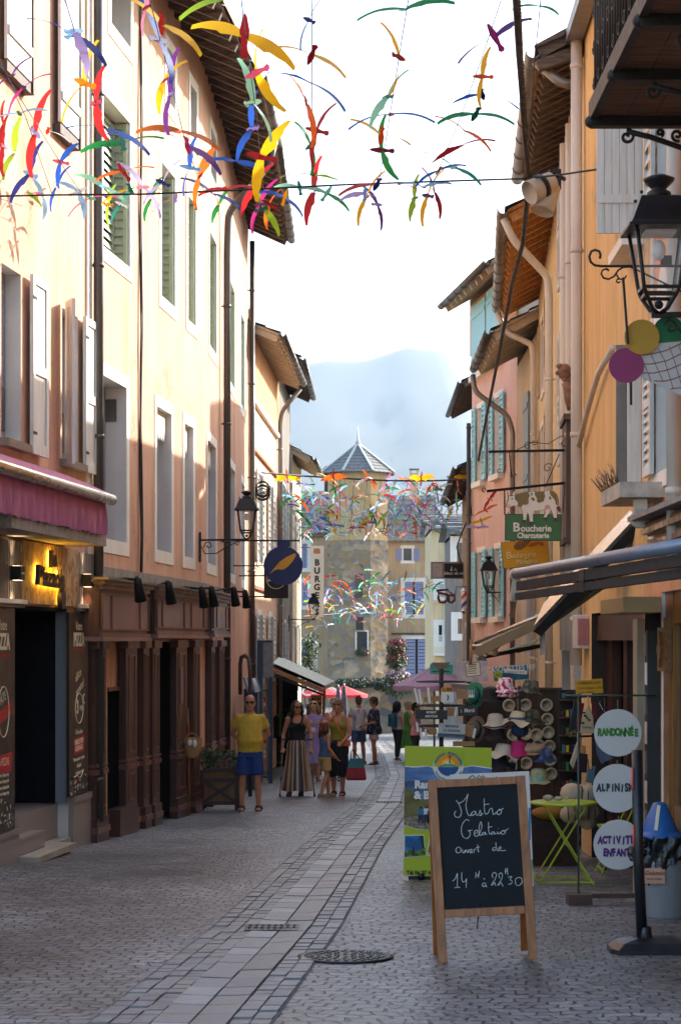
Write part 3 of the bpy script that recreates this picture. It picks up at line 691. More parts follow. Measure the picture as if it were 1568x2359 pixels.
def pilaster(f, xa, xb, z1, d=.10, plinth=.28):
    a, b = f.s_(xa, d), f.s_(xb, d); zg = gz(f.y(a))-.1; mb = MB(f.T)
    mb.box(a, b, .01, d, zg, z1, brown); mb.box(a-.015, b+.015, .01, d+.03, zg, zg+.1+plinth, brown); mb.box(a-.03, b+.03, .01, d+.045, zg+.1+plinth*.35, zg+.1+plinth*.6, brownm)
    mb.box(a-.02, b+.02, .01, d+.03, z1-.1, z1, brownm); zm = zg+(z1-zg)*.36; mb.box(a-.015, b+.015, .01, d+.025, zm, zm+.06, brownm); mb.box(a-.01, b+.01, .01, d+.02, zm+.09, zm+.12, brownm)
    for za, zb in ((zg+.5, zm-.06), (zm+.2, z1-.18)):
        w_ = (b-a)*.22
        for (u0, u1, v0, v1) in ((a+w_, a+w_+.02, za, zb), (b-w_-.02, b-w_, za, zb), (a+w_+.02, b-w_-.02, za, za+.02), (a+w_+.02, b-w_-.02, zb-.02, zb)): mb.box(u0, u1, d, d+.014, v0, v1, brownm)
    mb.build('pilaster', bs_)
def sdoor(f, xa, xb, z1, d=-.42, hi=None):
    a, b = f.s_(xa), f.s_(xb); zg = gz(f.y(a))-.02; mb = MB(f.T); zz = hi or z1
    mb.box(a, b, d, d+.05, zg, zz, brown); mb.box(a+.08, b-.08, d+.051, d+.06, zg+1.0, zz-.15, glass_d)
    for (u0, u1, v0, v1) in ((a+.08, b-.08, zg+.2, zg+.23), (a+.08, b-.08, zg+.85, zg+.88), (a+.08, a+.11, zg+.23, zg+.85), (b-.11, b-.08, zg+.23, zg+.85)): mb.box(u0, u1, d+.05, d+.066, v0, v1, brownm)
    mb.box(a, b, .0, .16, zg-.1, zg+.35, brown) if xa == 247 else None
    mb.build('door', bs_)
f0, f1, f2 = FS[0], FS[1], FS[2]
fascia(f0, 229, 340, 1.66, 2.26, [1, 3.2, 1.1]); fascia(f1, 356, 477, 1.70, 2.26, [.8, 3.4, 1.2, 2.2, .9]); fascia(f2, 488, 524, 1.72, 2.27, [1, 3, 1])
for f, a, b in ((f0, 219, 245), (f0, 290, 316), (f1, 352, 368), (f1, 406, 430), (f1, 446, 461), (f2, 487, 496), (f2, 506, 519)): pilaster(f, a, b, 1.62)
pilaster(f0, 331, 344, 1.62)
mb = MB(f0.T); a, b = f0.s_(247), f0.s_(289); mb.box(a, b, -.2, -.02, 1.05, 1.6, peach); mb.box(a, b, -.2, .02, 1.0, 1.05, brownm); mb.build('transom', bs_)
sdoor(f0, 247, 289, 1.6, -.42, 1.0); sdoor(f1, 362, 404, 1.6); sdoor(f1, 431, 445, 1.6); sdoor(f2, 496, 505, 1.6)
mb = MB(f1.T); mb.box(f1.s_(414, .23), f1.s_(419, .23), .225, .25, .75, 1.25, purp); pl = mb.build('notice_plate', bs_)
mb = MB(); zr = 2.36
for k, f in enumerate(FS[:3]): mb.T = f.T; mb.box(0 if k else .2, f.L if k < 2 else f.s_(524), .003, .05, 2.34, 2.50, conc)
mb.build('ledge', bs_)
# spot lamps on arms above the fascia
for f, x, y, dx, lab in ((f0, 262, 1337, 55, 'black arm spotlight over the first bay of the brown shopfront'), (f1, 366, 1350, 22, 'black arm spotlight above the wide middle bay, bent straight down'), (f1, 395, 1355, 70, 'black arm spotlight over the middle bay, long horizontal arm'), (f1, 445, 1358, 42, 'black arm spotlight near the right end of the middle bay'), (f2, 493, 1362, 45, 'black arm spotlight over the narrow third bay'), (f2, 512, 1366, 52, 'black arm spotlight reaching right beyond the third bay')):
    a = f.s_(x, .05); z = f.Z(x, y, .05); p0 = f.pt(a, .03, z); b = f.s_(x+dx, .55); p1 = f.pt(b, .55, z-.02); dirn = V((.12, .35, -1)).normalized()
    t = thing('spotlight', p0, lab, 'spotlight', 'black spotlights along the brown shopfront')
    mb = MB(); mb.tube([p0, p0+(p1-p0)*.5+V((0, 0, .02)), p1], .016, blackm, 8); mb.ball(p0, .035, blackm, 10, 6); mb.build('arm', t)
    mb = MB(); mb.lathe([(.02, 0), (.045, .02), (.05, .10), (.075, .30), (.07, .30), (.04, .1)], p1-dirn*.04, blackm, 14, dirn); mb.build('lamp_head', t)

# ---- houses further down the left side
ochre = stucco('ochre_render', '#d3a67c', '#c8996c', None); greywall = stucco('grey_cement_wall', '#8a8378', '#77716a', '#9a948a'); creamw = stucco('cream_render', '#e2d4b8', '#d6c6a6', '#c4b28e')
F3 = Fac(-1.93, 42.05, -1.63, 50, 1); F4 = Fac(-1.66, 50.05, -1.50, 58, 1); F5 = Fac(-1.42, 58.05, -1.27, 63, 1)
trimm = mat('rust_painted_trim', '#a9673f', .7, var=.15)
b3 = thing('house', F3.pt(3, -2, gz(46)), 'peach house with rust trimmed cornice and pale soffit, left of the grey gabled wall', 'house')
o3 = [(1.6, 2.6, 3.4, 5.4), (5.0, 6.0, 3.4, 5.4), (1.6, 2.6, .6, 2.2), (5.0, 6.0, .6, 2.2)]
mb = MB(F3.T); wall(mb, 0, F3.L, -3, 8.2, o3, peach2, .2, revl, glass_d); mb.quad((0, 0, -3), (0, -6, -3), (0, -6, 11), (0, 0, 8.2), peach2); mb.quad((F3.L, 0, -3), (F3.L, -6, -3), (F3.L, -6, 11), (F3.L, 0, 8.2), peach2); mb.build('wall', b3)
mb = MB(F3.T); mb.box(0, F3.L, .002, .05, 6.9, 8.2, ochre); mb.build('frieze', b3)
mb = MB(F3.T); mb.box(0, F3.L, .0, .09, 6.78, 6.88, whitep); mb.box(0, F3.L, .0, .07, 5.75, 5.82, trimm); mb.box(0, F3.L, 0, .07, 2.75, 2.82, trimm); mb.build('string_course', b3)
for a, b, e, g in o3:
    mb = MB(F3.T); frame(mb, a, b, e, g, .12, .02, whitep); wn = mb.build('window', b3); pair(F3, a, b, .55, .03, e, g, shut_w, 12, wn)
palesoff = wood('pale_soffit_boards', '#cdbfa8', '#b7a78e', 'y', .7)
eaves(b3, F3, -.2, F3.L, 8.15, .62, 22, 4, roofm, palesoff, palesoff, .6, zincd); pipe(b3, F3, F3.L-.1, .1, -2, 7.2, .055, zinc, True, [(F3.L-.1, .15, 7.5), (F3.L-.1, .62, 8.05)])
mb = MB(F3.T); mb.lathe([(.12, 0), (.12, .35), (.16, .36), (.16, .45), (.02, .52)], (.2, -.1, 8.3), zincd, 12); mb.build('roof_vent', b3)
b4 = thing('house', F4.pt(3, -2, gz(54)), 'grey cement house with open shutters behind the round blue sign', 'house')
o4 = [(1.5, 2.5, 3.8, 5.9), (1.2, 2.2, .4, 2.1), (4.2, 5.2, .4, 2.1), (4.4, 5.4, 3.8, 5.9)]
mb = MB(F4.T); wall(mb, 0, F4.L, -3, 8.8, o4, greywall, .2, revl, glass_d); mb.quad((0, 0, -3), (0, -6, -3), (0, -6, 11), (0, 0, 8.8), greywall); mb.quad((F4.L, 0, -3), (F4.L, -6, -3), (F4.L, -6, 11), (F4.L, 0, 8.8), greywall); mb.build('wall', b4)
for a, b, e, g in o4:
    mb = MB(F4.T); frame(mb, a, b, e, g, .1, .02, whitep); wn = mb.build('window', b4); pair(F4, a, b, .5, .03, e, g, shut_w, 10, wn)
eaves(b4, F4, -.2, F4.L+.2, 8.8, .62, 24, 4, roofm, woodold, woodold, .6, zincd)
b5 = thing('house', F5.pt(2, -2, gz(60)), 'narrow cream sunlit house beside the tall white sign', 'house')
o5 = [(1.0, 1.9, 3.6, 5.4), (3.0, 3.9, 3.6, 5.4), (1.0, 1.9, .2, 2.0), (3.0, 3.9, .2, 2.0)]
mb = MB(F5.T); wall(mb, 0, F5.L, -3, 7.0, o5, creamw, .2, revl, glass_d); mb.quad((F5.L, 0, -3), (F5.L, -6, -3), (F5.L, -6, 9.5), (F5.L, 0, 7), creamw); mb.quad((0, 0, -3), (0, -6, -3), (0, -6, 9.5), (0, 0, 7), creamw); mb.build('wall', b5)
for a, b, e, g in o5: mb = MB(F5.T); frame(mb, a, b, e, g, .14, .03, whitep); mb.build('window', b5)
eaves(b5, F5, -.1, F5.L+.2, 7.0, .55, 30, 4, roofm, palesoff, palesoff, .6, zincd)

# ================================================================ RIGHT SIDE
yellow = stucco('yellow_ochre_render', '#e6c088', '#dcb272', '#b59a72', patch=.57)
orange = stucco('orange_render', '#e3aa80', '#dba072', None)
beige = stucco('beige_render', '#cdbda4', '#c0af94', '#b3a080'); pinkw = stucco('salmon_pink_render', '#dcbdb0', '#d4b0a2', '#c8a292'); ochy = stucco('pale_yellow_render', '#e6cfa4', '#dcc294', '#cbb088')
RP = [(2.40, 8.0), (2.55, 16.4), (2.65, 21.3), (3.0, 27.0), (3.55, 35.0), (3.6, 39.9)]
FR = [Fac(*RP[i], *RP[i+1], -1) for i in range(5)]
def shell(mb, f, zt, m, back=5):
    for s in (0, f.L): mb.quad((s, 0, -4), (s, -back, -4), (s, -back, zt), (s, 0, zt), m)
    mb.quad((0, -back, -4), (f.L, -back, -4), (f.L, -back, zt), (0, -back, zt), m)
# R0 peach/orange house with the balcony
f = FR[0]; r0 = thing('house', f.pt(6, -2, gz(14)), 'orange house with cream painted surrounds behind the big lantern', 'house')
sl0 = f.L; o0 = [(f.s_(1546), f.s_(1519), 5.0, 6.9), (f.s_(1546), f.s_(1516), 2.95, 4.1)]; o0 = [(min(o[0], o[1]), max(o[0], o[1]), o[2], o[3]) for o in o0]
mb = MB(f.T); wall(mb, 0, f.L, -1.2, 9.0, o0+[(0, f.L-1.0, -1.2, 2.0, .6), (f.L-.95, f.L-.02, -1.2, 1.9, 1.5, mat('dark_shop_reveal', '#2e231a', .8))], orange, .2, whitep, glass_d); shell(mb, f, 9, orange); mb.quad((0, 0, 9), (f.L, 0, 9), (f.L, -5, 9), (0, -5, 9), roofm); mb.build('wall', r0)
for a, b, e, g in o0:
    mb = MB(f.T); frame(mb, a, b, e, g, .13, .02, whitep); mb.prism([(0, 0), (b-a+.26, 0), ((b-a)/2+.13, .4)], (a-.13, .012, g+.13), (1, 0, 0), (0, 0, 1), .02, whitep); wn = mb.build('window', r0)
    mb = MB(f.T); louvers(mb, b-.03, b+.42, .04, e, g, shut_w, 14); louvers(mb, a+.02, b-.04, -.1, e, g, mat('brown_grey_louvre', '#8b7a6a', .6, var=.15), 14); mb.build('shutter', wn)
mb = MB(f.T); mb.box(f.L-.55, f.L-.01, .003, .02, 2.3, 9, yellow); mb.box(f.L-.60, f.L-.55, .003, .024, 2.3, 9, whitep); mb.build('corner_band', r0)
pipe(r0, f, f.s_(1552, .1), .10, 2.2, 8.9, .055, pvcw)
# R1 yellow house
f = FR[1]; r1 = thing('house', f.pt(2.5, -2, gz(19)), 'yellow ochre house with stained plaster and cream downpipe on the right', 'house')
o1 = [(.02, 4.1, -.9, 1.9, 1.5, mat('dark_shop_reveal', 1)), (.12, .75, 5.05, 6.9), (.22, .62, 2.95, 4.15)]
mb = MB(f.T); wall(mb, 0, f.L, -1.5, 8.2, o1, yellow, .2, revl, glass_d); shell(mb, f, 8.2, yellow)
mb.quad((0, .15, 8.25), (f.L, .15, 8.25), (f.L, -5, 10.6), (0, -5, 10.6), roofm); mb.build('wall', r1)
mb = MB(f.T); mb.box(-1.6, f.L, .03, .2, 8.12, 8.26, zinc); mb.build('gutter', r1)
sx = f.L-.12
pipe(r1, f, sx, .09, 1.35, 8.15, .062, pvcw); pipe(r1, f, sx-.05, .07, 3.72, 3.73, .03, pvcw, False, [(sx-.9, .07, 4.0), (sx-1.9, .07, 4.25), (sx-3, .05, 4.35)], 'waste_pipe')
mb = MB(f.T); w0 = f.T
x = .62   # plank shutter standing open at right angles to the wall
for i in range(6): mb.box(.02, .055, .02+.063*i, .02+.063*(i+1)-.004, 5.05, 6.9, shut_w)
for z in (5.3, 6.5): mb.box(.005, .02, .04, .38, z, z+.07, shut_w)
mb.build('shutter', r1)
mb = MB(f.T); mb.box(-.1, .9, .0, .20, 4.93, 5.02, whitep); mb.build('sill', r1)
mb = MB(f.T); mb.box(.64, .67, .01, .16, 2.95, 4.2, zinc); mb.box(.15, .19, .01, .12, 2.95, 4.15, shut_w); mb.box(.3, .56, -.15, -.11, 2.95, 4.15, shut_w); mb.build('window', r1)
# small concrete balcony slab with a corbel
mb = MB(); mb.box(2.18, 2.60, 15.25, 16.35, 2.74, 2.86, mat('pale_worn_concrete', '#b3aa9a', .9, var=.3, vs=8, bump=.5)); bsn = mb.build('balcony_slab', r1)
mb = MB(); mb.disc((2.36, 15.4, 2.58), V((1, 0, 0)), V((0, 0, 1)), .075, .10, pvcw, 20); mb.disc((2.36, 15.34, 2.58), V((1, 0, 0)), V((0, 0, 1)), .045, .02, whitep, 16); mb.box(2.31, 2.41, 15.35, 15.45, 2.62, 2.735, pvcw); mb.build('corbel', bsn)
mb = MB(); rn = random.Random(5)
for i in range(46):
    q = V((2.18, 15.3+i*.023, 2.86)); mb.tube([q, q+V((-rn.uniform(.01, .09), rn.uniform(-.03, .03), rn.uniform(.05, .16)))], .0022, zincd, 4)
mb.build('bird_spikes', bsn)
# RB house with old curved rafters
f = FR[2]; rb = thing('house', f.pt(3, -2, gz(24)), 'narrow house with old curved rafters and carved stone head, right side', 'house')
obs = [(3.0, 3.9, 3.9, 5.6), (3.0, 3.9, 6.2, 7.6), (.4, 2.0, -1.2, 1.6, .6), (2.6, 4.6, -1.2, 1.6, .6)]
mb = MB(f.T); wall(mb, 0, f.L, -2, 8.2, obs, ochy, .2, revl, glass_d); shell(mb, f, 8.2, ochy); mb.build('wall', rb)
eaves(rb, f, 0, f.L+.1, 8.0, .48, 26, 4, roofm, woodor, woodold, .33, zinc)
mb = MB(f.T); mb.beam((.02, .5, 8.05), (.02, -1.5, 9.1), .08, .16, woodold); mb.beam((.02, -.1, 8.1), (.02, .5, 7.9), .1, .12, woodold); mb.build('verge_beam', rb)
pipe(rb, f, .12, .12, 7.7, 7.72, .055, zinc, False, [(.12, .25, 7.75), (.15, .52, 8.0)], 'swan_neck')
for s, d in ((1.3, .08), (2.2, .1)): pipe(rb, f, s, d, 1.5, 7.6, .05, pvcw)
for a, b, e, g in obs[:2]:
    pair(f, a, b, .5, .04, e, g, shut_w, 12, rb)
mb = MB(f.T); stonep = mat('pinkish_carved_stone', '#b98f78', .9, var=.3, vs=14, bump=.8, bs=18)
mb.ball((1.25, .14, 4.72), (.07, .08, .10), stonep, 12, 9); mb.ball((1.25, .22, 4.71), (.03, .03, .025), stonep); mb.ball((1.25, .19, 4.79), (.05, .05, .03), stonep); mb.loft([[(1.25+r_*math.cos(t*.785), .08+r_*math.sin(t*.785), z) for t in range(8)] for r_, z in ((.03, 4.28), (.06, 4.38), (.075, 4.5), (.085, 4.58), (.05, 4.66))], stonep)
for i in range(14): mb.ball((1.25+.07*math.cos(i), .10+.05*math.sin(i*2), 4.56+.025*i*.7), (.03, .03, .02), stonep, 7, 5); mb.build('carved_head', rb)
mb = MB(f.T); mb.box(1.1, 2.0, .02, .13, 2.8, 4.15, oldw); mb.box(1.05, 2.05, .0, .16, 4.15, 4.22, oldw); mb.box(1.05, 2.05, .0, .16, 2.74, 2.8, oldw); mb.build('board_box', rb)
# RC house with orange boarded eaves
f = FR[3]; rc = thing('house', f.pt(4, -2, gz(31)), 'yellow house with varnished orange board eaves and cream pipes', 'house')
occ = [(2.0, 3.0, 3.2, 5.2), (5.2, 6.2, 3.2, 5.2), (2, 3, 5.8, 7.0), (5.2, 6.2, 5.8, 7.0)]
mb = MB(f.T); wall(mb, 0, f.L, -2.5, 7.9, occ, ochy, .2, revl, glass_d); shell(mb, f, 7.9, ochy); mb.build('wall', rc)
eaves(rc, f, 0, f.L+.1, 7.55, .68, 27, 4, roofm, woodor, woodor, .5, zinc)
for a, b, e, g in occ: mb = MB(f.T); frame(mb, a, b, e, g, .1, .02, whitep); louvers(mb, b+.1, b+.6, .03, e, g, mat('tan_shutter', '#b79a72', .6, var=.1), 12); mb.build('window', rc)
pipe(rc, f, f.L-.15, .1, .8, 6.7, .055, pvcw, True, [(f.L-.15, .12, 6.9), (f.L-.05, .6, 7.15), (f.L-.02, .74, 7.5)])
pipe(rc, f, .5, .1, .8, 6.5, .055, pvcw, True, [(.5, .12, 6.75), (.2, .6, 7.2), (.15, .74, 7.5)])
# RD beige house with grey-blue shutter
f = FR[4]; rd = thing('house', f.pt(2, -2, gz(37)), 'beige house with one grey blue shutter under a pale soffit', 'house')
od = [(1.6, 2.6, 4.4, 6.3), (1.6, 2.6, 1.3, 3.0)]
mb = MB(f.T); wall(mb, 0, f.L, -2.8, 7.2, od, beige, .2, revl, glass_d); shell(mb, f, 7.2, beige); mb.build('wall', rd)
bluegrey = mat('grey_blue_shutter', '#7d929b', .55, var=.1)
planks(f, 1.55, 2.65, 4.4, 6.3, bluegrey, rd, .03, 8); mb = MB(f.T); mb.box(1.4, 2.8, 0, .14, 4.25, 4.36, whitep); mb.build('sill', rd)
eaves(rd, f, -.05, f.L-.1, 7.12, .82, 27, 4, roofm, palesoff, palesoff, .5, zincd)
pipe(rd, f, f.L-.15, .1, .5, 5.9, .055, zinc, True, [(f.L-.15, .2, 6.2), (f.L-.05, .86, 6.7), (f.L-.03, .9, 7.05)])
# RE salmon house with turquoise shutters, turned towards us
FE = Fac(3.05, 44.8, 3.62, 40.0, 1); FE.n = V((FE.u.y, -FE.u.x, 0)); 
FE = Fac(3.02, 44.9, 3.64, 39.95, 1)
FE.T = Matrix(((FE.u.x, -abs(FE.u.y), 0, FE.p.x), (FE.u.y, -abs(FE.u.x), 0, FE.p.y), (0, 0, 1, 0), (0, 0, 0, 1))); FE.n = V((-abs(FE.u.y), -abs(FE.u.x), 0))
re_ = thing('house', FE.pt(2.5, -2, gz(43)), 'salmon pink house with turquoise shutters at the bend of the street', 'house')
turq = mat('turquoise_shutter', '#93d3de', .5, var=.08, vs=5)
oe = []
for (xa, xb) in ((1101, 1116), (1141, 1157)):
    for z0, z1 in ((2.15, 3.6), (5.2, 6.85)): oe.append((FE.s_(xa), FE.s_(xb), z0, z1))
mb = MB(FE.T); wall(mb, 0, FE.L, -3, 9.3, oe, pinkw, .2, whitep, mat('beige_blind', '#b5a488', .7)); 
for s in (0, FE.L): mb.quad((s, 0, -3), (s, -5, -3), (s, -5, 12), (s, 0, 9.3), pinkw)
mb.build('wall', re_)
mb = MB(FE.T); mb.box(0, FE.L, .003, .05, 8.15, 9.3, woodor); mb.build('boarded_frieze', re_)
for a, b, e, g in oe:
    mb = MB(FE.T); frame(mb, a, b, e, g, .12, .015, whitep); mb.box(a-.15, b+.15, 0, .14, e-.14, e-.02, whitep); wn = mb.build('window', re_)
    wl = (b-a)*.52
    for x0, x1 in ((a-wl, a-.02), (b+.02, b+wl)): mb = MB(FE.T); louvers(mb, x0, x1, .05, e-.02, g+.03, turq, 14); mb.build('shutter', wn)
planks(FE, FE.s_(1094), FE.s_(1126), 7.65, 9.2, turq, re_, .06, 5); planks(FE, FE.s_(1129), FE.s_(1158), 7.65, 9.25, turq, re_, .06, 5); mb = MB(FE.T); mb.box(FE.s_(1092), FE.s_(1160), .0, .14, 7.5, 7.62, whitep); mb.build('sill', re_)
eaves(re_, FE, -.25, FE.L+.1, 9.3, .6, 30, 4, roofm, palesoff, palesoff, .6, zincd)
pipe(re_, FE, .12, .10, -2, 6.6, .05, zincd)
mb = MB(FE.T); creamsh = mat('cream_painted_shop', '#cbbfae', .6, var=.12); mb.box(.2, FE.L, .02, .38, -.15, .5, creamsh); mb.box(.1, FE.L+.1, .02, .5, .52, .64, zinc); mb.box(.3, FE.L-.1, .385, .40, -.05, .40, mat('pale_fascia_board', '#d2c6ba', .6, var=.1)); mb.build('shop_cornice', re_)
# low building added after it to keep sun off the street, then taller ones
def plainhouse(nm, x0, y0, x1, y1, zt, m, lab, ov=.6, cols=2, rows=((.2, 2.0), (3.4, 5.2)), shm=None, pitch=27, gut=zincd, soff=None, back=4, side=-1):
    f = Fac(x0, y0, x1, y1, side); t = thing(nm, f.pt(f.L/2, -2, gz((y0+y1)/2)), lab, 'house'); ops = []
    for i in range(cols):
        c = f.L*(i+.5)/cols
        for a, b in rows:
            if b < zt-.4: ops.append((c-.5, c+.5, a, b))
    mb = MB(f.T); wall(mb, 0, f.L, -4, zt+.1, ops, m, .2, revl, glass_d); shell(mb, f, zt, m, back); mb.build('wall', t)
    for a, b, e, g in ops:
        mb = MB(f.T); frame(mb, a, b, e, g, .12, .02, whitep); wn = mb.build('window', t)
        if shm: pair(f, a, b, .55, .04, e, g, shm, 10, wn)
    eaves(t, f, -.1, f.L+.1, zt, ov, pitch, back, roofm, soff or woodold, woodold, .6, gut); return f, t
plainhouse('house', 3.25, 45.2, 3.55, 57, 5.6, ochre, 'low ochre house added beyond the salmon pink house to shade the street', .5)
plainhouse('house', 4.35, 57.5, 4.45, 66, 9.2, ochre, 'ochre house with layered grey eaves right of the mountain view', .75, 2, ((.2, 2.0), (3.2, 5.0), (6.2, 7.6)))
mb = None
# ================================================================ THE SQUARE AT THE FAR END
stone = bpy.data.materials.new('tower_rubble_stone'); stone.use_nodes = True
n_, l_ = stone.node_tree.nodes, stone.node_tree.links; bb = n_['Principled BSDF']; bb.inputs['Roughness'].default_value = .9
tc = n_.new('ShaderNodeTexCoord'); nz = n_.new('ShaderNodeTexNoise'); nz.inputs['Scale'].default_value = 1.6; l_.new(tc.outputs['Object'], nz.inputs['Vector'])
ad = n_.new('ShaderNodeMixRGB'); ad.blend_type = 'ADD'; ad.inputs[0].default_value = .35; l_.new(tc.outputs['Object'], ad.inputs[1]); l_.new(nz.outputs['Color'], ad.inputs[2])
mp = n_.new('ShaderNodeMapping'); mp.inputs['Scale'].default_value = (1.9, 1.9, 3.1); l_.new(ad.outputs[0], mp.inputs[0])
vo = n_.new('ShaderNodeTexVoronoi'); vo.inputs['Scale'].default_value = 1.0; l_.new(mp.outputs[0], vo.inputs['Vector'])
cr = n_.new('ShaderNodeValToRGB'); e = cr.color_ramp.elements; e[0].color = (.26, .17, .08, 1); e[1].color = (.50, .36, .2, 1)
for p_, c_ in ((.25, (.34, .22, .10, 1)), (.5, (.2, .17, .14, 1)), (.72, (.40, .29, .17, 1)), (.9, (.10, .10, .105, 1))): q = e.new(p_); q.color = c_
sep = n_.new('ShaderNodeSeparateColor'); l_.new(vo.outputs['Color'], sep.inputs[0]); l_.new(sep.outputs[0], cr.inputs[0])
n2 = n_.new('ShaderNodeTexNoise'); n2.inputs['Scale'].default_value = .45; n2.inputs['Detail'].default_value = 6; l_.new(tc.outputs['Object'], n2.inputs['Vector'])
mr = n_.new('ShaderNodeMapRange'); mr.inputs[1].default_value = .36; mr.inputs[2].default_value = .46; l_.new(n2.outputs['Fac'], mr.inputs[0])
mx = n_.new('ShaderNodeMix'); mx.data_type = 'RGBA'; mx.inputs[6].default_value = (.46, .34, .21, 1); l_.new(mr.outputs[0], mx.inputs[0]); l_.new(cr.outputs[0], mx.inputs[7]); l_.new(mx.outputs[2], bb.inputs['Base Color'])
bp = n_.new('ShaderNodeBump'); bp.inputs['Strength'].default_value = .5; bp.inputs['Distance'].default_value = .06; l_.new(vo.outputs['Distance'], bp.inputs['Height']); l_.new(bp.outputs[0], bb.inputs['Normal'])
towp = stucco('tower_upper_render', '#cbab7c', '#bd9a6a', '#a98860')
slate = mat('slate_tiles', '#6f6f6c', .6, var=.4, vs=5, bump=.6, bs=6)
leadm = mat('pale_lead_hip', '#c9c9c2', .5, .2, var=.1)
bluesh = mat('lavender_blue_shutter', '#8d96b8', .55, var=.06)
YT = 139.0; px = lambda x, y=YT: (x-CX)*y/F; pz = lambda y_, y=YT: CZ+(YH-y_)*y/F
tw = thing('tower', (px(824), YT+1, gz(200)), 'octagonal stone stair tower with pointed slate roof and spike', 'tower')
tcx = px(824); ty = YT+1.0; RO = 2.32; a0 = math.pi/8
def octr(r, z): return [(tcx+r*math.cos(a0+k*math.pi/4), ty+r*math.sin(a0+k*math.pi/4), z) for k in range(8)]
mb = MB(); zt = pz(1086); zm = pz(1245)
mb.loft([octr(RO, -4.5), octr(RO, zm)], stone, False, False); mb.loft([octr(RO-.01, zm), octr(RO-.01, zt)], towp, False, False); mb.build('wall', tw)
mb = MB(); za = pz(1018)
for k in range(8):
    a = V(octr(RO+.5, zt-.12)[k]); b = V(octr(RO+.5, zt-.12)[(k+1) % 8]); ap = V((tcx, ty, za))
    for i in range(9):
        t0, t1 = i/9, (i+1)/9; q = [a.lerp(ap, t0), b.lerp(ap, t0), b.lerp(ap, t1), a.lerp(ap, t1)]; up = V((0, 0, .06))
        mb.add([q[0]+up, q[1]+up, q[2], q[3], q[0], q[1]], [(0, 1, 2, 3), (0, 1, 5, 4)], slate)
    mb.add([a, b, V(octr(RO-.05, zt-.12)[(k+1) % 8]), V(octr(RO-.05, zt-.12)[k])], [(0, 1, 2, 3)], woodold)
rt = mb.build('roof', tw)
mb = MB()
for p in octr(RO+.5, zt-.10): mb.beam(V(p)+V((0, 0, .08)), (tcx, ty, za+.06), .16, .08, leadm)
mb.build('hip_lead', rt)
mb = MB(); mb.lathe([(.2, 0), (.1, .3), (.05, .8), (.01, 1.35)], (tcx, ty, za-.05), leadm, 8); mb.build('spike', tw)
for xa, xb, ya, yb, lab in ((817, 835, 1322, 1378, 0), (819, 836, 1422, 1452, 0), (821, 845, 1455, 1500, 1), (830, 850, 1580, 1606, 2)):
    mb = MB(); yf = ty-RO*math.cos(math.pi/8); mb.box(px(xa), px(xb), yf-.02, yf+.1, pz(yb), pz(ya), glass_d); w_ = .1
    fm = whitep if lab == 1 else stone; mb.box(px(xa)-w_, px(xa), yf-.06, yf+.05, pz(yb), pz(ya), fm); mb.box(px(xb), px(xb)+w_, yf-.06, yf+.05, pz(yb), pz(ya), fm); mb.box(px(xa)-w_, px(xb)+w_, yf-.07, yf+.05, pz(ya), pz(ya)+.1, fm); mb.box(px(xa)-w_, px(xb)+w_, yf-.12, yf+.05, pz(yb)-.1, pz(yb), fm)
    if lab == 2:
        for i in range(4): x = px(xa)+(px(xb)-px(xa))*(i+.5)/4; mb.box(x-.015, x+.015, yf-.05, yf-.03, pz(yb), pz(ya), whitep)
    mb.build('window', tw)
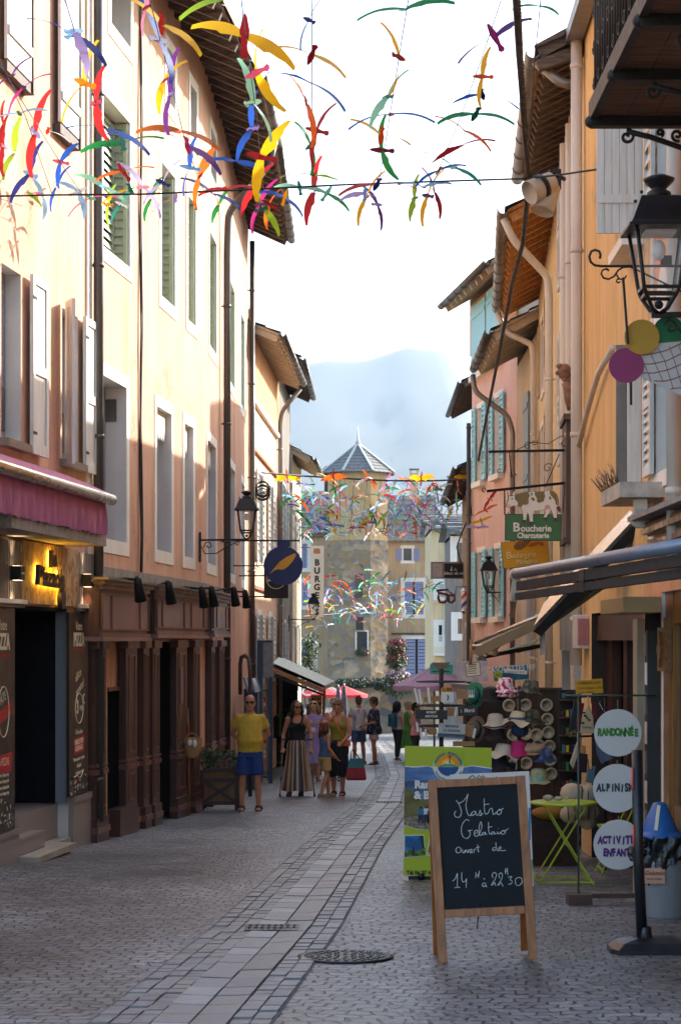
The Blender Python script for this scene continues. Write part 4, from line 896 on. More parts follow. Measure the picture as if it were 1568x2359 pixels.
def frontal(nm, xa, xb, ytop, yy, m, lab, wins, eave=None, shm=bluesh, roof=None, cat='house'):
    t = thing(nm, (px((xa+xb)/2, yy), yy+2, gz(yy)), lab, cat); f = Fac(px(xa, yy), yy, px(xb, yy), yy, 1); ops = []
    for (x0, x1, y0, y1, *r) in wins: ops.append((f.s_(x0), f.s_(x1), pz(y1, yy), pz(y0, yy)))
    mb = MB(f.T); wall(mb, 0, f.L, -5, pz(ytop, yy), ops, m, .25, revl, glass_d)
    for s in (0, f.L): mb.quad((s, 0, -5), (s, -8, -5), (s, -8, pz(ytop, yy)), (s, 0, pz(ytop, yy)), m)
    mb.build('wall', t)
    for (x0, x1, y0, y1, *r), (a, b, e, g) in zip(wins, ops):
        mb = MB(f.T); frame(mb, a, b, e, g, .22 if not r else .3, .03, whitep); wn = mb.build('window', t)
        mode = r[0] if r else 'open'; mb = MB(f.T); w_ = (b-a)/2
        if mode == 'open': louvers(mb, a-.12-(b-a)*.75, a-.12, .05, e, g, shm, 12); mb.build('shutter', wn); mb = MB(f.T); louvers(mb, b+.12, b+.12+(b-a)*.75, .05, e, g, shm, 12)
        elif mode == 'closed': louvers(mb, a, a+w_*.86, -.08, e, g, shm, 16); mb.build('shutter', wn); mb = MB(f.T); louvers(mb, b-w_*.92, b, -.08, e, g, shm, 16)
        if mb.v: mb.build('shutter', wn)
    if roof:
        y0_, y1_ = roof; mb = MB(f.T); e, g = pz(y0_, yy), pz(y1_, yy); nr = 9
        for i in range(nr):
            t0, t1 = i/nr, (i+1)/nr; s = -.3; rn = random.Random(i)
            while s < f.L+.3:
                s2 = min(s+rn.uniform(.5, .9), f.L+.3); h = rn.uniform(.02, .08)
                mb.add([(s, .5-5*t0, e+(g-e)*t0+h), (s2-.02, .5-5*t0, e+(g-e)*t0+h), (s2-.02, .5-5*t1, e+(g-e)*t1), (s, .5-5*t1, e+(g-e)*t1), (s, .5-5*t0, e+(g-e)*t0-.05), (s2-.02, .5-5*t0, e+(g-e)*t0-.05)], [(0, 1, 2, 3), (0, 1, 5, 4)], slate); s = s2
        mb.quad((-.3, .5, e-.06), (f.L+.3, .5, e-.06), (f.L+.3, 0, e-.06), (-.3, 0, e-.06), woodold)
        for s in (0, f.L): mb.add([(s, 0, e-.1), (s, -4.5, g), (s, -8, e-.1)], [(0, 1, 2)], m)
        mb.quad((-.3, -4.5, g), (f.L+.3, -4.5, g), (f.L+.3, -8.5, e), (-.3, -8.5, e), slate)
        mb.build('roof', t)
    return f, t
farbeige = stucco('far_beige_render', '#c2aa88', '#b59b78', '#a88d6a')
fl, t1_ = frontal('house', 640, 757, 1225, 143, farbeige, 'beige house left of the stone tower with blue grey shutters', [(696, 708, 1252, 1308, 'closed'), (696, 708, 1342, 1395, 'closed'), (696, 722, 1480, 1565, 'closed')], roof=(1228, 1120))
mb = MB(fl.T)
for i in range(26): s = fl.L*(i+.5)/26; mb.tube([(s, .35, pz(1232, 141)), (s, -.1, pz(1226, 141)+.25)], .09, tilem, 6)
mb.build('tile_fringe', t1_)
fr_, t2_ = frontal('house', 862, 1001, 1245, 143.5, farbeige, 'beige house right of the stone tower with slate roof and lavender shutters', [(929, 948, 1263, 1291), (932, 975, 1340, 1415, 'closed'), (934, 986, 1472, 1600, 'closed')], roof=(1246, 1130))
mb = MB(fr_.T); mb.box(fr_.s_(902), fr_.L, .02, .12, pz(1462), pz(1457), woodold); mb.build('lintel', t2_)
chm = stucco('chimney_render', '#cdb694', '#bfa682', None)
def chimney(xa, xb, ya, yb, yy, lab, cap=True):
    t = thing('chimney', (px((xa+xb)/2, yy), yy, pz(yb, yy)), lab, 'chimney'); mb = MB(); a, b = px(xa, yy), px(xb, yy); mb.box(a, b, yy-.3, yy+.3, pz(yb, yy), pz(ya, yy), chm); mb.build('stack', t)
    mb = MB(); z = pz(ya, yy); mb.box(a-.06, b+.06, yy-.36, yy+.36, z+.25, z+.33, zincd)
    for x in (a+.05, b-.05): mb.box(x-.05, x+.05, yy-.3, yy+.3, z, z+.25, chm)
    mb.build('cap', t)
chimney(944, 963, 1090, 1150, 146, 'cream square chimney just right of the tower roof'); chimney(1031, 1042, 1108, 1185, 130, 'slim cream chimney with slots, in front of the slate roofs')
t = thing('chimney', (px(752), YT+5, pz(1090)), 'round metal chimney cowl left of the tower roof', 'chimney'); mb = MB(); mb.lathe([(.2, -1), (.2, .5), (.36, .52), (.36, .75), (.05, 1.0)], (px(752), YT+5, pz(1090)), zincd, 12); mb.build('cowl', t)
# yellow house on the right of the square with balcony
yy = 108; fy, ty_ = frontal('house', 993, 1120, 1215, yy, ochy, 'yellow house with white balcony right of the square', [(1010, 1030, 1345, 1375, 'none'), (1041, 1052, 1405, 1470, 'none'), (1010, 1018, 1440, 1478, 'none')], roof=(1218, 1170))
mb = MB(fy.T); a, b = fy.s_(998), fy.s_(1032)
for (z0, z1) in ((1505, 1465), (1378, 1345)):
    za, zb = pz(z0, yy), pz(z1, yy); mb.box(a, b, .0, .6, za-.12, za, whitep)
    for i in range(15): s = a+(b-a)*i/14; mb.box(s-.015, s+.015, .57, .59, za, zb, whitep)
    mb.box(a, b, .56, .6, zb, zb+.05, whitep)
mb.build('balcony', ty_)
mb = MB(fy.T); mb.tube([(fy.s_(1026), .1, -3), (fy.s_(1026), .1, pz(1225, yy))], .09, pvcw, 8); mb.build('downpipe', ty_)
yy = 88; fb, tb_ = frontal('house', 1046, 1150, 1225, yy, stucco('grey_timber_render', '#8d8378', '#7c7268', None), 'grey house edge with louvred shutters behind the barber pole', [(1052, 1066, 1250, 1300, 'closed'), (1054, 1068, 1425, 1460, 'closed')], roof=(1228, 1185), shm=mat('brown_grey_louvre', '#8b7a6a', .6, var=.15))
# low wall across the square
lowst = mat('square_stone_wall', '#a08a6a', .9, var=.35, vs=3, bump=.5)
t = thing('stone_wall', (px(900, 100), 100, -3.2), 'low rubble stone wall with greenery at the foot of the tower', 'wall'); mb = MB(); mb.box(px(770, 100), px(1000, 100), 100, 100.6, -3.6, -.6, stone); mb.build('wall_body', t)
rn = random.Random(2); ivy = mat('dark_ivy', (.025, .045, .02), .6, var=.4, vs=8)
def leaves(mb, c, r, n, m, size=.09, rn=rn, flat=1.):
    for i in range(n):
        while True:
            p = V((rn.uniform(-1, 1), rn.uniform(-1, 1), rn.uniform(-1, 1)))
            if p.length < 1: break
        q = V(c)+V((p.x*r[0], p.y*r[1], p.z*r[2])); a = V((rn.gauss(0, 1), rn.gauss(0, 1), rn.gauss(0, 1))).normalized(); b = a.orthogonal().normalized(); s_ = size*rn.uniform(.6, 1.4)
        mb.add([q-a*s_, q+b*s_*.45, q+a*s_, q-b*s_*.45], [(0, 1, 2, 3)], m[rn.randrange(len(m))] if isinstance(m, list) else m)
mb = MB(); leaves(mb, (px(840, 99.8), 99.8, -.55), (2.0, .3, .25), 500, ivy, .12); leaves(mb, (px(920, 99.8), 99.8, -.75), (1.4, .3, .3), 400, ivy, .12); mb.build('ivy', t)
leafm = [mat('leaf_mid', (.045, .085, .022), .55, var=.3), mat('leaf_dark', (.022, .048, .016), .55, var=.3), mat('leaf_light', (.09, .13, .03), .55, var=.3)]
redfl = mat('red_petals', (.24, .015, .02), .5, var=.3); whitefl = mat('white_petals', (.7, .68, .62), .5); purpfl = mat('purple_petals', (.25, .05, .2), .5)
# flower tower
c = V((px(914, 84), 84, gz(84))); t = thing('flower_tower', c, 'tall pole of stacked red and white geranium baskets in the square', 'flower tower')
mb = MB(); mb.tube([c, c+V((0, 0, 4.1))], .07, mat('green_post', (.02, .07, .04), .5), 10); mb.build('pole', t)
for (y_, r) in ((1490, .46), (1520, .52), (1560, .62), (1582, .6)):
    z = pz(y_, 84); mb = MB(); leaves(mb, (c.x, c.y, z-.1), (r, r, .32), 420, leafm, .08)
    leaves(mb, (c.x, c.y-.1, z+.1), (r*.95, r*.95, .3), 420, [redfl, redfl, leafm[0]] if y_ < 1550 else [redfl, whitefl, purpfl, leafm[1]], .06); mb.build('flower_basket', t)
# climbing shrub on the left, green plant right
for (xx, yy_, z0, z1, sx_, lab) in ((712, 74, 1565, 1472, .30, 'leggy green shrub climbing beside the far blue shutters on the left'), (1058, 95, 1512, 1445, .42, 'leafy green climber beside the white balcony on the right')):
    b_ = V((px(xx, yy_), yy_, gz(yy_))); t = thing('climbing_plant', b_, lab, 'plant'); mb = MB(); top = pz(z1, yy_); rn2 = random.Random(xx)
    for k in range(5):
        pts = [b_+V((rn2.gauss(0, .08), 0, 0))]
        for i in range(1, 8): pts.append(V((b_.x+rn2.gauss(0, sx_*.5), b_.y+rn2.gauss(0, .15), b_.z+(top-b_.z)*i/7)))
        mb.tube(pts, .02, oldw, 5)
    mb.build('stem', t); mb = MB()
    for i in range(16): zz = pz(z0, yy_)+(top-pz(z0, yy_))*i/15; leaves(mb, (b_.x+rn2.gauss(0, sx_*.35), b_.y-.1, zz), (sx_, .3, .28), 60 if sx_ < .4 else 110, leafm, .075, rn2)
    mb.build('foliage', t)
c = V((px(833), ty-RO-.1, pz(1508))); t = thing('window_box', c, 'green window box planting under the tower window', 'plant'); mb = MB(); mb.box(c.x-.4, c.x+.4, c.y-.1, c.y+.1, c.z-.1, c.z+.05, oldw); mb.build('trough', t); mb = MB(); leaves(mb, c+V((0, -.05, .2)), (.5, .2, .3), 260, leafm+[redfl], .1); mb.build('foliage', t)
# haze: see end
# ================================================================ LANTERNS, SIGNS, AWNINGS
pane = bpy.data.materials.new('lantern_glass'); pane.use_nodes = True
b_ = pane.node_tree.nodes['Principled BSDF']; b_.inputs['Base Color'].default_value = (.75, .78, .78, 1); b_.inputs['Roughness'].default_value = .08; b_.inputs['Alpha'].default_value = .13
def scroll(mb, c, U, W, r, m, a0, turns=1.3, th=.01, sgn_=1):
    mb.tube([V(c)+V(U)*math.cos(R(a0)+sgn_*t*turns*6.283/22)*r*(1-t/26)+V(W)*math.sin(R(a0)+sgn_*t*turns*6.283/22)*r*(1-t/26) for t in range(23)], th, m, 6)
def lantern(base, k, wallpt, lab):
    base = V(base); t = thing('street_lantern', wallpt, lab, 'street lamp', 'four sided black street lanterns on wall arms'); T = Matrix.Translation(base) @ Matrix.Scale(k, 4)
    def sq(h, z): return [(-h, -h, z), (h, -h, z), (h, h, z), (-h, h, z)]
    mb = MB(T); mb.loft([sq(.215, .56), sq(.20, .585), sq(.135, .75), sq(.12, .76)], blackm, False); mb.lathe([(.085, .755), (.08, .80), (.05, .82), (.055, .83), (.10, .875), (.105, .89), (.05, .915), (.01, .92)], (0, 0, 0), blackm, 20)
    mb.loft([sq(.225, .545), sq(.225, .562)], blackm, False)
    for a in (-1, 1):
        for b in (-1, 1): mb.ball((a*.135, b*.135, .775), .012, blackm, 8, 6)
    mb.build('cap', t)
    mb = MB(T)
    for a in (-1, 1):
        for b in (-1, 1): mb.tube([(a*.17, b*.17, .55), (a*.115, b*.115, .16), (a*.10, b*.10, .12), (a*.05, b*.05, .03), (0, 0, .0)], .014, blackm, 6)
    for z, h in ((.16, .115), (.115, .098)):
        q = sq(h, z)
        for i in range(4): mb.beam(q[i], q[(i+1) % 4], .022, .022, blackm)
    mb.ball((0, 0, .06), .03, blackm); mb.build('frame', t)
    mb = MB(T); mb.loft([sq(.108, .17), sq(.163, .545)], pane, False, False); mb.build('pane', t)
    mb = MB(T); mb.ball((0, 0, .42), (.045, .045, .07), mat('white_lamp_bulb', (.75, .75, .72), .3, var=0)); mb.cbox((0, 0, .53), (.2, .2, .02), mat('white_reflector', (.6, .6, .58), .5)); mb.build('bulb', t)
    w = V(wallpt); mb = MB(); d = base-w; end = base+d.normalized()*.05*k+V((0, 0, -.01)); mb.beam(w, end, .035*k, .035*k, blackm); mb.beam(w+V((0, 0, .12)), w-V((0, 0, .42*k)), .05, .03, blackm)
    Uh = d.normalized(); L = d.length
    pts = [w+Uh*L*.03-V((0, 0, .12))*k, w+Uh*L*.10-V((0, 0, .26))*k, w+Uh*L*.35-V((0, 0, .26))*k, w+Uh*L*.62-V((0, 0, .12))*k, w+Uh*L*.85-V((0, 0, .03))*k]
    mb.tube(pts, .009, blackm, 6); scroll(mb, w+Uh*.16*k-V((0, 0, .11*k)), Uh, V((0, 0, 1)), .085*k, blackm, 200, 1.2, .008, -1); scroll(mb, w+Uh*L*.8-V((0, 0, .09*k)), Uh, V((0, 0, 1)), .05*k, blackm, 20, 1.2, .007)
    mb.build('wall_arm', t); return t
f = FS[1]; wl_ = f.pt(f.s_(458), .02, f.Z(458, 1244)); lantern(P(568, 1241, wl_.y-.1), .80, wl_, 'black street lantern on scrolled arm above the brown shopfront, by the round blue sign')
lantern(P(1517, 722, 12.9), 1.0, (2.49, 12.9, P(0, 722, 12.9).z), 'biggest black street lantern, near the balcony at top right')
lantern(P(1125, 1364, 41.5), .84, (3.5, 41.3, P(0, 1364, 41.3).z), 'black street lantern in front of turquoise shutters on the pink house')
lantern(P(722, 1427, 57), .84, (-1.5, 57, P(0, 1427, 57).z), 'small distant black street lantern overlapping the tall white sign')

X_, Y_, Z_ = V((1, 0, 0)), V((0, 1, 0)), V((0, 0, 1))
def face(px_, py_, z): return P(px_, py_, z)
# round blue sign with yellow blade
navy = mat('navy_sign_paint', '#12245c', .45, var=.06); gold = mat('golden_yellow_paint', '#d9a012', .45, var=.05)
z = 36.0; c = P(652, 1303, z); k = z/F
t = thing('hanging_sign', c+V((0, 0, 57*k)), 'round navy blue sign with a golden blade, hung from an iron arm', 'sign')
mb = MB(); mb.disc(c, X_, Z_, 45*k, .05, navy, 48); mb.box(c.x-.11, c.x+.13, z-.02, z+.02, c.z+44*k, c.z+57*k, navy); mb.build('board', t)
mb = MB(); Q = lambda x, y: ((x-652)*k, (1303-y)*k)
pts = [(622, 1347-25), (626, 1341-25), (640, 1326-28), (655, 1307-28), (668, 1292-24), (680, 1279-8+5), (684, 1278)]
poly = [(621, 1322), (634, 1306), (645, 1291+2), (658, 1284), (672, 1277), (680, 1274), (682, 1279), (674, 1293), (664, 1304), (655, 1311), (648, 1312), (640, 1311), (632, 1314)]
mb.prism([Q(*p) for p in poly], c+V((0, -.03, 0)), X_, Z_, .012, gold); mb.build('blade_emblem', t)
mb = MB(); mb.tube([(-2.0, z, c.z+58*k), (c.x+38*k, z, c.z+58*k)], .018, blackm, 6); mb.tube([(-1.98, z, c.z-.0), (c.x-45*k, z, c.z)], .012, blackm, 6); mb.build('arm', t)
z = 38.0; k = z/F; c = P(636, 1346, z); t = thing('hanging_sign', c+V((0, 0, 31*k)), 'square dark brown sign with pale circle, half hidden behind the round blue one', 'sign')
dkb = mat('dark_brown_sign', '#2b221c', .5); mb = MB(); mb.box(c.x-28*k, c.x+28*k, z-.03, z+.03, c.z-32*k, c.z+32*k, dkb); mb.build('board', t)
mb = MB(); mb.tube(arc(c+V((0, -.034, 12*k)), X_, Z_, 22*k, 150, 400, 30), .008, cream, 5); mb.text('20', c+V((-.09, -.032, 8*k)), X_, Z_, .17, cream, .002, 'CENTER', 0, .006); mb.prism([(-.21, .16), (-.1, .14), (-.08, .2), (-.16, .24)], c+V((0, -.032, 0)), X_, Z_, .003, redp); mb.build('emblem', t)
mb = MB(); mb.tube([(-1.97, z, c.z+20*k), (c.x-28*k, z, c.z+20*k)], .015, blackm, 6); mb.tube([(-1.97, z, c.z-28*k), (c.x-28*k, z, c.z-28*k)], .015, blackm, 6); mb.build('arm', t)
# tall white BURGER banner
z = 62.0; k = z/F; t = thing('banner_sign', P(730, 1258, z), 'tall white vertical sign reading BURGER in dark letters', 'sign')
wsg = mat('white_sign_face', '#f0ece0', .6, var=.04); darkl = mat('charcoal_letter', '#33302c', .6, var=.04)
a, b = P(715, 1421, z), P(745.5, 1257, z); mb = MB(); mb.box(a.x, b.x, z-.04, z+.04, a.z, b.z, wsg); mb.build('board', t)
mb = MB()
for i, ch in enumerate('BURGERS'): q = P(730, 1305+19.0*i-(3 if i else 3), z); mb.text(ch, (q.x, z-.043, q.z-.0), X_, Z_, .27, darkl, .002, 'CENTER', 0, .012)
mb.build('lettering', t)
q = P(729.5, 1269, z); mb = MB(); mb.prism([(-.10, -.085), (.10, -.085), (.11, -.02), (.09, .08), (-.09, .08), (-.11, -.02)], (q.x, z-.045, q.z), X_, Z_, .006, mat('bun_orange', '#c98a5a', .6)); mb.build('bun_emblem', t)
mb = MB(); mb.tube([(-1.3, z, b.z-.05), (a.x+.02, z, b.z-.05)], .015, mat('rusty_bar', '#8a5a40', .7), 6); mb.build('arm', t)
# black and pale shop sign, right
z = 56.0; k = z/F; t = thing('hanging_sign', P(1040, 1295, z), 'double sign with pale panel and black panel lettered in white script, far right', 'sign')
mvf = mat('mauve_sign_frame', '#a58a86', .6); blk = mat('black_sign_face', '#1a1917', .5); ivp = mat('ivory_panel', '#cfc4b6', .6)
mb = MB(); a, b = P(992, 1333, z), P(1078, 1294, z); mb.box(a.x, b.x+.25, z-.04, z+.04, a.z, b.z, mvf); mb.build('frame', t)
mb = MB(); a, b = P(995, 1330, z), P(1018, 1298, z); mb.box(a.x, b.x, z-.05, z-.041, a.z, b.z, ivp); mb.tube(arc(((a.x+b.x)/2, z-.052, (a.z+b.z)/2+.03), X_, Z_, .07, 0, 360, 14), .006, mat('faint_ring', '#b8a98f'), 4); mb.build('pale_panel', t)
mb = MB(); a, b = P(1023, 1331, z), P(1066, 1298, z); mb.box(a.x, b.x, z-.05, z-.041, a.z, b.z, blk); bp_ = mb.build('black_panel', t)
mb = MB(); q = P(1044, 1323.5, z); mb.text('blanc du nil', (q.x, z-.052, q.z), X_, Z_, .125, wsg, .002, 'CENTER', .35, .002); q = P(1036, 1315, z); mb.prism([(0, 0), (.06, .0), (.055, .16)], (q.x, z-.053, q.z), X_, Z_, .003, wsg); mb.prism([(.08, .01), (.22, .01), (.15, .09)], (q.x, z-.053, q.z), X_, Z_, .003, mat('dusty_pink_print', '#b98a86')); mb.build('lettering', bp_)
# spectacles sign and barber pole
z = 54.0; t = thing('spectacles_sign', P(1055, 1352, z), 'big red pair of spectacles hung as an optician sign', 'sign'); spr = mat('dark_red_frame', '#6d1f18', .4)
mb = MB(); L1 = [(1010, 1365), (1030, 1370), (1030, 1382), (1022, 1388), (1013, 1387), (1009, 1378)]; L2 = [(1033, 1371), (1046, 1372), (1047, 1382), (1040, 1388), (1034, 1387)]
for Lp in (L1, L2):
    ps_ = [P(x, y, z) for x, y in Lp]; ps_ = ps_+[ps_[0], ps_[1]]; mb.tube(ps_, .035, spr, 8)
mb.tube([P(1029, 1371, z), P(1034, 1372, z)], .035, spr, 8); mb.tube([P(1010, 1365, z), P(1006, 1360, z), V(P(1030, 1358, z+.5))], .03, spr, 8); mb.tube([P(1046, 1372, z), V(P(1032, 1361, z+.5))], .03, spr, 8); mb.build('frame', t)
for Lp in (L1, L2):
    mb = MB(); mb.prism([((P(x, y, z)-P(1030, 1378, z)).x, (P(x, y, z)-P(1030, 1378, z)).z) for x, y in Lp], P(1030, 1378, z), X_, Z_, .01, pane); mb.build('lens', t)
mb = MB(); mb.tube([P(1047, 1380, z), P(1050, 1352, z), P(1085, 1350, z)], .012, blackm, 5); mb.build('hanger', t)
z = 45.5; q = P(1069.5, 1414, z); kz = z/F; t = thing('barber_pole', q, 'striped red white and blue barber pole with chrome ends', 'barber pole'); chrome = mat('chrome', (.75, .73, .7), .15, 1, var=.05)
h = 59*kz; r = 7.2*kz; mb = MB(); zz = h*.15; n = 24; m_ = [mat('pole_red', '#b03a2a', .35), mat('pole_white', '#e4ddd0', .35), mat('pole_blue', '#243f86', .35), mat('pole_white', 1)]
NZ_ = 20
for i in range(NZ_):
    for kx in range(n):
        z0, z1 = q.z+zz+(h*.7)*i/NZ_, q.z+zz+(h*.7)*(i+1)/NZ_; a0_, a1_ = 2*math.pi*kx/n, 2*math.pi*(kx+1)/n; idx = int(((kx/n*-1+i/NZ_*1.05) % 1)*4)
        mb.add([(q.x+r*math.cos(a0_), q.y+r*math.sin(a0_), z0), (q.x+r*math.cos(a1_), q.y+r*math.sin(a1_), z0), (q.x+r*math.cos(a1_), q.y+r*math.sin(a1_), z1), (q.x+r*math.cos(a0_), q.y+r*math.sin(a0_), z1)], [(0, 1, 2, 3)], m_[idx], False)
mb.build('striped_cylinder', t)
for nm, s0, sg in (('top_cap', h*.85, 1), ('bottom_cap', h*.15, -1)):
    mb = MB(); mb.lathe([(r*1.02, 0), (r*1.25, sg*.01), (r*1.25, sg*h*.05), (r*.95, sg*h*.06), (r*.9, sg*h*.11), (r*.6, sg*h*.15), (.005, sg*h*.16)], q+V((0, 0, s0)), chrome, 20); mb.build(nm, t)
mb = MB(); mb.beam(q+V((0, 0, h*.95)), q+V((.35, .1, h*.95)), .03, .03, blackm); mb.beam(q+V((0, 0, h*.05)), q+V((.35, .1, h*.05)), .03, .03, blackm); mb.build('bracket', t)

# butcher's sign: green board and cow
z = 22.4; k = z/F
def zq(x, y): return ((1240+x/8.2526)/1.0855, (1210+y/8.2526)/1.0855)     # enlargement coordinates to picture
c = P(*zq(765, 890), z); q2 = lambda x, y: ((zq(x, y)[0]-zq(765, 890)[0])*k, (zq(765, 890)[1]-zq(x, y)[1])*k)
t = thing('hanging_sign', c+V((0, 0, 1.0)), 'green butcher sign lettered in white with a cut out brown and white cow on top', 'sign')
grn = mat('green_sign_paint', '#3d7040', .45, var=.06); cow_w = mat('cow_cream', '#e8e0d0', .5, var=.03); cow_b = mat('cow_brown', '#7c6a3c', .5, var=.05); hoof = mat('hoof_red_brown', '#6a2a24', .5); pinku = mat('udder_pink', '#d09a90', .5)
mb = MB(); mb.prism([q2(190, 625), q2(1345, 632), q2(1335, 1168), q2(185, 1155)], c, X_, Z_, .025, grn)
e_ = [q2(190, 625), q2(1345, 632), q2(1335, 1168), q2(185, 1155), q2(190, 625)]
for (u0, w0), (u1, w1) in zip(e_, e_[1:]): mb.beam(c+X_*u0+Z_*w0, c+X_*u1+Z_*w1, .03, .008, blk, (0, 0, 1) if abs(u1-u0) > .1 else (1, 0, 0))
mb.build('board', t)
mb = MB(); y_ = V((0, -.016, 0))
mb.text('B', c+y_+X_*q2(415, 0)[0]+Z_*q2(0, 975)[1], X_, Z_, .142, cow_w, .002, 'CENTER', 0, .004, 1.05); mb.text('oucherie', c+y_+X_*q2(505, 0)[0]+Z_*q2(0, 978)[1], X_, Z_, .106, cow_w, .002, 'LEFT', 0, .003, .93); mb.text('Charcuterie', c+y_+X_*q2(760, 0)[0]+Z_*q2(0, 1113)[1], X_, Z_, .086, cow_w, .002, 'CENTER', 0, .003, .87); mb.build('lettering', t)
body = [(250, 250), (240, 150), (262, 190), (290, 225), (330, 215), (345, 170), (385, 150), (375, 230), (470, 195), (600, 165), (800, 160), (1000, 150), (1090, 135), (1180, 160), (1235, 215), (1265, 300), (1275, 440), (1300, 480), (1320, 530), (1300, 590), (1255, 560), (1235, 480), (1245, 600), (1248, 740), (1170, 740), (1185, 690), (1150, 560), (1115, 510), (1110, 570), (1050, 650), (1025, 720), (960, 715), (990, 660), (1030, 560), (1000, 520), (900, 550), (780, 550), (750, 640), (755, 780), (730, 825), (660, 815), (690, 760), (670, 640), (640, 580), (625, 650), (610, 780), (530, 775), (560, 720), (545, 600), (515, 500), (440, 445), (340, 450), (270, 485), (215, 460), (225, 400), (255, 320)]
mb = MB(); ov = [q2(x, y) for x, y in body]; mb.prism(ov, c+V((0, -.021, 0)), X_, Z_, .016, cow_w)
cx_, cy_ = q2(760, 380); mb.prism([(cx_+(u-cx_)*1.03, cy_+(w_-cy_)*1.03) for u, w_ in ov], c+V((0, -.018, 0)), X_, Z_, .008, blk); cw = mb.build('cow_cutout', t); cw['label'] = 'brown and white cow cut out with dark outline'
mb = MB(); yy_ = c+V((0, -.031, 0))
for pl in ([(375, 235), (470, 200), (600, 170), (655, 165), (690, 250), (660, 290), (665, 390), (620, 430), (540, 425), (510, 490), (440, 440), (445, 380), (385, 320)], [(790, 165), (1000, 155), (985, 200), (1005, 245), (975, 360), (870, 395), (830, 350), (840, 310), (790, 220)], [(1095, 140), (1175, 162), (1235, 220), (1262, 320), (1262, 450), (1225, 420), (1215, 350), (1150, 270), (1105, 210)], [(710, 285), (760, 278), (795, 320), (785, 350), (740, 345)], [(715, 180), (745, 190), (740, 245), (710, 235)], [(1085, 250), (1125, 270), (1135, 315), (1090, 325)], [(255, 245), (290, 225), (335, 225), (365, 245), (280, 255)], [(305, 300), (345, 290), (340, 320), (310, 325)]): mb.prism([q2(x, y) for x, y in pl], yy_, X_, Z_, .004, cow_b)
for pl in ([(535, 740), (612, 745), (605, 790), (530, 775)], [(665, 780), (750, 775), (730, 825), (660, 815)], [(965, 690), (1035, 690), (1025, 720), (960, 725)], [(1172, 700), (1250, 700), (1240, 740), (1175, 745)], [(1235, 480), (1290, 450), (1320, 500), (1300, 590), (1260, 550)]): mb.prism([q2(x, y) for x, y in pl], yy_, X_, Z_, .005, hoof)
mb.prism([q2(x, y) for x, y in ((990, 490), (1020, 440), (1070, 430), (1105, 460), (1110, 520), (1050, 520), (1000, 530))], yy_, X_, Z_, .006, pinku); mb.prism([q2(x, y) for x, y in ((235, 430), (280, 425), (285, 460), (240, 455))], yy_, X_, Z_, .005, pinku); mb.build('coat_markings', cw)
def chain(mb, a, b, r=.009):
    a, b = V(a), V(b); n = max(3, int((b-a).length/.035))
    for i in range(n): p = a.lerp(b, (i+.5)/n); d = (b-a).normalized()*.017; mb.tube([p-d, p+d], r, blackm, 5)
mb = MB(); a = P(1121, 1131, z); b = P(1303, 1112, z+.3); mb.beam(a, b, .03, .03, blackm); scroll(mb, a+V((-.03, 0, .02)), X_, Z_, .03, blackm, -90, 1, .007, -1); mb.tube([P(1303, 1112, z+.3), P(1330, 1109, z+.4)], .02, blackm, 6); mb.build('arm', t)
mb = MB(); chain(mb, P(1161.5, 1127, z), P(1162, 1185, z)); mb.tube([P(1296, 1180, z), P(1300, 1115, z+.2)], .006, blackm, 5); mb.build('hanging_chain', t)
mb = MB(); mb.beam(P(1125, 1040, z+.2), P(1340, 1036, z+.4), .028, .028, blackm); chain(mb, P(1172, 1040, z+.2), P(1178, 1100, z+.2), .007); chain(mb, P(1288, 1045, z+.2), P(1255, 1122, z+.2), .006)
for x0, y0, r_, s_ in ((1215, 1027, .05, 1), (1230, 1018, .04, -1), (1300, 1022, .05, 1), (1262, 1078, .06, 1), (1150, 1085, .03, 1)): scroll(mb, P(x0, y0, z+.2), X_, Z_, r_, blackm, 40, 1.1, .005, s_)
mb.tube([P(x, y, z+.2) for x, y in ((1190, 1036), (1225, 1018), (1262, 1022), (1292, 1004), (1320, 1002))], .005, blackm, 5); t2 = thing('iron_bracket', P(1335, 1036, z+.4), 'empty black iron sign bracket with scrolls above the cow sign', 'bracket'); mb.build('bar_and_scrolls', t2)
# bakery sign, tilted
z = 23.3; k = z/F; pts = [zq(100, 1205), zq(1050, 1165), zq(1100, 1640), zq(155, 1745)]; c = P(*zq(600, 1440), z); q3 = lambda x, y: ((zq(x, y)[0]-zq(600, 1440)[0])*k, (zq(600, 1440)[1]-zq(x, y)[1])*k)
t = thing('hanging_sign', c+V((0, 0, .25)), 'tilted yellow bakery sign with loaf and croissant below the green one', 'sign'); ysg = mat('yellow_sign_paint', '#d79a0c', .5, var=.05); ltr = mat('pale_gold_letter', '#e8c878', .5); brn = mat('bread_brown', '#8a5a1a', .5, var=.2, vs=30)
mb = MB(); mb.prism([q3(100, 1205), q3(1050, 1150), q3(1100, 1640), q3(155, 1745)], c, X_, Z_, .02, ysg); pl_ = [q3(100, 1205), q3(1050, 1150), q3(1100, 1640), q3(155, 1745)]
for i in range(4): u0, w0 = pl_[i]; u1, w1 = pl_[(i+1) % 4]; mb.tube([c+X_*u0+Z_*w0, c+X_*u1+Z_*w1], .006, blk, 5)
mb.build('board', t); mb = MB(); y_ = V((0, -.013, 0)); rt_ = .075
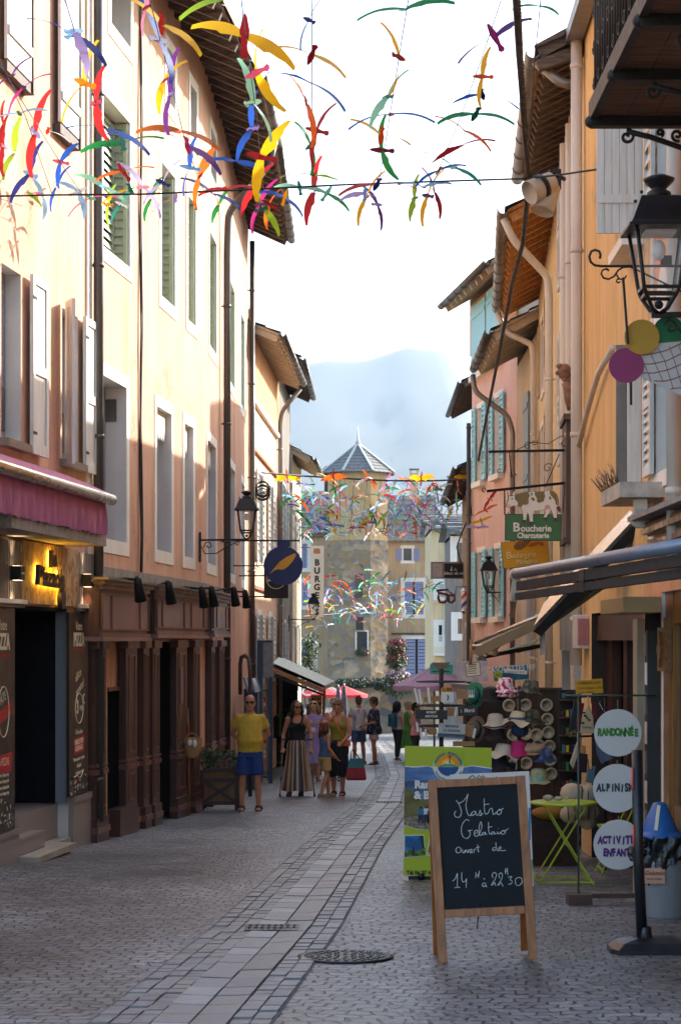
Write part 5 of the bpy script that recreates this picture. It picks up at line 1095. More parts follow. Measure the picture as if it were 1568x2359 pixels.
for off, m in ((V((.004, .0035, -.004)), blk), (V((0, 0, 0)), ltr)):
    mb.text('B', c+y_+off+X_*q3(270, 0)[0]+Z_*q3(0, 1540)[1], X_, Z_, .115, m, .0015, 'CENTER', 0, .003, 1.05, 1, rt_); mb.text('oulangerie', c+y_+off+X_*q3(325, 0)[0]+Z_*q3(0, 1535)[1], X_, Z_, .09, m, .0015, 'LEFT', 0, .002, .78, 1, rt_); mb.text('Pâtisserie', c+y_+off+X_*q3(640, 0)[0]+Z_*q3(0, 1645)[1], X_, Z_, .076, m, .0015, 'CENTER', 0, .002, .86, 1, rt_)
mb.build('lettering', t); mb = MB()
mb.prism([q3(x, y) for x, y in ((360, 1290), (400, 1215), (470, 1180), (700, 1165), (720, 1180), (600, 1290), (520, 1350), (420, 1360), (370, 1330))], c+y_, X_, Z_, .006, brn); mb.prism([q3(x, y) for x, y in ((665, 1290), (720, 1220), (850, 1185), (950, 1195), (985, 1265), (930, 1270), (880, 1240), (780, 1280), (700, 1300))], c+y_, X_, Z_, .006, mat('croissant', '#b0601a', .5, var=.25, vs=40)); mb.build('bread_picture', t)
mb = MB(); mb.tube([c+V((-.2, 0, .28)), c+V((-.2, .05, .5))], .006, blackm, 5); mb.tube([c+V((.2, 0, .3)), c+V((.25, .1, .5))], .006, blackm, 5); mb.build('hanger', t)

# ice cream sign on its bracket
z = 13.05; k = z/F; t = thing('ice_cream_sign', P(1568, 612, z)+V((.25, 0, 0)), 'ice cream cone sign of three coloured discs and a pale waffle cone', 'sign', )
def fz(x, y): return ((1400+x/3.9305)/1.0855, (400+y/3.9317)/1.0855)
pt = lambda x, y, dy=0: P(*fz(x, y), z)+V((0, dy, 0))
mb = MB(); mb.tube([pt(390, 965), pt(396, 930), pt(385, 895), pt(345, 880), pt(305, 895), pt(285, 945), pt(300, 1000), pt(340, 1032), pt(400, 1040), pt(700, 1040), pt(1190, 1038), pt(1290, 1038)], .009, blackm, 7)
mb.tube([pt(480, 1085), pt(455, 1065), pt(415, 1080), pt(403, 1115), pt(425, 1155), pt(475, 1168), pt(530, 1140), pt(570, 1080), pt(620, 1050), pt(690, 1045), pt(1150, 1270), pt(1290, 1340)], .007, blackm, 6)
mb.tube([pt(560, 1090), pt(552, 1120), pt(575, 1160), pt(605, 1172), pt(640, 1155), pt(650, 1130)], .006, blackm, 6); mb.tube([pt(585, 1165), pt(560, 1170), pt(552, 1192), pt(572, 1205), pt(588, 1190)], .006, blackm, 6); mb.build('wall_arm', t)
mb = MB(); mb.beam(pt(608, 1165, -.05), pt(655, 1815, -.05), .016, .016, blackm); mb.beam(pt(700, 2150, .03), pt(703, 2400, .03), .016, .016, blackm); mb.build('hanging_bar', t)
sc1, sc2, sc3 = mat('blackcurrant_disc', '#8a2a5e', .5, var=.05), mat('lemon_disc', '#b08a24', .5, var=.05), mat('mint_disc', '#0a6a40', .5, var=.05)
wf = mat('pale_waffle_panel', '#b9b9b6', .5, var=.05); wl2 = mat('waffle_line', '#8a4a3e', .6)
for m, x, y, r, dy in ((sc1, 648, 2018, 172, -.008), (sc2, 797, 1743, 172, -.02), (sc3, 1070, 1680, 152, .012)): mb = MB(); mb.disc(pt(x, y, dy), X_, Z_, r/3.93/1.0855*k, .012, m, 40); mb.build('scoop_disc', t)
O_ = pt(810, 2000); lo = lambda x, y: ((pt(x, y)-O_).x, (pt(x, y)-O_).z)
mb = MB(); mb.prism([lo(*p) for p in ((780, 1890), (960, 1800), (1190, 1780), (1420, 1790), (1480, 2000), (1330, 2360), (1180, 2310), (790, 2130))], O_+V((0, .002, 0)), X_, Z_, .012, wf); cn = mb.build('waffle_cone', t)
mb = MB()
for L_ in (((800, 1915), (900, 1905), (1040, 1870), (1170, 1810), (1300, 1740)), ((815, 2005), (900, 2003), (1050, 1970), (1190, 1900), (1330, 1800)), ((805, 2092), (920, 2092), (1060, 2060), (1200, 2000), (1380, 1900)), ((920, 2170), (1020, 2172), (1120, 2150), (1250, 2090), (1400, 1990)), ((1080, 2250), (1180, 2235), (1300, 2180), (1420, 2090))): mb.tube([pt(x, y, -.006) for x, y in L_], .003, wl2, 4)
for L_ in (((890, 1905), (940, 2020), (1010, 2175)), ((960, 1850), (1020, 1960), (1110, 2250)), ((1070, 1830), (1110, 1940), (1200, 2240)), ((1160, 1810), (1210, 1960), (1290, 2240)), ((830, 2020), (860, 2085), (890, 2170))): mb.tube([pt(x, y, -.006) for x, y in L_], .002, wl2, 4)
mb.build('waffle_lines', cn)
mb = MB(); q = pt(1045, 985); mb.cbox(q+V((0, .02, 0)), (.075, .02, .075), blackm); mb.build('fixing_plate', t)

# big balcony over the near right corner
iron = mat('rusty_black_iron', (.028, .022, .018), .55, .4, var=.35, vs=25); plk = wood('dark_weathered_planks', '#6e503a', '#3d2c20', 'x', .75)
bal = thing('balcony', (2.4, 10.5, 5.0), 'old timber balcony with lacy iron railing at top right', 'balcony')
zb = P(0, 272, 12.4).z; xo = (1366-784)*12.4/F; mb = MB(); x = xo
for i in range(5): mb.box(xo+.02+.18*i, xo+.195+.18*i, 7.8, 12.38, zb, zb+.045, plk)
mb.build('floor_boards', bal)
for y0 in (12.36, 11.35, 10.35, 9.3): mb = MB(); mb.box(xo-.02, 2.48, y0-.04, y0+.04, zb-.065, zb-.004, iron); mb.ball((xo-.02, y0, zb-.03), .04, iron, 10, 8); mb.build('joist', bal)
for y0 in (12.36, 11.35, 10.35):
    mb = MB(); U = V((-1, 0, 0)); o = V((2.47, y0, zb-.07)); g = lambda u, w_: o+U*u+Z_*w_
    mb.tube([g(0, -.36), g(.12, -.25), g(.30, -.13), g(.5, -.06), g(.66, -.02)], .018, iron, 6)
    for u, w_, r_, a_, s_ in ((.66, -.055, .05, 90, 1), (.12, -.09, .075, 200, -1), (.34, -.045, .04, 250, 1), (.24, -.12, .03, 0, 1), (.05, -.2, .06, 120, 1), (.45, -.03, .025, 250, -1)): scroll(mb, g(u, w_), U, Z_, r_, iron, a_, 1.25, .011, s_)
    mb.build('scroll_bracket', bal)
mb = MB(); mb.box(xo-.03, xo+.02, 7.8, 12.4, zb-.02, zb+.10, iron); mb.box(xo-.02, xo+.02, 7.8, 12.4, zb+.98, zb+1.02, iron); mb.box(xo-.012, xo+.012, 7.8, 12.4, zb+.80, zb+.82, iron)
y0 = 7.9; i = 0
while y0 < 12.4:
    mb.tube([(xo, y0, zb+.1), (xo, y0, zb+.99)], .009, iron, 5)
    if i % 2 == 0:
        for zz, r_ in ((.22, .05), (.45, .06), (.68, .05)): scroll(mb, (xo, y0+.055, zb+zz), Y_, Z_, r_, iron, 90*(i % 4), 1.2, .007, 1 if i % 4 else -1)
        mb.ball((xo, y0+.05, zb+.9), .03, iron, 6, 5)
    y0 += .11; i += 1
x = xo+.1
while x < 2.48: mb.tube([(x, 12.36, zb+.04), (x, 12.36, zb+.99)], .009, iron, 5); scroll(mb, (x+.05, 12.36, zb+.45), X_, Z_, .05, iron, 0, 1.2, .007); x += .11
mb.box(xo, 2.48, 12.34, 12.38, zb+.98, zb+1.02, iron); mb.build('railing', bal)

# twin floodlight on the cable corner
fl_ = mat('cream_floodlight', '#b3aa96', .45, var=.08); c = P(1247, 430, 19.6); k = 19.6/F
t = thing('floodlight', c, 'pair of cream cylinder floodlights where the cables meet at the upper right', 'floodlight')
for d, s_, l_, nm in ((V((-.75, -.35, -.42)), (1272, 418), 70, 0), (V((-.35, -.2, -1)), (1268, 425), 75, 1)):
    d.normalize(); q = P(*s_, 19.6+.05*nm); mb = MB(); mb.lathe([(.01, 0), (.10, .005), (.11, .02), (.12, .25), (.125, .30), (.115, .30), (.11, .26), (.01, .255)], q, fl_, 22, d); mb.build('lamp_head', t)
    if nm == 0: mb = MB(); mb.lathe([(.124, .12), (.126, .12), (.126, .17), (.124, .17)], q, blackm, 22, d); mb.build('yoke_band', t)
mb = MB(); mb.tube([P(1222, 412, 19.6), P(1240, 404, 19.6), P(1275, 398, 19.7), P(1300, 412, 19.8)], .022, blackm, 7); mb.cbox(P(1278, 412, 19.75), (.12, .05, .2), blackm); mb.build('bracket', t)

# awnings of the souvenir shops
def awning(lab, barA, barB, wallA, wallB, fab, cat='awning', bar=.05, val=.0, arms=True, barm=None, valm=None, wave=True):
    barA, barB, wallA, wallB = map(V, (barA, barB, wallA, wallB)); t = thing('awning', (wallA+wallB)/2, lab, cat)
    mb = MB(); mb.tube([barA, barB], bar, barm or zinc, 12); mb.tube([barA, barA+(barA-barB).normalized()*.03], bar*1.15, mat('cream_end_cap', '#d8cfae', .5), 12); mb.build('front_bar', t)
    mb = MB(); n = 14; vs = []
    for j in range(7):
        for i in range(n+1):
            s = i/n; q = (barA.lerp(barB, s)).lerp(wallA.lerp(wallB, s), j/6); q = q-V((0, 0, .05*math.sin(math.pi*j/6))); vs.append(q+V((0, 0, bar*.6)))
    k = len(vs); vs = vs+[v-V((0, 0, .006)) for v in vs]
    fs = [(j*(n+1)+i, j*(n+1)+i+1, (j+1)*(n+1)+i+1, (j+1)*(n+1)+i) for j in range(6) for i in range(n)]; fs += [tuple(x+k for x in f) for f in fs]
    mb.add(vs, fs, fab, True); mb.build('cloth', t)
    if val:
        mb = MB(); L = (barB-barA).length; m2 = int(L/.03); vs = []; d = (barB-barA).normalized(); N = V((d.y, -d.x, 0))
        for i in range(m2+1):
            for j in range(4): vs.append(barA.lerp(barB, i/m2)+N*(.012*math.sin(i*.8)+.01*math.sin(i*.31)*j)*(j*.4)-V((0, 0, bar+val*j/3-.02+(.012*math.sin(i*.9) if j == 3 else 0))))
        mb.add(vs, [(i*4+j, (i+1)*4+j, (i+1)*4+j+1, i*4+j+1) for i in range(m2) for j in range(3)], valm or fab, True); mb.build('valance', t)
    if arms:
        mb = MB()
        for s in (.06, .94) if arms is True else arms:
            w0 = wallA.lerp(wallB, s)-V((0, 0, .14)); b0 = barA.lerp(barB, s)-V((0, 0, .03)); e = w0.lerp(b0, .5)+(barB-barA).normalized()*(.45 if s < .5 else -.45)*.8
            mb.beam(w0, e, .05, .06, zincd); mb.beam(e, b0, .045, .055, zincd)
        mb.build('folding_arm', t)
    return t
greyc = mat('charcoal_awning_cloth', '#232220', .8, var=.12, bump=.1, bs=90); olivec = mat('olive_beige_awning_cloth', '#8a7d60', .8, var=.12, bump=.1, bs=90); greenc = mat('dusty_green_awning_cloth', '#5a7a68', .8, var=.12)
plb0 = mat('dark_joint_casting', (.03, .03, .03), .5, .3); barg = mat('steel_blue_awning_bar', '#7d8490', .35, .6, var=.1)
pw = lambda y: 2.40+(y-8)*.15/8.4 if y < 16.4 else 2.55+(y-16.4)*.1/4.9
tA = thing('awning', (2.4, 13, 2.3), 'long folded charcoal awning with steel front bar, nearest on the right', 'awning')
b0, b1 = P(1187, 1322, 16.8), P(1590, 1252, 11.6); mb = MB(); mb.tube([b0, b1], .045, barg, 14); mb.build('front_bar', tA); mb = MB(); mb.tube([b0+V((0, .03, 0)), b0-V((0, .01, 0))], .052, mat('cream_end_cap', '#d8cfae', .5), 14); mb.build('end_cap', tA)
for q0, q1, w_, h_ in ((P(1195, 1350, 16.7), P(1590, 1287, 11.7), .05, .075), (P(1192, 1374, 16.6), P(1590, 1318, 11.8), .05, .06)): mb = MB(); mb.beam(q0, q1, w_, h_, greyc); mb.beam(q0.lerp(q1, .46), q0.lerp(q1, .49), w_*1.25, h_*1.2, plb0); mb.build('folded_arm', tA)
mb = MB(); a = P(1187, 1335, 16.8); mb.add([a, a+V((.0, 0, -.02)), P(1172, 1420, 16.7), P(1184, 1425, 16.9), a+V((.05, .1, 0))], [(0, 1, 2, 3, 4)], mat('pale_canvas_flap', '#a59c8c', .85, var=.2)); mb.beam(P(1180, 1385, 16.8), P(1192, 1318, 16.8), .05, .06, fl_); mb.build('end_flap', tA)
tB = thing('awning', P(1482, 1160, 17), 'narrow awning with pale top edge, steeply sloped beneath the concrete ledge', 'awning'); q0, q1 = P(1482, 1160, 17.0), P(1243, 1416, 18.6); mb = MB(); mb.beam(q0, q1, .30, .02, alu, (-.55, -.5, .7)); mb.build('cloth_top', tB); mb = MB(); mb.beam(q0-V((-.02, 0, .075)), q1-V((-.02, 0, .075)), .30, .09, greyc, (-.55, -.5, .7)); mb.build('dark_underside', tB)
mb = MB(); q = P(1248, 1416, 18.6); mb.add([P(1240, 1418, 18.6), P(1256, 1412, 18.6), P(1255, 1506, 18.6), P(1244, 1510, 18.6), P(1242, 1470, 18.58)], [(0, 1, 2, 3, 4)], mat('pale_canvas_flap', 1)); mb.build('end_flap', tB)
mb = MB(); mb.beam(P(1258, 1432, 18.7), P(1425, 1315, 17.6), .06, .10, olivec); mb.build('folding_arm', tB)
tC = awning('far olive awning above the postcard racks, edged in white', P(1088, 1490, 25.6), V((1.98, 24.6, 1.545)), V((2.92, 25.9, 2.16)), V((2.88, 24.9, 2.16)), olivec, bar=.03, val=.10, arms=False, barm=alu)
mb = MB(); mb.tube([P(1092, 1482, 24.6), P(1218, 1428, 24.4), P(1310, 1392, 24.3)], .022, alu, 8); mb.beam(P(1098, 1503, 24.5), P(1330, 1392, 24.2), .05, .12, olivec); mb.build('side_rail', tC)
awning('lowest green edged awning behind the hat rack', P(1098, 1512, 29.5), V((2.10, 28.4, 1.40)), V((3.15, 29.8, 1.70)), V((3.1, 28.6, 1.70)), greenc, bar=.03, val=.08, arms=(.08,), barm=alu)
# electric heater box on the wall, roller box above the shop door
f = FR[2]; t = thing('wall_box', P(1360, 1455, 20.9), 'white air unit with faded red louvre fixed to the rough wall', 'air unit'); q = P(1384, 1494, 20.8); mb = MB(); mb.box(q.x-.27, q.x-.02, 20.75, 21.1, q.z, q.z+.36, mat('off_white_metal', '#c9c2b6', .5, var=.1)); mb.build('casing', t, .01)
mb = MB()
for i in range(7): mb.box(q.x-.255+.032*i*.9, q.x-.235+.032*i*.9, 20.73, 20.75, q.z+.04, q.z+.32, mat('faded_red_louvre', '#b8706a', .6))
mb.build('louvre', t)
t = thing('sign_box', P(1478, 1393, 15), 'blank beige box sign over the dark souvenir shop doorway', 'sign'); a, b = P(1434, 1411, 15), P(1523, 1374, 15); mb = MB(); mb.box(a.x, b.x, 15, 16.3, a.z, b.z, mat('beige_box_sign', '#a58a58', .6, var=.08)); mb.build('box', t, .006)
# carved timber shopfront at the right edge
oak = wood('honey_oak_joinery', '#94601f', '#6d4315', 'z', .4, 12, .2); oak2 = wood('carved_oak_cornice', '#8a5a2a', '#5e3a18', 'y', .4, 12, .2)
t = thing('shopfront', (2.6, 14, gz(14)), 'honey coloured carved timber shopfront with scalloped cornice at the right edge', 'shopfront')
pr = []; N_ = 5; OX = .2; OY = 1.15
for i in range(N_):
    x0 = 2.20+OX+.035*i; z0 = 2.54-.10*i
    pr += [(x0, z0), (x0-.012, z0-.03), (x0+.0, z0-.065), (x0+.022, z0-.085)]
pr += [(2.58, 2.04), (2.7, 2.04), (2.7, 2.56)]
mb = MB(); mb.loft([[(x, 15.45, z_) for x, z_ in pr], [(x-.09, 9, z_) for x, z_ in pr]], oak2, False); mb.box(2.28, 2.7, 9, 15.53, 2.56, 2.60, conc); mb.build('scalloped_cornice', t)
mb = MB(); rn = random.Random(4)
for i in range(4):
    x0 = 2.396+.035*i; z0 = 2.50-.10*i; y0 = 15.4-(i % 2)*.12
    while y0 > 9: mb.box(x0-.03-.014*(15.45-y0), x0+.01-.014*(15.45-y0), y0-.2, y0, z0-.05, z0-.01, oak2); y0 -= .24
mb.build('carved_blocks', t)
mb = MB(); zg = gz(14.2)-.2; mb.box(2.56, 2.68, 15.05, 15.45, zg, 2.04, oak); mb.box(2.54, 2.56, 15.13, 15.37, zg+.4, 1.8, oak); mb.box(2.53, 2.7, 15.01, 15.49, zg, zg+.35, oak); mb.build('pilaster', t)
mb = MB(); mb.box(2.57, 2.65, 9, 15.05, zg, .35, oak); mb.box(2.57, 2.65, 9, 15.05, 1.75, 2.04, oak); mb.box(2.55, 2.67, 13.5, 13.6, .35, 1.75, oak); mb.build('window_frame', t); mb = MB(); mb.box(2.61, 2.62, 9, 15.05, .35, 1.75, glass_d); mb.build('shop_window', t)
mb = MB(); mb.box(2.50, 2.555, 15.07, 15.43, 1.38, 1.72, oak2); mb.prism([(-.1, 0), (0, .14), (.1, 0), (0, -.14)], (2.49, 15.25, 1.55), Y_, Z_, .02, oak2); mb.build('carved_panel', t)

# cables across the street
def cable(pts, r, lab, nm='cable', twist=0, m=None):
    out = []
    for i in range(len(pts)-1):
        a, b = V(pts[i]), V(pts[i+1]); n = 8 if not twist else max(8, int((b-a).length/.05))
        for j in range(n): out.append(a.lerp(b, j/n))
    out.append(V(pts[-1])); mb = MB()
    if twist:
        for ph in range(3): mb.tube([p+V((math.cos(i*.9+ph*2.1)*twist, 0, math.sin(i*.9+ph*2.1)*twist*.6)) for i, p in enumerate(out)], r, m or cable_m, 5)
    else: mb.tube(out, r, m or cable_m, 6)
    o = mb.build(nm); return tag(o, lab, 'cable')
cable([P(1183, -90, 12), P(1190, 0, 13), P(1197, 130, 15), P(1207, 270, 17.2), P(1217, 405, 19.6)], .016, 'thick twisted black cable hanging down the sky to the floodlights', twist=.016)
cable([P(1217, 405, 19.6), P(1213, 470, 20.5), P(1204, 560, 22.5), P(1180, 650, 25.5), P(1150, 810, 31), P(1120, 960, 39), P(1096, 1090, 46)], .016, 'black cable running from the floodlights down past the right hand roofs', twist=.014)
cable([P(1096, 1090, 46), P(1085, 1180, 47), P(1062, 1230, 48), P(1052, 1260, 50), P(1062, 1300, 52)], .012, 'thin black cable drooping behind the far bunting at the right', twist=.01)
cable([P(-20, 451, 18.8), P(120, 448, 19.2), P(330, 446, 19.5), P(560, 436, 19.8), P(800, 424, 20), P(1000, 417, 20), P(1215, 410, 19.6)], .010, 'long black support cable of the near paper birds across the upper photo')
cable([P(1215, 410, 19.6), P(1300, 400, 19), P(1400, 385, 18.3), P(1500, 372, 17.3), P(1565, 363, 16.4)], .010, 'black cable from the floodlights to the orange house')
cable([P(588, 1087, 44.5), P(700, 1096, 46), P(800, 1102, 46.5), P(900, 1107, 46.5), P(1000, 1107, 46), P(1094, 1103, 45)], .022, 'black cable carrying the distant paper birds in front of the tower')
cable([P(690, 1420, 66), P(800, 1412, 75), P(900, 1385, 85), P(1000, 1345, 95)], .016, 'dark wire slanting across the lower part of the tower')
cable([P(1000, 1190, 75), P(1060, 1235, 60), P(1090, 1255, 47)], .012, 'thin wire slanting below the far bunting')
q = P(605, 1128, 42.5); mb = MB()
for i in range(9): mb.tube(arc(q+V((.0, -.1, -.02*i+.06)), X_, V((0, .25, 1)).normalized(), .13+.012*(i % 4), 0, 360, 18), .012, cable_m, 5)
tag(mb.build('cable_coil', loc=q), 'coil of spare black cable on the wall right of the lantern', 'cable coil')
# ================================================================ PEOPLE
skin_m = [mat('tanned_skin', '#b9805f', .5, var=.08, vs=12), mat('fair_skin', '#d3a083', .5, var=.08, vs=12)]
dark_eye = mat('dark_eye', (.02, .015, .012), .3, var=0); lip_m = mat('lips', '#a0584c', .5, var=0)
def remesh(mb, name, mats, parent, voxel=.01, smooth=2, paint=None):
    me = bpy.data.meshes.new(name); me.from_pydata([tuple(p) for p in mb.v], [], mb.f); o = bpy.data.objects.new(name, me); COL.objects.link(o)
    m = o.modifiers.new('fuse', 'REMESH'); m.mode = 'VOXEL'; m.voxel_size = voxel
    if smooth: s = o.modifiers.new('soften', 'SMOOTH'); s.iterations = smooth; s.factor = .5
    dg = bpy.context.evaluated_depsgraph_get(); nm = bpy.data.meshes.new_from_object(o.evaluated_get(dg)); bpy.data.objects.remove(o); bpy.data.meshes.remove(me)
    off = BASE[parent.name]
    for v in nm.vertices: v.co -= off
    nm.materials.clear()
    for m in mats: nm.materials.append(m)
    for p in nm.polygons:
        p.use_smooth = True; p.material_index = paint(p.center+off) if paint else 0
    nm.name = name; r = bpy.data.objects.new(name, nm); COL.objects.link(r); r.parent = parent; BASE[r.name] = off; return r
def ell(cx, cy, z, rx, ry, n=16, p=1.0): return [(cx+rx*math.copysign(abs(math.cos(2*math.pi*k/n))**p, math.cos(2*math.pi*k/n)), cy+ry*math.copysign(abs(math.sin(2*math.pi*k/n))**p, math.sin(2*math.pi*k/n)), z) for k in range(n)]
def lerp3(pts, n=5):
    out = []
    for i in range(len(pts)-1):
        for j in range(n): out.append(V(pts[i]).lerp(V(pts[i+1]), j/n))
    return out+[V(pts[-1])]
def limb(mb, pts, rad, m, n=10):
    P_ = []; Rr = []
    for i in range(len(pts)-1):
        for j in range(4):
            t = j/4; P_.append(V(pts[i]).lerp(V(pts[i+1]), t)); Rr.append(rad[i]+(rad[i+1]-rad[i])*t)
    P_.append(V(pts[-1])); Rr.append(rad[-1])
    mb.tube(P_, Rr, m, n)
    for p, r in zip(pts, rad): mb.ball(p, r*.98, m, 10, 6)
def person(px_, py_, rot, H, label, arms, top, bottom, hair, female=False, skin=0, belly=0, yaw=0, nod=0, legs=None, shoes='sandal', extras=None, lean=0, z=None, group=None, gx=None):
    loc = G(px_, py_) if z is None else V(((px_-CX)*z/F, z, gz(z))); t = thing('person', loc, label, 'person'); k = H/1.75; S = skin_m[skin]
    T = Matrix.Translation(loc) @ Matrix.Rotation(R(rot), 4, 'Z') @ Matrix.Scale(k, 4); mb = MB(T)
    sx = .165 if female else .19; hipw = .172 if female else .16; wa = .128 if female else .15
    rings = [(.80, .11, .10, 0), (.88, hipw, .115, -.01), (.95, hipw*1.0, .12, -.01), (1.05, wa+.01+belly*.5, .10+belly, belly*.6), (1.15, wa+belly*.4, .098+belly*.9, belly*.7), (1.27, wa+.025, .11+belly*.4, .005), (1.37, sx-.02, .105, -.005), (1.425, sx-.055, .085, -.012), (1.46, .085, .066, -.015), (1.50, .058, .055, -.008)]
    mb.loft([ell(0, y, zz, rx, ry) for zz, rx, ry, y in rings], S)
    if female:
        for s in (-1, 1): mb.ball((s*.075, .075, 1.29), (.068, .062, .065), S, 10, 8)
    mb.tube([(0, -.01, 1.46), (0, .005, 1.56)], [.056, .052], S, 12)
    # head
    hm = Matrix.Translation((0, .012, 1.625)) @ Matrix.Rotation(R(yaw), 4, 'Z') @ Matrix.Rotation(R(-nod), 4, 'X'); base = mb.T; mb.T = T @ hm
    mb.loft([ell(0, y, zz, rx, ry) for zz, rx, ry, y in ((-.118, .018, .018, .052), (-.108, .040, .042, .042), (-.085, .054, .066, .022), (-.045, .064, .085, .008), (0, .070, .094, 0), (.045, .074, .098, -.004), (.08, .068, .090, -.008), (.105, .048, .066, -.012), (.122, .015, .02, -.014))], S)
    mb.ball((0, .100, -.020), (.014, .022, .018), S, 8, 6); mb.tube([(0, .092, .022), (0, .108, -.014)], [.008, .013], S, 8); mb.ball((0, .084, .036), (.05, .012, .009), S, 10, 6); mb.ball((0, .082, -.062), (.026, .012, .011), S, 10, 6); mb.ball((0, .072, -.098), (.022, .018, .016), S)
    for s in (-1, 1): mb.ball((s*.076, -.006, -.006), (.011, .022, .034), S, 8, 6)
    mb.T = base; inv = (T @ hm).inverted()
    def paint(c):
        q = inv @ c
        if q.y > .06 and abs(abs(q.x)-.031) < .013 and abs(q.z-.016) < .006: return 1
        if q.y > .07 and abs(q.x) < .021 and abs(q.z+.062) < .007: return 2
        return 0
    # legs
    lg = legs or [((-.10, .0, 0), .0), ((.10, .02, 0), .0)]
    knees = []
    for (fx, fy, fz), bend in lg:
        s = -1 if fx < 0 else 1; hp = V((s*.085, 0, .88)); an = V((fx, fy-.02, fz+.085)); kn = hp.lerp(an, .5)+V((s*.005, .02+bend, .02)); knees.append((hp, kn, an, s))
        limb(mb, [hp, hp.lerp(kn, .5), kn, kn.lerp(an, .3)+V((0, -.012, 0)), an], [.088, .074, .054, .058, .036], S)
        mb.loft([ell(an.x, an.y+d_, an.z-.04-dz, rx, rz) for d_, dz, rx, rz in ()] or [[(an.x+rx*math.cos(a), an.y+yy, fz+.005+rz*(1+math.sin(a))) for a in [2*math.pi*q/10 for q in range(10)]] for yy, rx, rz in ((-.06, .025, .022), (-.03, .036, .042), (.04, .040, .038), (.11, .046, .024), (.165, .042, .014), (.185, .02, .008))], S)
    # arms
    hands = []
    for s, (el, wr) in zip((-1, 1), arms):
        sh = V((s*sx, -.01, 1.415)); el, wr = V(el), V(wr); limb(mb, [sh, sh.lerp(el, .5), el, el.lerp(wr, .3), wr], [.05, .045, .037, .039, .025], S); mb.ball(sh+V((-s*.03, 0, -.025)), (.05, .05, .045), S)
        d = (wr-el).normalized(); sd = d.cross(V((0, 1, 0))).normalized() if abs(d.y) < .9 else V((1, 0, 0)); nn = d.cross(sd).normalized()
        pc = wr+d*.05; mb.loft([[wr+d*u+sd*(a*math.cos(q))+nn*(b*math.sin(q)) for q in [2*math.pi*i/10 for i in range(10)]] for u, a, b in ((-.01, .024, .02), (.03, .036, .017), (.075, .042, .014), (.095, .036, .011))], S)
        cl = nn*(1 if nn.y > 0 else -1)
        for i, ln in enumerate((.062, .074, .07, .054)):
            b0 = wr+d*.088+sd*(-.031+.0205*i); mb.tube([b0, b0+d*ln*.45+cl*.006, b0+d*ln*.75+cl*.022, b0+d*ln*.9+cl*.042], [.0095, .0092, .0086, .007], S, 6)
        sg = 1 if sd.dot(V((-s, 0, 0))) > 0 else -1
        b0 = wr+d*.03+sd*sg*.03; mb.tube([b0, b0+sd*sg*.022+d*.03+cl*.01, b0+sd*sg*.026+d*.06+cl*.022], [.012, .011, .008], S, 6); hands.append((wr+d*.1, d))
    remesh(mb, 'body', [S, dark_eye, lip_m], t, .0085*k, 2, paint)
    C = {'T': T, 'H': T @ hm, 'rings': rings, 'sx': sx, 'knees': knees, 'arms': arms, 't': t, 'hands': hands, 'lg': lg, 'k': k}
    for g in (top, bottom, hair): 
        if g: g(C)
    if shoes: footwear(C, shoes)
    if extras:
        for e in extras: e(C)
    return t
def tee(m, z0=.90, sleeve=.55, grow=.018, loose=.0, name='shirt', neck=1.475, pat=None):
    def g(C):
        mb = MB(C['T']); rg = [r for r in C['rings'] if r[0] >= z0-.06]; L = []
        for zz, rx, ry, y in rg:
            if zz > neck: continue
            q = max(zz, z0); fl = loose*(1.4-q)/.5 if q < 1.4 else 0; L.append(ell(0, y, q, rx+grow+fl, ry+grow+fl))
        mb.loft(L, m)
        for s, (el, wr) in zip((-1, 1), C['arms']):
            sh = V((s*(C['sx']-.01), -.01, 1.415)); e = V(el); mb.ball(sh+V((-s*.004, 0, -.014)), (.068, .064, .060), m)
            if sleeve <= 1: mb.tube([sh+V((-s*.01, 0, -.015)), sh.lerp(e, sleeve*.5), sh.lerp(e, sleeve)], [.058, .063+loose*.3, .064+loose*.5], m, 12)
            else: mb.tube([sh, e, e.lerp(V(wr), sleeve-1)], [.066, .058, .05], m, 12)
        remesh(mb, name, [m] if not pat else pat[0], C['t'], .014*C['k'], 3, pat[1](C) if pat else None)
    return g
def tank(m, z0=.93, loose=0, name='vest_top'):
    def g(C):
        mb = MB(C['T']); L = [ell(0, y, max(zz, z0), rx+.014+(loose if zz < 1.2 else 0), ry+.014+(loose if zz < 1.2 else 0)) for zz, rx, ry, y in C['rings'] if z0-.08 <= zz <= 1.30]
        L.append(ell(0, .0, 1.345, C['sx']-.045, .108)); mb.loft(L, m)
        for s in (-1, 1): mb.ball((s*.075, .075, 1.29), (.078, .072, .072), m, 10, 8); mb.tube([(s*.095, .09, 1.33), (s*.10, .06, 1.42), (s*.095, .0, 1.458), (s*.09, -.07, 1.43), (s*.085, -.10, 1.34)], .022, m, 8)
        remesh(mb, name, [m], C['t'], .012*C['k'], 2)
    return g
def shorts(m, z0=.56, wide=.0, name='shorts', ztop=.93, pat=None):
    def g(C):
        mb = MB(C['T']); L = [ell(0, y, min(zz, ztop), rx+.02, ry+.02) for zz, rx, ry, y in C['rings'] if zz <= ztop+.06]; mb.loft(L, m)
        for hp, kn, an, s in C['knees']:
            if z0 > .5: e = hp.lerp(kn, (hp.z-z0)/(hp.z-kn.z)); mb.tube([hp+V((0, 0, .04)), hp.lerp(e, .5), e], [.10, .098+wide*.5, .092+wide], m, 12)
            else: mb.tube([hp+V((0, 0, .04)), kn, kn.lerp(an, min(1, (kn.z-z0)/(kn.z-an.z)))], [.10, .075+wide, .06+wide], m, 12)
        remesh(mb, name, [m] if not pat else pat[0], C['t'], .014*C['k'], 3, pat[1](C) if pat else None)
    return g
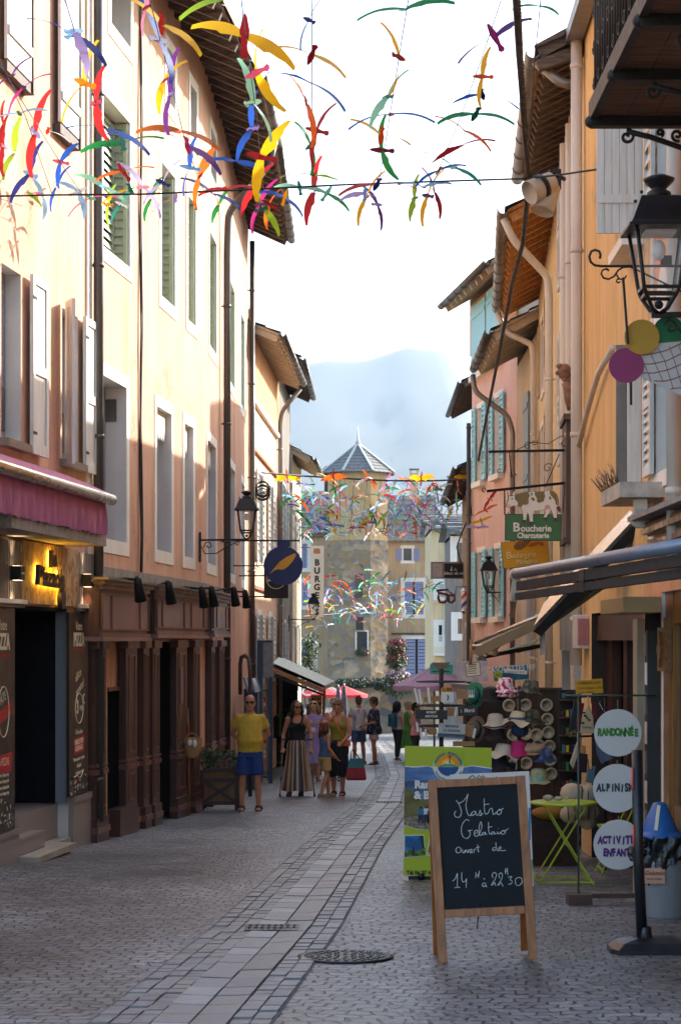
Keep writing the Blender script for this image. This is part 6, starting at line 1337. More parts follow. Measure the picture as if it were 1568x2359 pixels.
def skirt(ms, z0=.12, top=1.02, r0=.155, r1=.24, pleats=18, name='skirt', sway=(0, 0)):
    def g(C):
        mb = MB(C['T']); n = 72; rows = 12; vs = []
        for j in range(rows+1):
            t = j/rows; zz = top+(z0-top)*t; hp = .185 if t < .15 else .0
            rx = r0+(r1-r0)*t**.8; rx = max(rx, .19*min(1, t*6+.8)) if t < .4 else rx; ry = rx*.78
            for i in range(n):
                a = 2*math.pi*i/n; w_ = 1+(.03+.05*t)*math.sin(pleats*a+1.3*math.sin(3*t))*min(1, t*3)
                vs.append((rx*w_*math.cos(a)+sway[0]*t*t, ry*w_*math.sin(a)+sway[1]*t*t, zz+.012*math.sin(a*5)*t))
        k = len(mb.v)
        for i in range(n):
            m = ms[(i*len(ms)*3//n) % len(ms)] if len(ms) < 3 else ms[(i//2) % len(ms)]
            fs = [(j*n+i, j*n+(i+1) % n, (j+1)*n+(i+1) % n, (j+1)*n+i) for j in range(rows)]
            b = [k+q for f in fs for q in f]
            mi_ = mb.mi(m)
            for f in fs: mb.f.append([k+q for q in f]); mb.fm.append(mi_); mb.fs.append(True)
        mb.v += [mb.T @ V(p) for p in vs]
        mb.build(name, C['t'])
    return g
def hair(kind, m, vol=1.0):
    def g(C):
        mb = MB(C['H']); rn = random.Random(len(kind)*7+int(C['H'][0][3]*100))
        mb.ball((0, -.026, .034), (.086*vol, .098*vol, .100*vol), m, 16, 10); mb.ball((0, -.05, -.02), (.078*vol, .068*vol, .085*vol), m, 14, 8)
        if kind == 'long':
            for i in range(64):
                a = R(rn.uniform(150, 390)); a = R(rn.uniform(-200, 20)); r = .085*vol; x, y = r*math.cos(a), r*1.05*math.sin(a)-.02
                ln = rn.uniform(.17, .27); mb.tube([(x*.7, y*.8, .09), (x*1.05, y*1.02, .03), (x*1.15+rn.gauss(0, .012), y*1.1, -.07), (x*1.2+rn.gauss(0, .022), y*1.1+rn.gauss(0, .015), -ln)], [.02, .024, .022, .006], m, 6)
        if kind in ('curly', 'short', 'bun'):
            for i in range(150 if kind == 'curly' else 70):
                a = rn.uniform(0, 6.283); e = rn.uniform(-.3, 1.5); x, y, zz = .088*vol*math.cos(a)*math.cos(e), .10*vol*math.sin(a)*math.cos(e)-.026, .034+.102*vol*math.sin(e)
                if y > .045 and zz < .075: continue
                q = V((x, y, zz)); s_ = .02 if kind == 'curly' else .012; mb.ball(q*1.03, (s_, s_, s_*.8), m, 6, 4)
        if kind == 'bun': mb.ball((0, -.075, .10), (.05, .05, .048), m, 12, 8)
        mb.build('hair', C['t'])
    return g
def cap(m, clip=None):
    def g(C):
        mb = MB(C['H']); mb.ball((0, -.012, .05), (.088, .108, .095), m, 16, 10); mb.loft([[(x, .085+yy, .035+.006*q) for x, yy in ((-.07, 0), (-.05, .055), (0, .075), (.05, .055), (.07, 0), (0, -.01))] for q in (0, 1)], m); mb.build('cap', C['t'])
        if clip: mb = MB(C['H']); mb.beam((-.0, -.125, -.01), (.03, -.13, -.09), .03, .012, clip); mb.beam((-.02, -.12, .01), (.04, -.12, .0), .02, .012, clip); mb.build('hair_ribbon', C['t'])
    return g
shades_m = mat('black_sunglasses', (.01, .01, .012), .15, var=0, spec=.8)
def shades(C, up=False):
    T = C['H'] @ (Matrix.Translation((0, -.035, .085)) if up else Matrix.Identity(4)); mb = MB(T)
    for s in (-1, 1): mb.loft([[(s*.034+.029*math.cos(a), .098+dy-abs(.029*math.cos(a))*.1, .014+.021*math.sin(a)) for a in [2*math.pi*i/12 for i in range(12)]] for dy in (0, .006)], shades_m); mb.tube([(s*.062, .095, .02), (s*.078, .05, .02), (s*.08, -.01, .012)], .004, shades_m, 5)
    mb.tube([(-.01, .104, .02), (.01, .104, .02)], .004, shades_m, 5); mb.build('sunglasses', C['t'])
def footwear(C, kind):
    lt = mat('brown_leather', '#3a241a', .6, var=.2) if kind == 'sandal' else mat('dark_shoe', '#241f1c', .6, var=.2) if kind == 'shoe' else mat('beige_shoe', '#8f7d68', .7, var=.15)
    for (hp, kn, an, s), ((fx, fy, fz), b) in zip(C['knees'], C['lg']):
        mb = MB(C['T']); out = [(x, yy) for x, yy in ((-.032, -.085), (.032, -.085), (.042, 0), (.05, .10), (.03, .175), (0, .19), (-.035, .17), (-.05, .09), (-.042, 0))]
        mb.loft([[(an.x+x, an.y+yy, fz+zz) for x, yy in out] for zz in (0, .026)], lt, False)
        if kind == 'sandal':
            for yy, r in ((.10, .045), (.02, .05), (-.04, .045)): mb.tube([(an.x+.048*math.cos(a), an.y+yy-.01*math.sin(a), fz+.02+(.062 if yy < .05 else .05)*math.sin(a)) for a in [math.pi*i/8 for i in range(9)]], .012, lt, 6)
            mb.tube(arc((an.x, an.y, fz+.075), (1, 0, 0), (0, 1, 0), .042, 0, 360, 12), .010, lt, 5)
        else:
            mb.loft([[(an.x+rx*math.cos(a), an.y+yy, fz+.012+rz*(1+math.sin(a))) for a in [2*math.pi*q/10 for q in range(10)]] for yy, rx, rz in ((-.075, .034, .035), (-.03, .046, .052), (.04, .049, .046), (.11, .053, .031), (.165, .048, .022), (.19, .02, .012))], lt)
        mb.build('shoe' if kind != 'sandal' else 'sandal', C['t'])
def bag_on(m, c, sz, name='shoulder_bag', strap=None, sm=None):
    def g(C):
        mb = MB(C['T']); x, y, z_ = c; a, b, h = sz; mb.loft([[(x+a*u*(1-.0*w_), y+b*v*(1 if w_ < 1 else .5), z_-h/2+h*w_) for u, v in ((-1, -1), (-.6, -1.25), (.6, -1.25), (1, -1), (1, 1), (.6, 1.25), (-.6, 1.25), (-1, 1))] for w_ in (0, .1, .5, .9, 1)], m); o = mb.build(name, C['t'])
        if strap: mb = MB(C['T']); mb.tube(lerp3(strap, 3), .012, sm or m, 6, True, True); mb.build('strap', o)
    return g
def crutch(xh, xg, yh):
    def g(C):
        al = mat('aluminium_tube', '#9a9a9a', .3, .8, var=.1); gr = mat('black_grip', (.02, .02, .02), .6); s = 1 if xh > 0 else -1
        mb = MB(C['T']); hnd = V((xh, yh, .80)); gd = V((xg, yh+.04, .02)); mb.tube([gd, hnd, V((xh-s*.02, yh-.10, 1.05))], .011, al, 8); mb.tube([hnd, hnd+V((0, .10, .01))], .016, gr, 8); mb.tube(arc((xh-s*.02, yh-.10, 1.05), (1, 0, 0), (0, 1, 0), .048, -60, 240, 10), .012, gr, 6); mb.tube([gd-V((0, 0, .02)), gd+V((0, 0, .04))], .018, gr, 8)
        b = BASE[C['t'].name]; o = mb.build('crutch', loc=C['T'] @ gd); off = o.location.copy()
        for v in o.data.vertices: v.co = v.co
        tag(o, 'grey elbow crutch in the %s hand of the woman in the striped skirt' % ('right' if s < 0 else 'left'), 'crutch', 'crutches of the woman in the striped skirt')
    return g
c_y = mat('yellow_tshirt', '#c9a83a', .85, var=.10, vs=9, bump=.25, bs=22); c_bl = mat('blue_shorts', '#23407c', .85, var=.12, vs=9, bump=.25, bs=25); c_bk = mat('black_jersey', '#1b1b20', .85, var=.1); c_wh = mat('white_cotton', '#dcd8d4', .85, var=.06); c_den = mat('faded_denim', '#51627c', .85, var=.3, vs=12); c_lil = mat('lilac_dress', '#a692c8', .85, var=.08); c_ol = mat('olive_top', '#8a8428', .85, var=.1); c_kh = mat('sand_shorts', '#b79c62', .85, var=.1); c_gr = mat('green_dress', '#4f8a3c', .85, var=.12); c_pk = mat('pink_tshirt', '#d99a9c', .85, var=.08); c_cor = mat('coral_cap', '#e2826c', .8, var=.06); c_or = mat('orange_strap', '#d9662c', .6); c_char = mat('charcoal_trousers', '#2a2a2e', .85)
hb = mat('dark_brown_hair', '#2a1b14', .5, var=.3, vs=30); hbl = mat('blond_hair', '#9c7c50', .5, var=.3, vs=30); hbr = mat('brown_hair', '#5a3a24', .5, var=.3, vs=30); hgr = mat('grey_hair', '#a09a90', .5, var=.3, vs=30); hbk = mat('black_hair', '#141010', .5, var=.3, vs=30)
st1, st2, st3, st4 = mat('stripe_sand', '#b09a78', .85), mat('stripe_slate', '#3c4454', .85), mat('stripe_cream', '#c9bda6', .85), mat('stripe_rust', '#7a4c34', .85)
back_arms = [((-.27, -.10, 1.15), (-.07, -.17, .98)), ((.27, -.10, 1.15), (.05, -.19, .98))]
down = [((-.25, -.03, 1.14), (-.26, .06, .88)), ((.25, -.03, 1.14), (.26, .06, .88))]
# patterned fabrics
tie = bpy.data.materials.new('white_grey_streaked_shirt'); tie.use_nodes = True; n_, l_ = tie.node_tree.nodes, tie.node_tree.links; bb = n_['Principled BSDF']; bb.inputs['Roughness'].default_value = .85
def pattern(m, c1, c2, sc_, a=.45, b=.55, tex='noise', c3=None):
    n, l = m.node_tree.nodes, m.node_tree.links; bb = n['Principled BSDF']; tc = n.new('ShaderNodeTexCoord'); mp = n.new('ShaderNodeMapping'); mp.inputs['Scale'].default_value = sc_; l.new(tc.outputs['Object'], mp.inputs[0])
    t = n.new('ShaderNodeTexNoise'); t.inputs['Scale'].default_value = 1; t.inputs['Detail'].default_value = 3; l.new(mp.outputs[0], t.inputs['Vector']); r = n.new('ShaderNodeValToRGB'); e = r.color_ramp.elements; e[0].position = a; e[0].color = (*hexc(c1), 1); e[1].position = b; e[1].color = (*hexc(c2), 1)
    if c3: q = e.new(min(.99, b+.08)); q.color = (*hexc(c3), 1)
    l.new(t.outputs['Fac'], r.inputs[0]); l.new(r.outputs[0], bb.inputs['Base Color']); return m
def pmat(name, c1, c2, sc_, a=.45, b=.55, c3=None):
    m = bpy.data.materials.new(name); m.use_nodes = True; m.node_tree.nodes['Principled BSDF'].inputs['Roughness'].default_value = .85; return pattern(m, c1, c2, sc_, a, b, c3=c3)
pattern(tie, '#d6d2d2', '#8d8790', (14, 14, 3), .5, .62); floral = pmat('navy_floral_print', '#1c2236', '#4a5270', (16, 16, 16), .5, .58, '#9a7a80')

person(576, 1868, 178, 1.75, 'bald man in sunglasses, yellow t-shirt and blue shorts, hands behind his back', back_arms, tee(c_y, .88, .62, .02, .012), shorts(c_bl, .54, .015), None, belly=.035, legs=[((-.13, .02, 0), 0), ((.13, .03, 0), 0)], extras=[shades])
person(684, 1834, 176, 1.66, 'woman on crutches in black vest top and long striped skirt', [((-.25, -.02, 1.13), (-.27, .14, .90)), ((.25, -.02, 1.13), (.25, .14, .90))], tank(c_bk), skirt([st1, st2, st3, st4, st2, st1, st4], .10, 1.03, .15, .27, 15), hair('long', hb, 1.05), True, 0, 0, 22, 0, [((-.08, .02, 0), 0), ((.13, .12, 0), 0)], 'shoe', [shades, crutch(-.27, -.34, .2), crutch(.25, .29, .2)])
person(722, 1800, 190, 1.66, 'woman in lilac dress holding a white paper, behind the woman on crutches', [((-.24, .02, 1.13), (-.10, .24, 1.08)), ((.24, .02, 1.13), (.12, .24, 1.10))], tee(c_lil, .9, .3, .016), skirt([c_lil], .40, 1.03, .16, .23, 9, 'dress_skirt'), hair('long', hbl, .98), True, 1, 0, -20, 15, None, 'beige', [lambda C: shades(C, True), bag_on(c_wh, (.08, .33, 1.14), (.07, .01, .10), 'paper')])
person(716, 1770, 20, 1.62, 'brown haired person in white t-shirt seen from behind, left of the sunglasses rack', down, tee(c_wh, .95, .55), shorts(c_den, .62), hair('long', hbr), True, 1)
person(748, 1838, -60, 1.32, 'little girl in coral cap, blue top and sand shorts, seen from behind', [((-.22, .05, 1.13), (-.16, .26, .95)), ((.22, -.02, 1.13), (.22, .16, .93))], tank(mat('denim_blue_top', '#4a6488', .85, var=.1), .93), shorts(c_kh, .62, .02), hair('long', hbr, .98), True, 0, 0, 10, 5, [((-.07, .16, 0), .03), ((.08, -.12, .015), .05)], 'beige', [cap(c_cor, mat('orange_ribbon', '#e8602c', .5))])
person(779, 1833, 172, 1.66, 'woman in olive top and black skirt with orange strap, looking down at the girl', [((-.22, .06, 1.13), (-.10, .26, 1.0)), ((.25, -.02, 1.14), (.27, .02, .88))], tank(c_ol, .95), skirt([c_bk], .36, 1.03, .15, .20, 12), hair('bun', hbl), True, 0, 0, -14, 24, [((-.08, .05, 0), 0), ((.09, -.03, 0), 0)], 'sandal', [lambda C: shades(C, True), bag_on(c_or, (-.17, .13, .98), (.07, .03, .12), 'orange_pouch', [(-.15, .13, 1.03), (-.02, .15, 1.25), (.09, .08, 1.44), (.08, -.08, 1.43)], c_or)])
person(771, 1798, 180, 1.72, 'grey blond person in white vest just behind the woman in olive', down, tank(c_wh, .95), shorts(c_den, .6), hair('curly', hgr, 1.05), True, 1, 0, 0, 0)
person(826, 1761, 20, 1.80, 'man in streaked white t-shirt and denim shorts seen from behind in the square', [((-.27, .02, 1.15), (-.24, .22, 1.02)), ((.26, -.02, 1.14), (.27, .08, .9))], tee(tie, .86, .6, .022, .01), shorts(c_den, .58, .01), hair('short', hbr), False, 0, 0, -15, 8, [((-.12, .02, 0), 0), ((.13, -.02, 0), 0)])
person(861, 1762, 105, 1.76, 'woman in navy floral shirt and pale pink shorts, turned towards the man in white', [((-.26, .0, 1.14), (-.12, .24, 1.06)), ((.25, .05, 1.14), (.12, .24, 1.04))], tee(floral, .80, 1.02, .035, .05), shorts(mat('pale_pink_shorts', '#c9a8a4', .85), .66, .03), hair('curly', hbr, 1.08), True, 0, 0, 12, 22, [((-.10, .05, 0), 0), ((.10, -.06, 0), 0)], 'sandal')
person(915, 1753, -50, 1.68, 'dark haired woman with a teal backpack and dark trousers, walking away on the right', down, tee(mat('grey_tshirt', '#b3adac', .85), .92, .5), shorts(c_char, .12, .0, 'trousers'), hair('long', hbk, 1.1), True, 0, 0, 0, 5, [((-.09, .08, 0), .02), ((.09, -.08, 0), .02)], 'sandal', [bag_on(mat('teal_backpack', '#2c6470', .8, var=.3, vs=9), (0, -.19, 1.2), (.13, .06, .38), 'backpack', [(-.1, -.12, 1.38), (-.11, 0, 1.46), (-.11, .1, 1.36), (-.12, .05, 1.1), (-.1, -.12, 1.05)])])
person(940, 1757, -75, 1.66, 'grey haired woman in green dress beside the woman with the backpack', [((-.25, .02, 1.13), (-.2, .2, .98)), ((.24, .0, 1.13), (.2, .16, .92))], tee(c_gr, .9, .5, .02, .01), skirt([c_gr], .42, 1.03, .17, .26, 10, 'dress_skirt'), hair('curly', hgr, 1.02), True, 1, 0, 0, 12)
person(957, 1775, -95, 1.62, 'dark haired person in pink t-shirt browsing behind the lime poster', [((-.24, .05, 1.14), (-.18, .24, 1.06)), ((.24, .03, 1.14), (.14, .25, 1.02))], tee(c_pk, .9, .55), shorts(c_char, .12, 0, 'trousers'), hair('short', hbk), False, 0, 0, 0, 15)
# red shopping bag in the hand of the woman in olive
q = P(820, 1768, 34.0); t = thing('shopping_bag', (q.x, q.y, q.z-.25), 'red and teal shopping bag hanging from the hand of the woman in olive', 'bag'); mb = MB()
rb_ = mat('red_bag_cloth', '#8a1a24', .6, var=.2, vs=12); tb_ = mat('teal_bag_cloth', '#1c6a74', .6, var=.2, vs=12)
mb.loft([[(q.x+a*u, q.y+b*v, q.z+z_) for u, v in ((-1, -1), (0, -1.3), (1, -1), (1, 1), (0, 1.3), (-1, 1))] for z_, a, b in ((-.22, .16, .07), (-.18, .18, .08), (.0, .15, .06))], rb_, False); mb.loft([[(q.x+a*u, q.y+b*v, q.z+z_) for u, v in ((-1, -1), (0, -1.3), (1, -1), (1, 1), (0, 1.3), (-1, 1))] for z_, a, b in ((.0, .15, .06), (.13, .12, .04), (.16, .10, .03))], tb_, False); mb.build('bag_body', t)
mb = MB(); mb.tube([(q.x-.09, q.y, q.z+.14), (q.x-.09, q.y, q.z+.27), (q.x-.06, q.y, q.z+.31), (q.x-.02, q.y, q.z+.27), (q.x+.06, q.y, q.z+.15)], .010, c_bk, 6); mb.build('handle', t)
# ================================================================ STREET FURNITURE AND THE SOUVENIR STALL
chalk = mat('chalk', '#cfd6d2', .9, var=.25, vs=60); slate_b = mat('blackboard_slate', (.011, .012, .014), .75, var=.4, vs=5, spec=.25); pine = wood('varnished_pine', '#a8672c', '#7f4718', 'z', .45, 16, .15)
# A-board
o = G(1124, 2216); A_ = Matrix.Translation(o) @ Matrix.Rotation(R(3), 4, 'Z') @ Matrix.Rotation(R(-2.6), 4, 'Y'); lean = R(9); t = thing('chalkboard', o, 'pine A-frame chalkboard with handwritten ice cream opening hours', 'chalkboard')
AF = A_ @ Matrix.Rotation(-lean, 4, 'X'); H_ = 1.155; W_ = .283
mb = MB(AF)
for s in (-1, 1): mb.T = AF; mb.box(s*W_-.028 if s > 0 else s*W_-.028, s*W_+.028, -.012, .016, 0, H_, pine); mb.build('leg', t, .003); mb = MB(AF)
mb.box(-W_+.029, W_-.029, -.011, .015, H_-.052, H_-.002, pine); mb.build('top_rail', t, .003); mb = MB(AF); mb.box(-W_+.029, W_-.029, -.011, .015, .285, .335, pine); mb.build('bottom_rail', t, .003)
mb = MB(AF); mb.box(-W_+.029, W_-.029, .0, .008, .336, H_-.053, slate_b); bd = mb.build('blackboard', t)
AB = A_ @ Matrix.Translation((0, .36, 0)) @ Matrix.Rotation(lean*1.02, 4, 'X')
for s in (-1, 1): mb = MB(AB); mb.box(s*W_-.026, s*W_+.026, -.014, .012, 0, H_-.02, pine); mb.build('rear_leg', t, .003)
mb = MB(AB); mb.box(-W_+.029, W_-.029, -.008, .0, .34, H_-.05, slate_b); mb.build('rear_board', t)
mb = MB(A_); mb.tube([(-.03, .02, .37), (-.03, .13, .30), (-.03, .26, .17)], .004, blackm, 5); mb.build('stay_cord', t)
Nb = (AF.to_3x3() @ V((0, -1, 0))).normalized(); Ob = AF @ V((0, -.0005, 0)); zc = lambda x, y: ((1080+x/6.0308)/1.0855, (1940+y/6.0308)/1.0855)
def bez(pts, n=5):
    pts = [V((*p, 0)) for p in pts]; out = []
    for i in range(len(pts)-1):
        p0 = pts[max(i-1, 0)]; p1, p2 = pts[i], pts[i+1]; p3 = pts[min(i+2, len(pts)-1)]
        for j in range(n):
            u = j/n; out.append(.5*((2*p1)+(p2-p0)*u+(2*p0-5*p1+4*p2-p3)*u*u+(3*p1-p0-3*p2+p3)*u**3))
    return [(p.x, p.y) for p in out]+[tuple(pts[-1].xy)]
ST = [[(360, 370), (400, 420), (440, 530), (430, 600), (390, 630), (345, 610), (335, 570), (360, 530)], [(385, 405), (420, 410), (470, 380), (520, 320), (540, 275), (525, 360), (510, 430), (520, 520), (545, 590), (575, 600), (600, 570)],
      [(655, 535), (620, 540), (590, 570), (600, 600), (640, 580), (660, 540), (660, 580), (690, 600)], [(690, 600), (715, 550), (722, 520), (735, 560), (745, 595), (715, 600), (770, 570)], [(785, 345), (785, 450), (795, 560), (825, 575), (860, 540)], [(785, 435), (860, 425)], [(850, 540), (880, 495), (905, 500), (915, 560), (925, 585), (960, 560), (985, 540)], [(1000, 525), (975, 545), (985, 580), (1020, 580), (1045, 540), (1020, 505), (1000, 525), (1040, 510), (1075, 492)],
      [(555, 680), (530, 662), (490, 680), (450, 750), (440, 830), (460, 910), (510, 945), (550, 930), (575, 880), (565, 840), (540, 830)], [(540, 830), (605, 820)], [(630, 870), (665, 865), (685, 840), (660, 820), (635, 850), (640, 900), (680, 910), (715, 870)], [(715, 870), (750, 770), (735, 695), (715, 740), (705, 830), (715, 900), (750, 890)], [(790, 850), (755, 865), (755, 890), (790, 880), (800, 850), (805, 885), (830, 880)], [(850, 700), (850, 790), (860, 870), (890, 875)], [(840, 775), (905, 768)], [(925, 845), (895, 855), (895, 885), (930, 870), (935, 845), (945, 880), (965, 870)], [(985, 840), (985, 870), (1010, 875), (1030, 850)], [(993, 792), (996, 796)], [(1065, 830), (1040, 850), (1050, 880), (1085, 878), (1105, 845), (1080, 825), (1065, 830), (1100, 830), (1150, 795)],
      [(390, 1075), (360, 1110), (365, 1150), (400, 1165), (435, 1130), (420, 1085), (390, 1075)], [(455, 1110), (458, 1150), (480, 1165), (500, 1120), (500, 1160)], [(515, 1115), (535, 1160), (555, 1112)], [(565, 1145), (600, 1135), (595, 1110), (570, 1120), (570, 1160), (610, 1160)], [(630, 1165), (632, 1115), (650, 1105), (665, 1115)], [(685, 1040), (690, 1100), (695, 1145), (715, 1140)], [(660, 1085), (720, 1075)],
      [(965, 1085), (930, 1085), (908, 1110), (930, 1130), (960, 1110)], [(960, 1003), (965, 1070), (985, 1130), (1000, 1128)], [(1000, 1105), (1040, 1095), (1030, 1070), (1008, 1090), (1015, 1125), (1060, 1128), (1110, 1125)],
      [(310, 1590), (350, 1550), (380, 1475), (380, 1600), (378, 1685)], [(335, 1690), (425, 1683)], [(450, 1455), (445, 1530), (460, 1600), (500, 1590), (518, 1550)], [(518, 1550), (512, 1690)], [(662, 1460), (655, 1545)], [(712, 1435), (695, 1540)], [(660, 1510), (705, 1490)], [(775, 1545), (795, 1565)], [(810, 1625), (775, 1620), (755, 1650), (780, 1675), (812, 1640), (810, 1670), (830, 1675)],
      [(915, 1540), (905, 1490), (940, 1460), (970, 1490), (950, 1560), (910, 1620), (895, 1650), (920, 1640), (940, 1610), (960, 1660)], [(1015, 1545), (1008, 1490), (1040, 1465), (1060, 1500), (1040, 1570), (1005, 1625), (990, 1650), (1020, 1640), (1035, 1610), (1070, 1670)], [(1105, 1400), (1103, 1480)], [(1128, 1390), (1140, 1495)], [(1105, 1445), (1135, 1430)], [(1145, 1530), (1200, 1520), (1175, 1565), (1205, 1590), (1190, 1630), (1145, 1635)], [(1290, 1535), (1255, 1570), (1265, 1640), (1310, 1655), (1355, 1610), (1345, 1545), (1290, 1535)]]
mb = MB()
for s_ in ST:
    ps_ = [ray_plane(*zc(x, y), Ob+Nb*.002, Nb)+V((0, -.0015, 0)) for x, y in bez(s_)]; mb.tube(ps_, .0021, chalk, 5)
mb.build('chalk_lettering', bd)
# lime poster of the mountain office
z = 17.9; k = z/F; t = thing('poster_stand', G(970, 2022), 'lime green mountain hiking poster on a stand behind the chalkboard', 'poster')
lime = mat('lime_poster', '#a3b51a', .5, var=.04); c = P(1031, 1868, z); qq = lambda x, y: ((x-1031)*k, (1868-y)*k)
zq2 = lambda x, y: ((1000+x/4.7515)/1.0855, (1850+y/4.7515)/1.0855); ql = lambda *p: [qq(*zq2(x, y)) for x, y in p]
mb = MB(); mb.prism([qq(932, 1718), qq(1132, 1723), qq(1130, 2022), qq(929, 2017)], c, X_, Z_, .012, lime); mb.build('panel', t)
mb = MB(); mb.tube([P(970, 2012, z), P(970, 2026, z)], .03, blackm, 8); mb.tube([P(1100, 2012, z), P(1100, 2026, z)], .03, blackm, 8); mb.box(c.x-.36, c.x+.36, z+.02, z+.05, c.z-.66, c.z-.60, blackm); mb.build('foot', t)
def layer(i): return c+V((0, -.008-.0015*i, 0))
sky_p = pmat('poster_sky', '#3a5f94', '#7d9cc0', (2, 2, 9), .35, .65); ridge_p = pmat('poster_far_ridge', '#3c4d6e', '#5b6a80', (9, 9, 14)); hill_p = pmat('poster_hillside', '#4d5230', '#7a7444', (7, 7, 9), .35, .65); rock_p = pmat('poster_rocks', '#5d5448', '#9a8c78', (40, 40, 40), .4, .6)
wp = mat('poster_white', '#dcdad2', .6, var=.03); blt = mat('poster_black', '#17171a', .5, var=0); tr = random.Random(9)
torn = lambda x0, x1, y, a, n=26: [(x0+(x1-x0)*i/n, y+a*math.sin(i*.7)+tr.uniform(-7, 7)) for i in range(n+1)]
up_ = [(55, 320), (150, 330), (250, 325), (340, 315), (400, 345), (470, 370), (600, 372), (700, 350), (760, 330), (860, 312), (960, 328), (1088, 345)]
lo_ = [(1080, 1060), (700, 1075), (420, 1050), (330, 1065), (220, 1060), (130, 1035), (45, 1010)]
mb = MB(); mb.prism(ql(*[(x, y-10+tr.uniform(-5, 5)) for x, y in up_], *[(x, y+12+tr.uniform(-6, 6)) for x, y in lo_]), layer(0), X_, Z_, .002, wp); mb.prism(ql(*up_, *lo_), layer(1), X_, Z_, .002, sky_p)
mb.prism(ql((52, 480), (200, 490), (380, 470), (500, 500), (700, 480), (900, 500), (1085, 490), (1080, 620), (60, 620)), layer(2), X_, Z_, .002, ridge_p)
mb.prism(ql((52, 560), (180, 640), (260, 700), (420, 680), (700, 640), (1080, 620), (1080, 1060), (700, 1075), (420, 1050), (330, 1065), (220, 1060), (130, 1035), (45, 1010)), layer(3), X_, Z_, .002, hill_p)
mb.prism(ql((48, 930), (150, 900), (300, 930), (420, 950), (1080, 960), (1080, 1060), (700, 1075), (420, 1050), (330, 1065), (220, 1060), (130, 1035), (45, 1010)), layer(4), X_, Z_, .002, rock_p)
mb.build('mountain_photo', t)
mb = MB(); hk = [mat('print_teal', '#1d6c88', .6), mat('print_navy', '#1a2238', .6), mat('print_white', '#c9ccd0', .6)]
for x0, top, m1, m2 in ((245, 790, hk[0], hk[1]), (312, 785, hk[2], hk[1]), (358, 805, hk[2], hk[0])):
    mb.prism(ql((x0-35, top+40), (x0-12, top+25), (x0+20, top+30), (x0+38, top+60), (x0+32, top+120), (x0-38, top+110)), layer(5), X_, Z_, .002, m1); mb.prism(ql((x0-30, top+100), (x0+34, top+100), (x0+30, top+150), (x0+35, top+200), (x0+10, top+205), (x0, top+150), (x0-12, top+205), (x0-30, top+200)), layer(6), X_, Z_, .002, m2); mb.prism(ql((x0-14, top), (x0+12, top), (x0+16, top+20), (x0, top+32), (x0-16, top+20)), layer(6), X_, Z_, .002, blt)
mb.build('printed_hikers', t)
mb = MB(); lc = c+X_*qq(*zq2(570, 300))[0]+Z_*qq(*zq2(570, 300))[1]; rr = 128/4.7515/1.0855*k; dY = V((0, -.018, 0))
mb.disc(lc+dY+V((0, .003, -.01)), X_, Z_, rr*1.42, .002, wp); mb.prism(ql((400, 128), (740, 128), (740, 318), (400, 318)), layer(5), X_, Z_, .0022, lime)
mb.disc(lc+dY, X_, Z_, rr, .002, mat('logo_orange', '#d98a1a', .5)); mb.disc(lc+dY+V((0, -.001, -.0)), X_, Z_, rr*.6, .002, mat('logo_yellow', '#e8b428', .5))
hc = [(rr*math.cos(R(a)), rr*math.sin(R(a))) for a in range(190, 351, 8)]; mb.prism(hc, lc+dY+V((0, -.002, 0)), X_, Z_, .002, mat('logo_blue', '#0d4a86', .5)); mb.prism([(-rr*.96, -rr*.2), (-rr*.4, rr*.12), (0, rr*.34), (rr*.45, rr*.05), (rr*.96, -rr*.2), (0, -rr*.1)], lc+dY+V((0, -.003, 0)), X_, Z_, .002, mat('logo_green', '#3a9a72', .5)); mb.prism([(-rr*.35, rr*.15), (0, rr*.38), (rr*.35, rr*.12), (0, rr*.14)], lc+dY+V((0, -.004, 0)), X_, Z_, .002, wp)
fg = lc+dY+V((rr*.13, -.005, rr*.48))
for a, b in (((0, -.1), (0, .3)), ((0, .3), (-.16, .42)), ((0, .3), (.22, .44)), ((0, -.1), (-.05, -.28)), ((0, -.1), (.06, -.28))): mb.tube([fg+X_*a[0]*rr+Z_*a[1]*rr, fg+X_*b[0]*rr+Z_*b[1]*rr], rr*.035, blt, 4)
def arctext(mb, s_, c0, r, a0, a1, size, m, flip=1):
    for i, ch in enumerate(s_):
        a = R(a0+(a1-a0)*i/(len(s_)-1)); mb.text(ch, c0+X_*math.cos(a)*r+Z_*math.sin(a)*r, X_, Z_, size, m, .001, 'CENTER', 0, .002, 1, 1, a-math.pi/2 if flip > 0 else a+math.pi/2)
arctext(mb, 'BUREAU MONTAGNE', lc+dY+V((0, -.001, -.01)), rr*1.12, 162, 12, rr*.30, mat('logo_text_blue', '#2f6a80', .5)); arctext(mb, 'Serre-Ponçon Evasion', lc+dY+V((0, -.003, -.01)), rr*1.33, 205, 335, rr*.22, mat('grey_text', '#4a5058', .5), -1); mb.build('logo', t)
mb = MB(); q = P(*zq2(170, 572), z); mb.text('Randonnées', V((q.x, z-.02, q.z)), X_, Z_, .098, wp, .001, 'LEFT', 0, .005, .98); q = P(*zq2(165, 697), z); mb.text('& Balades', V((q.x, z-.02, q.z)), X_, Z_, .098, wp, .001, 'LEFT', 0, .005, .98); q = P(*zq2(75, 1600), z); mb.text('Tél 06 37 46 89 56', V((q.x, z-.012, q.z)), X_, Z_, .05, blt, .001, 'LEFT', 0, .002, .95); mb.build('lettering', t)
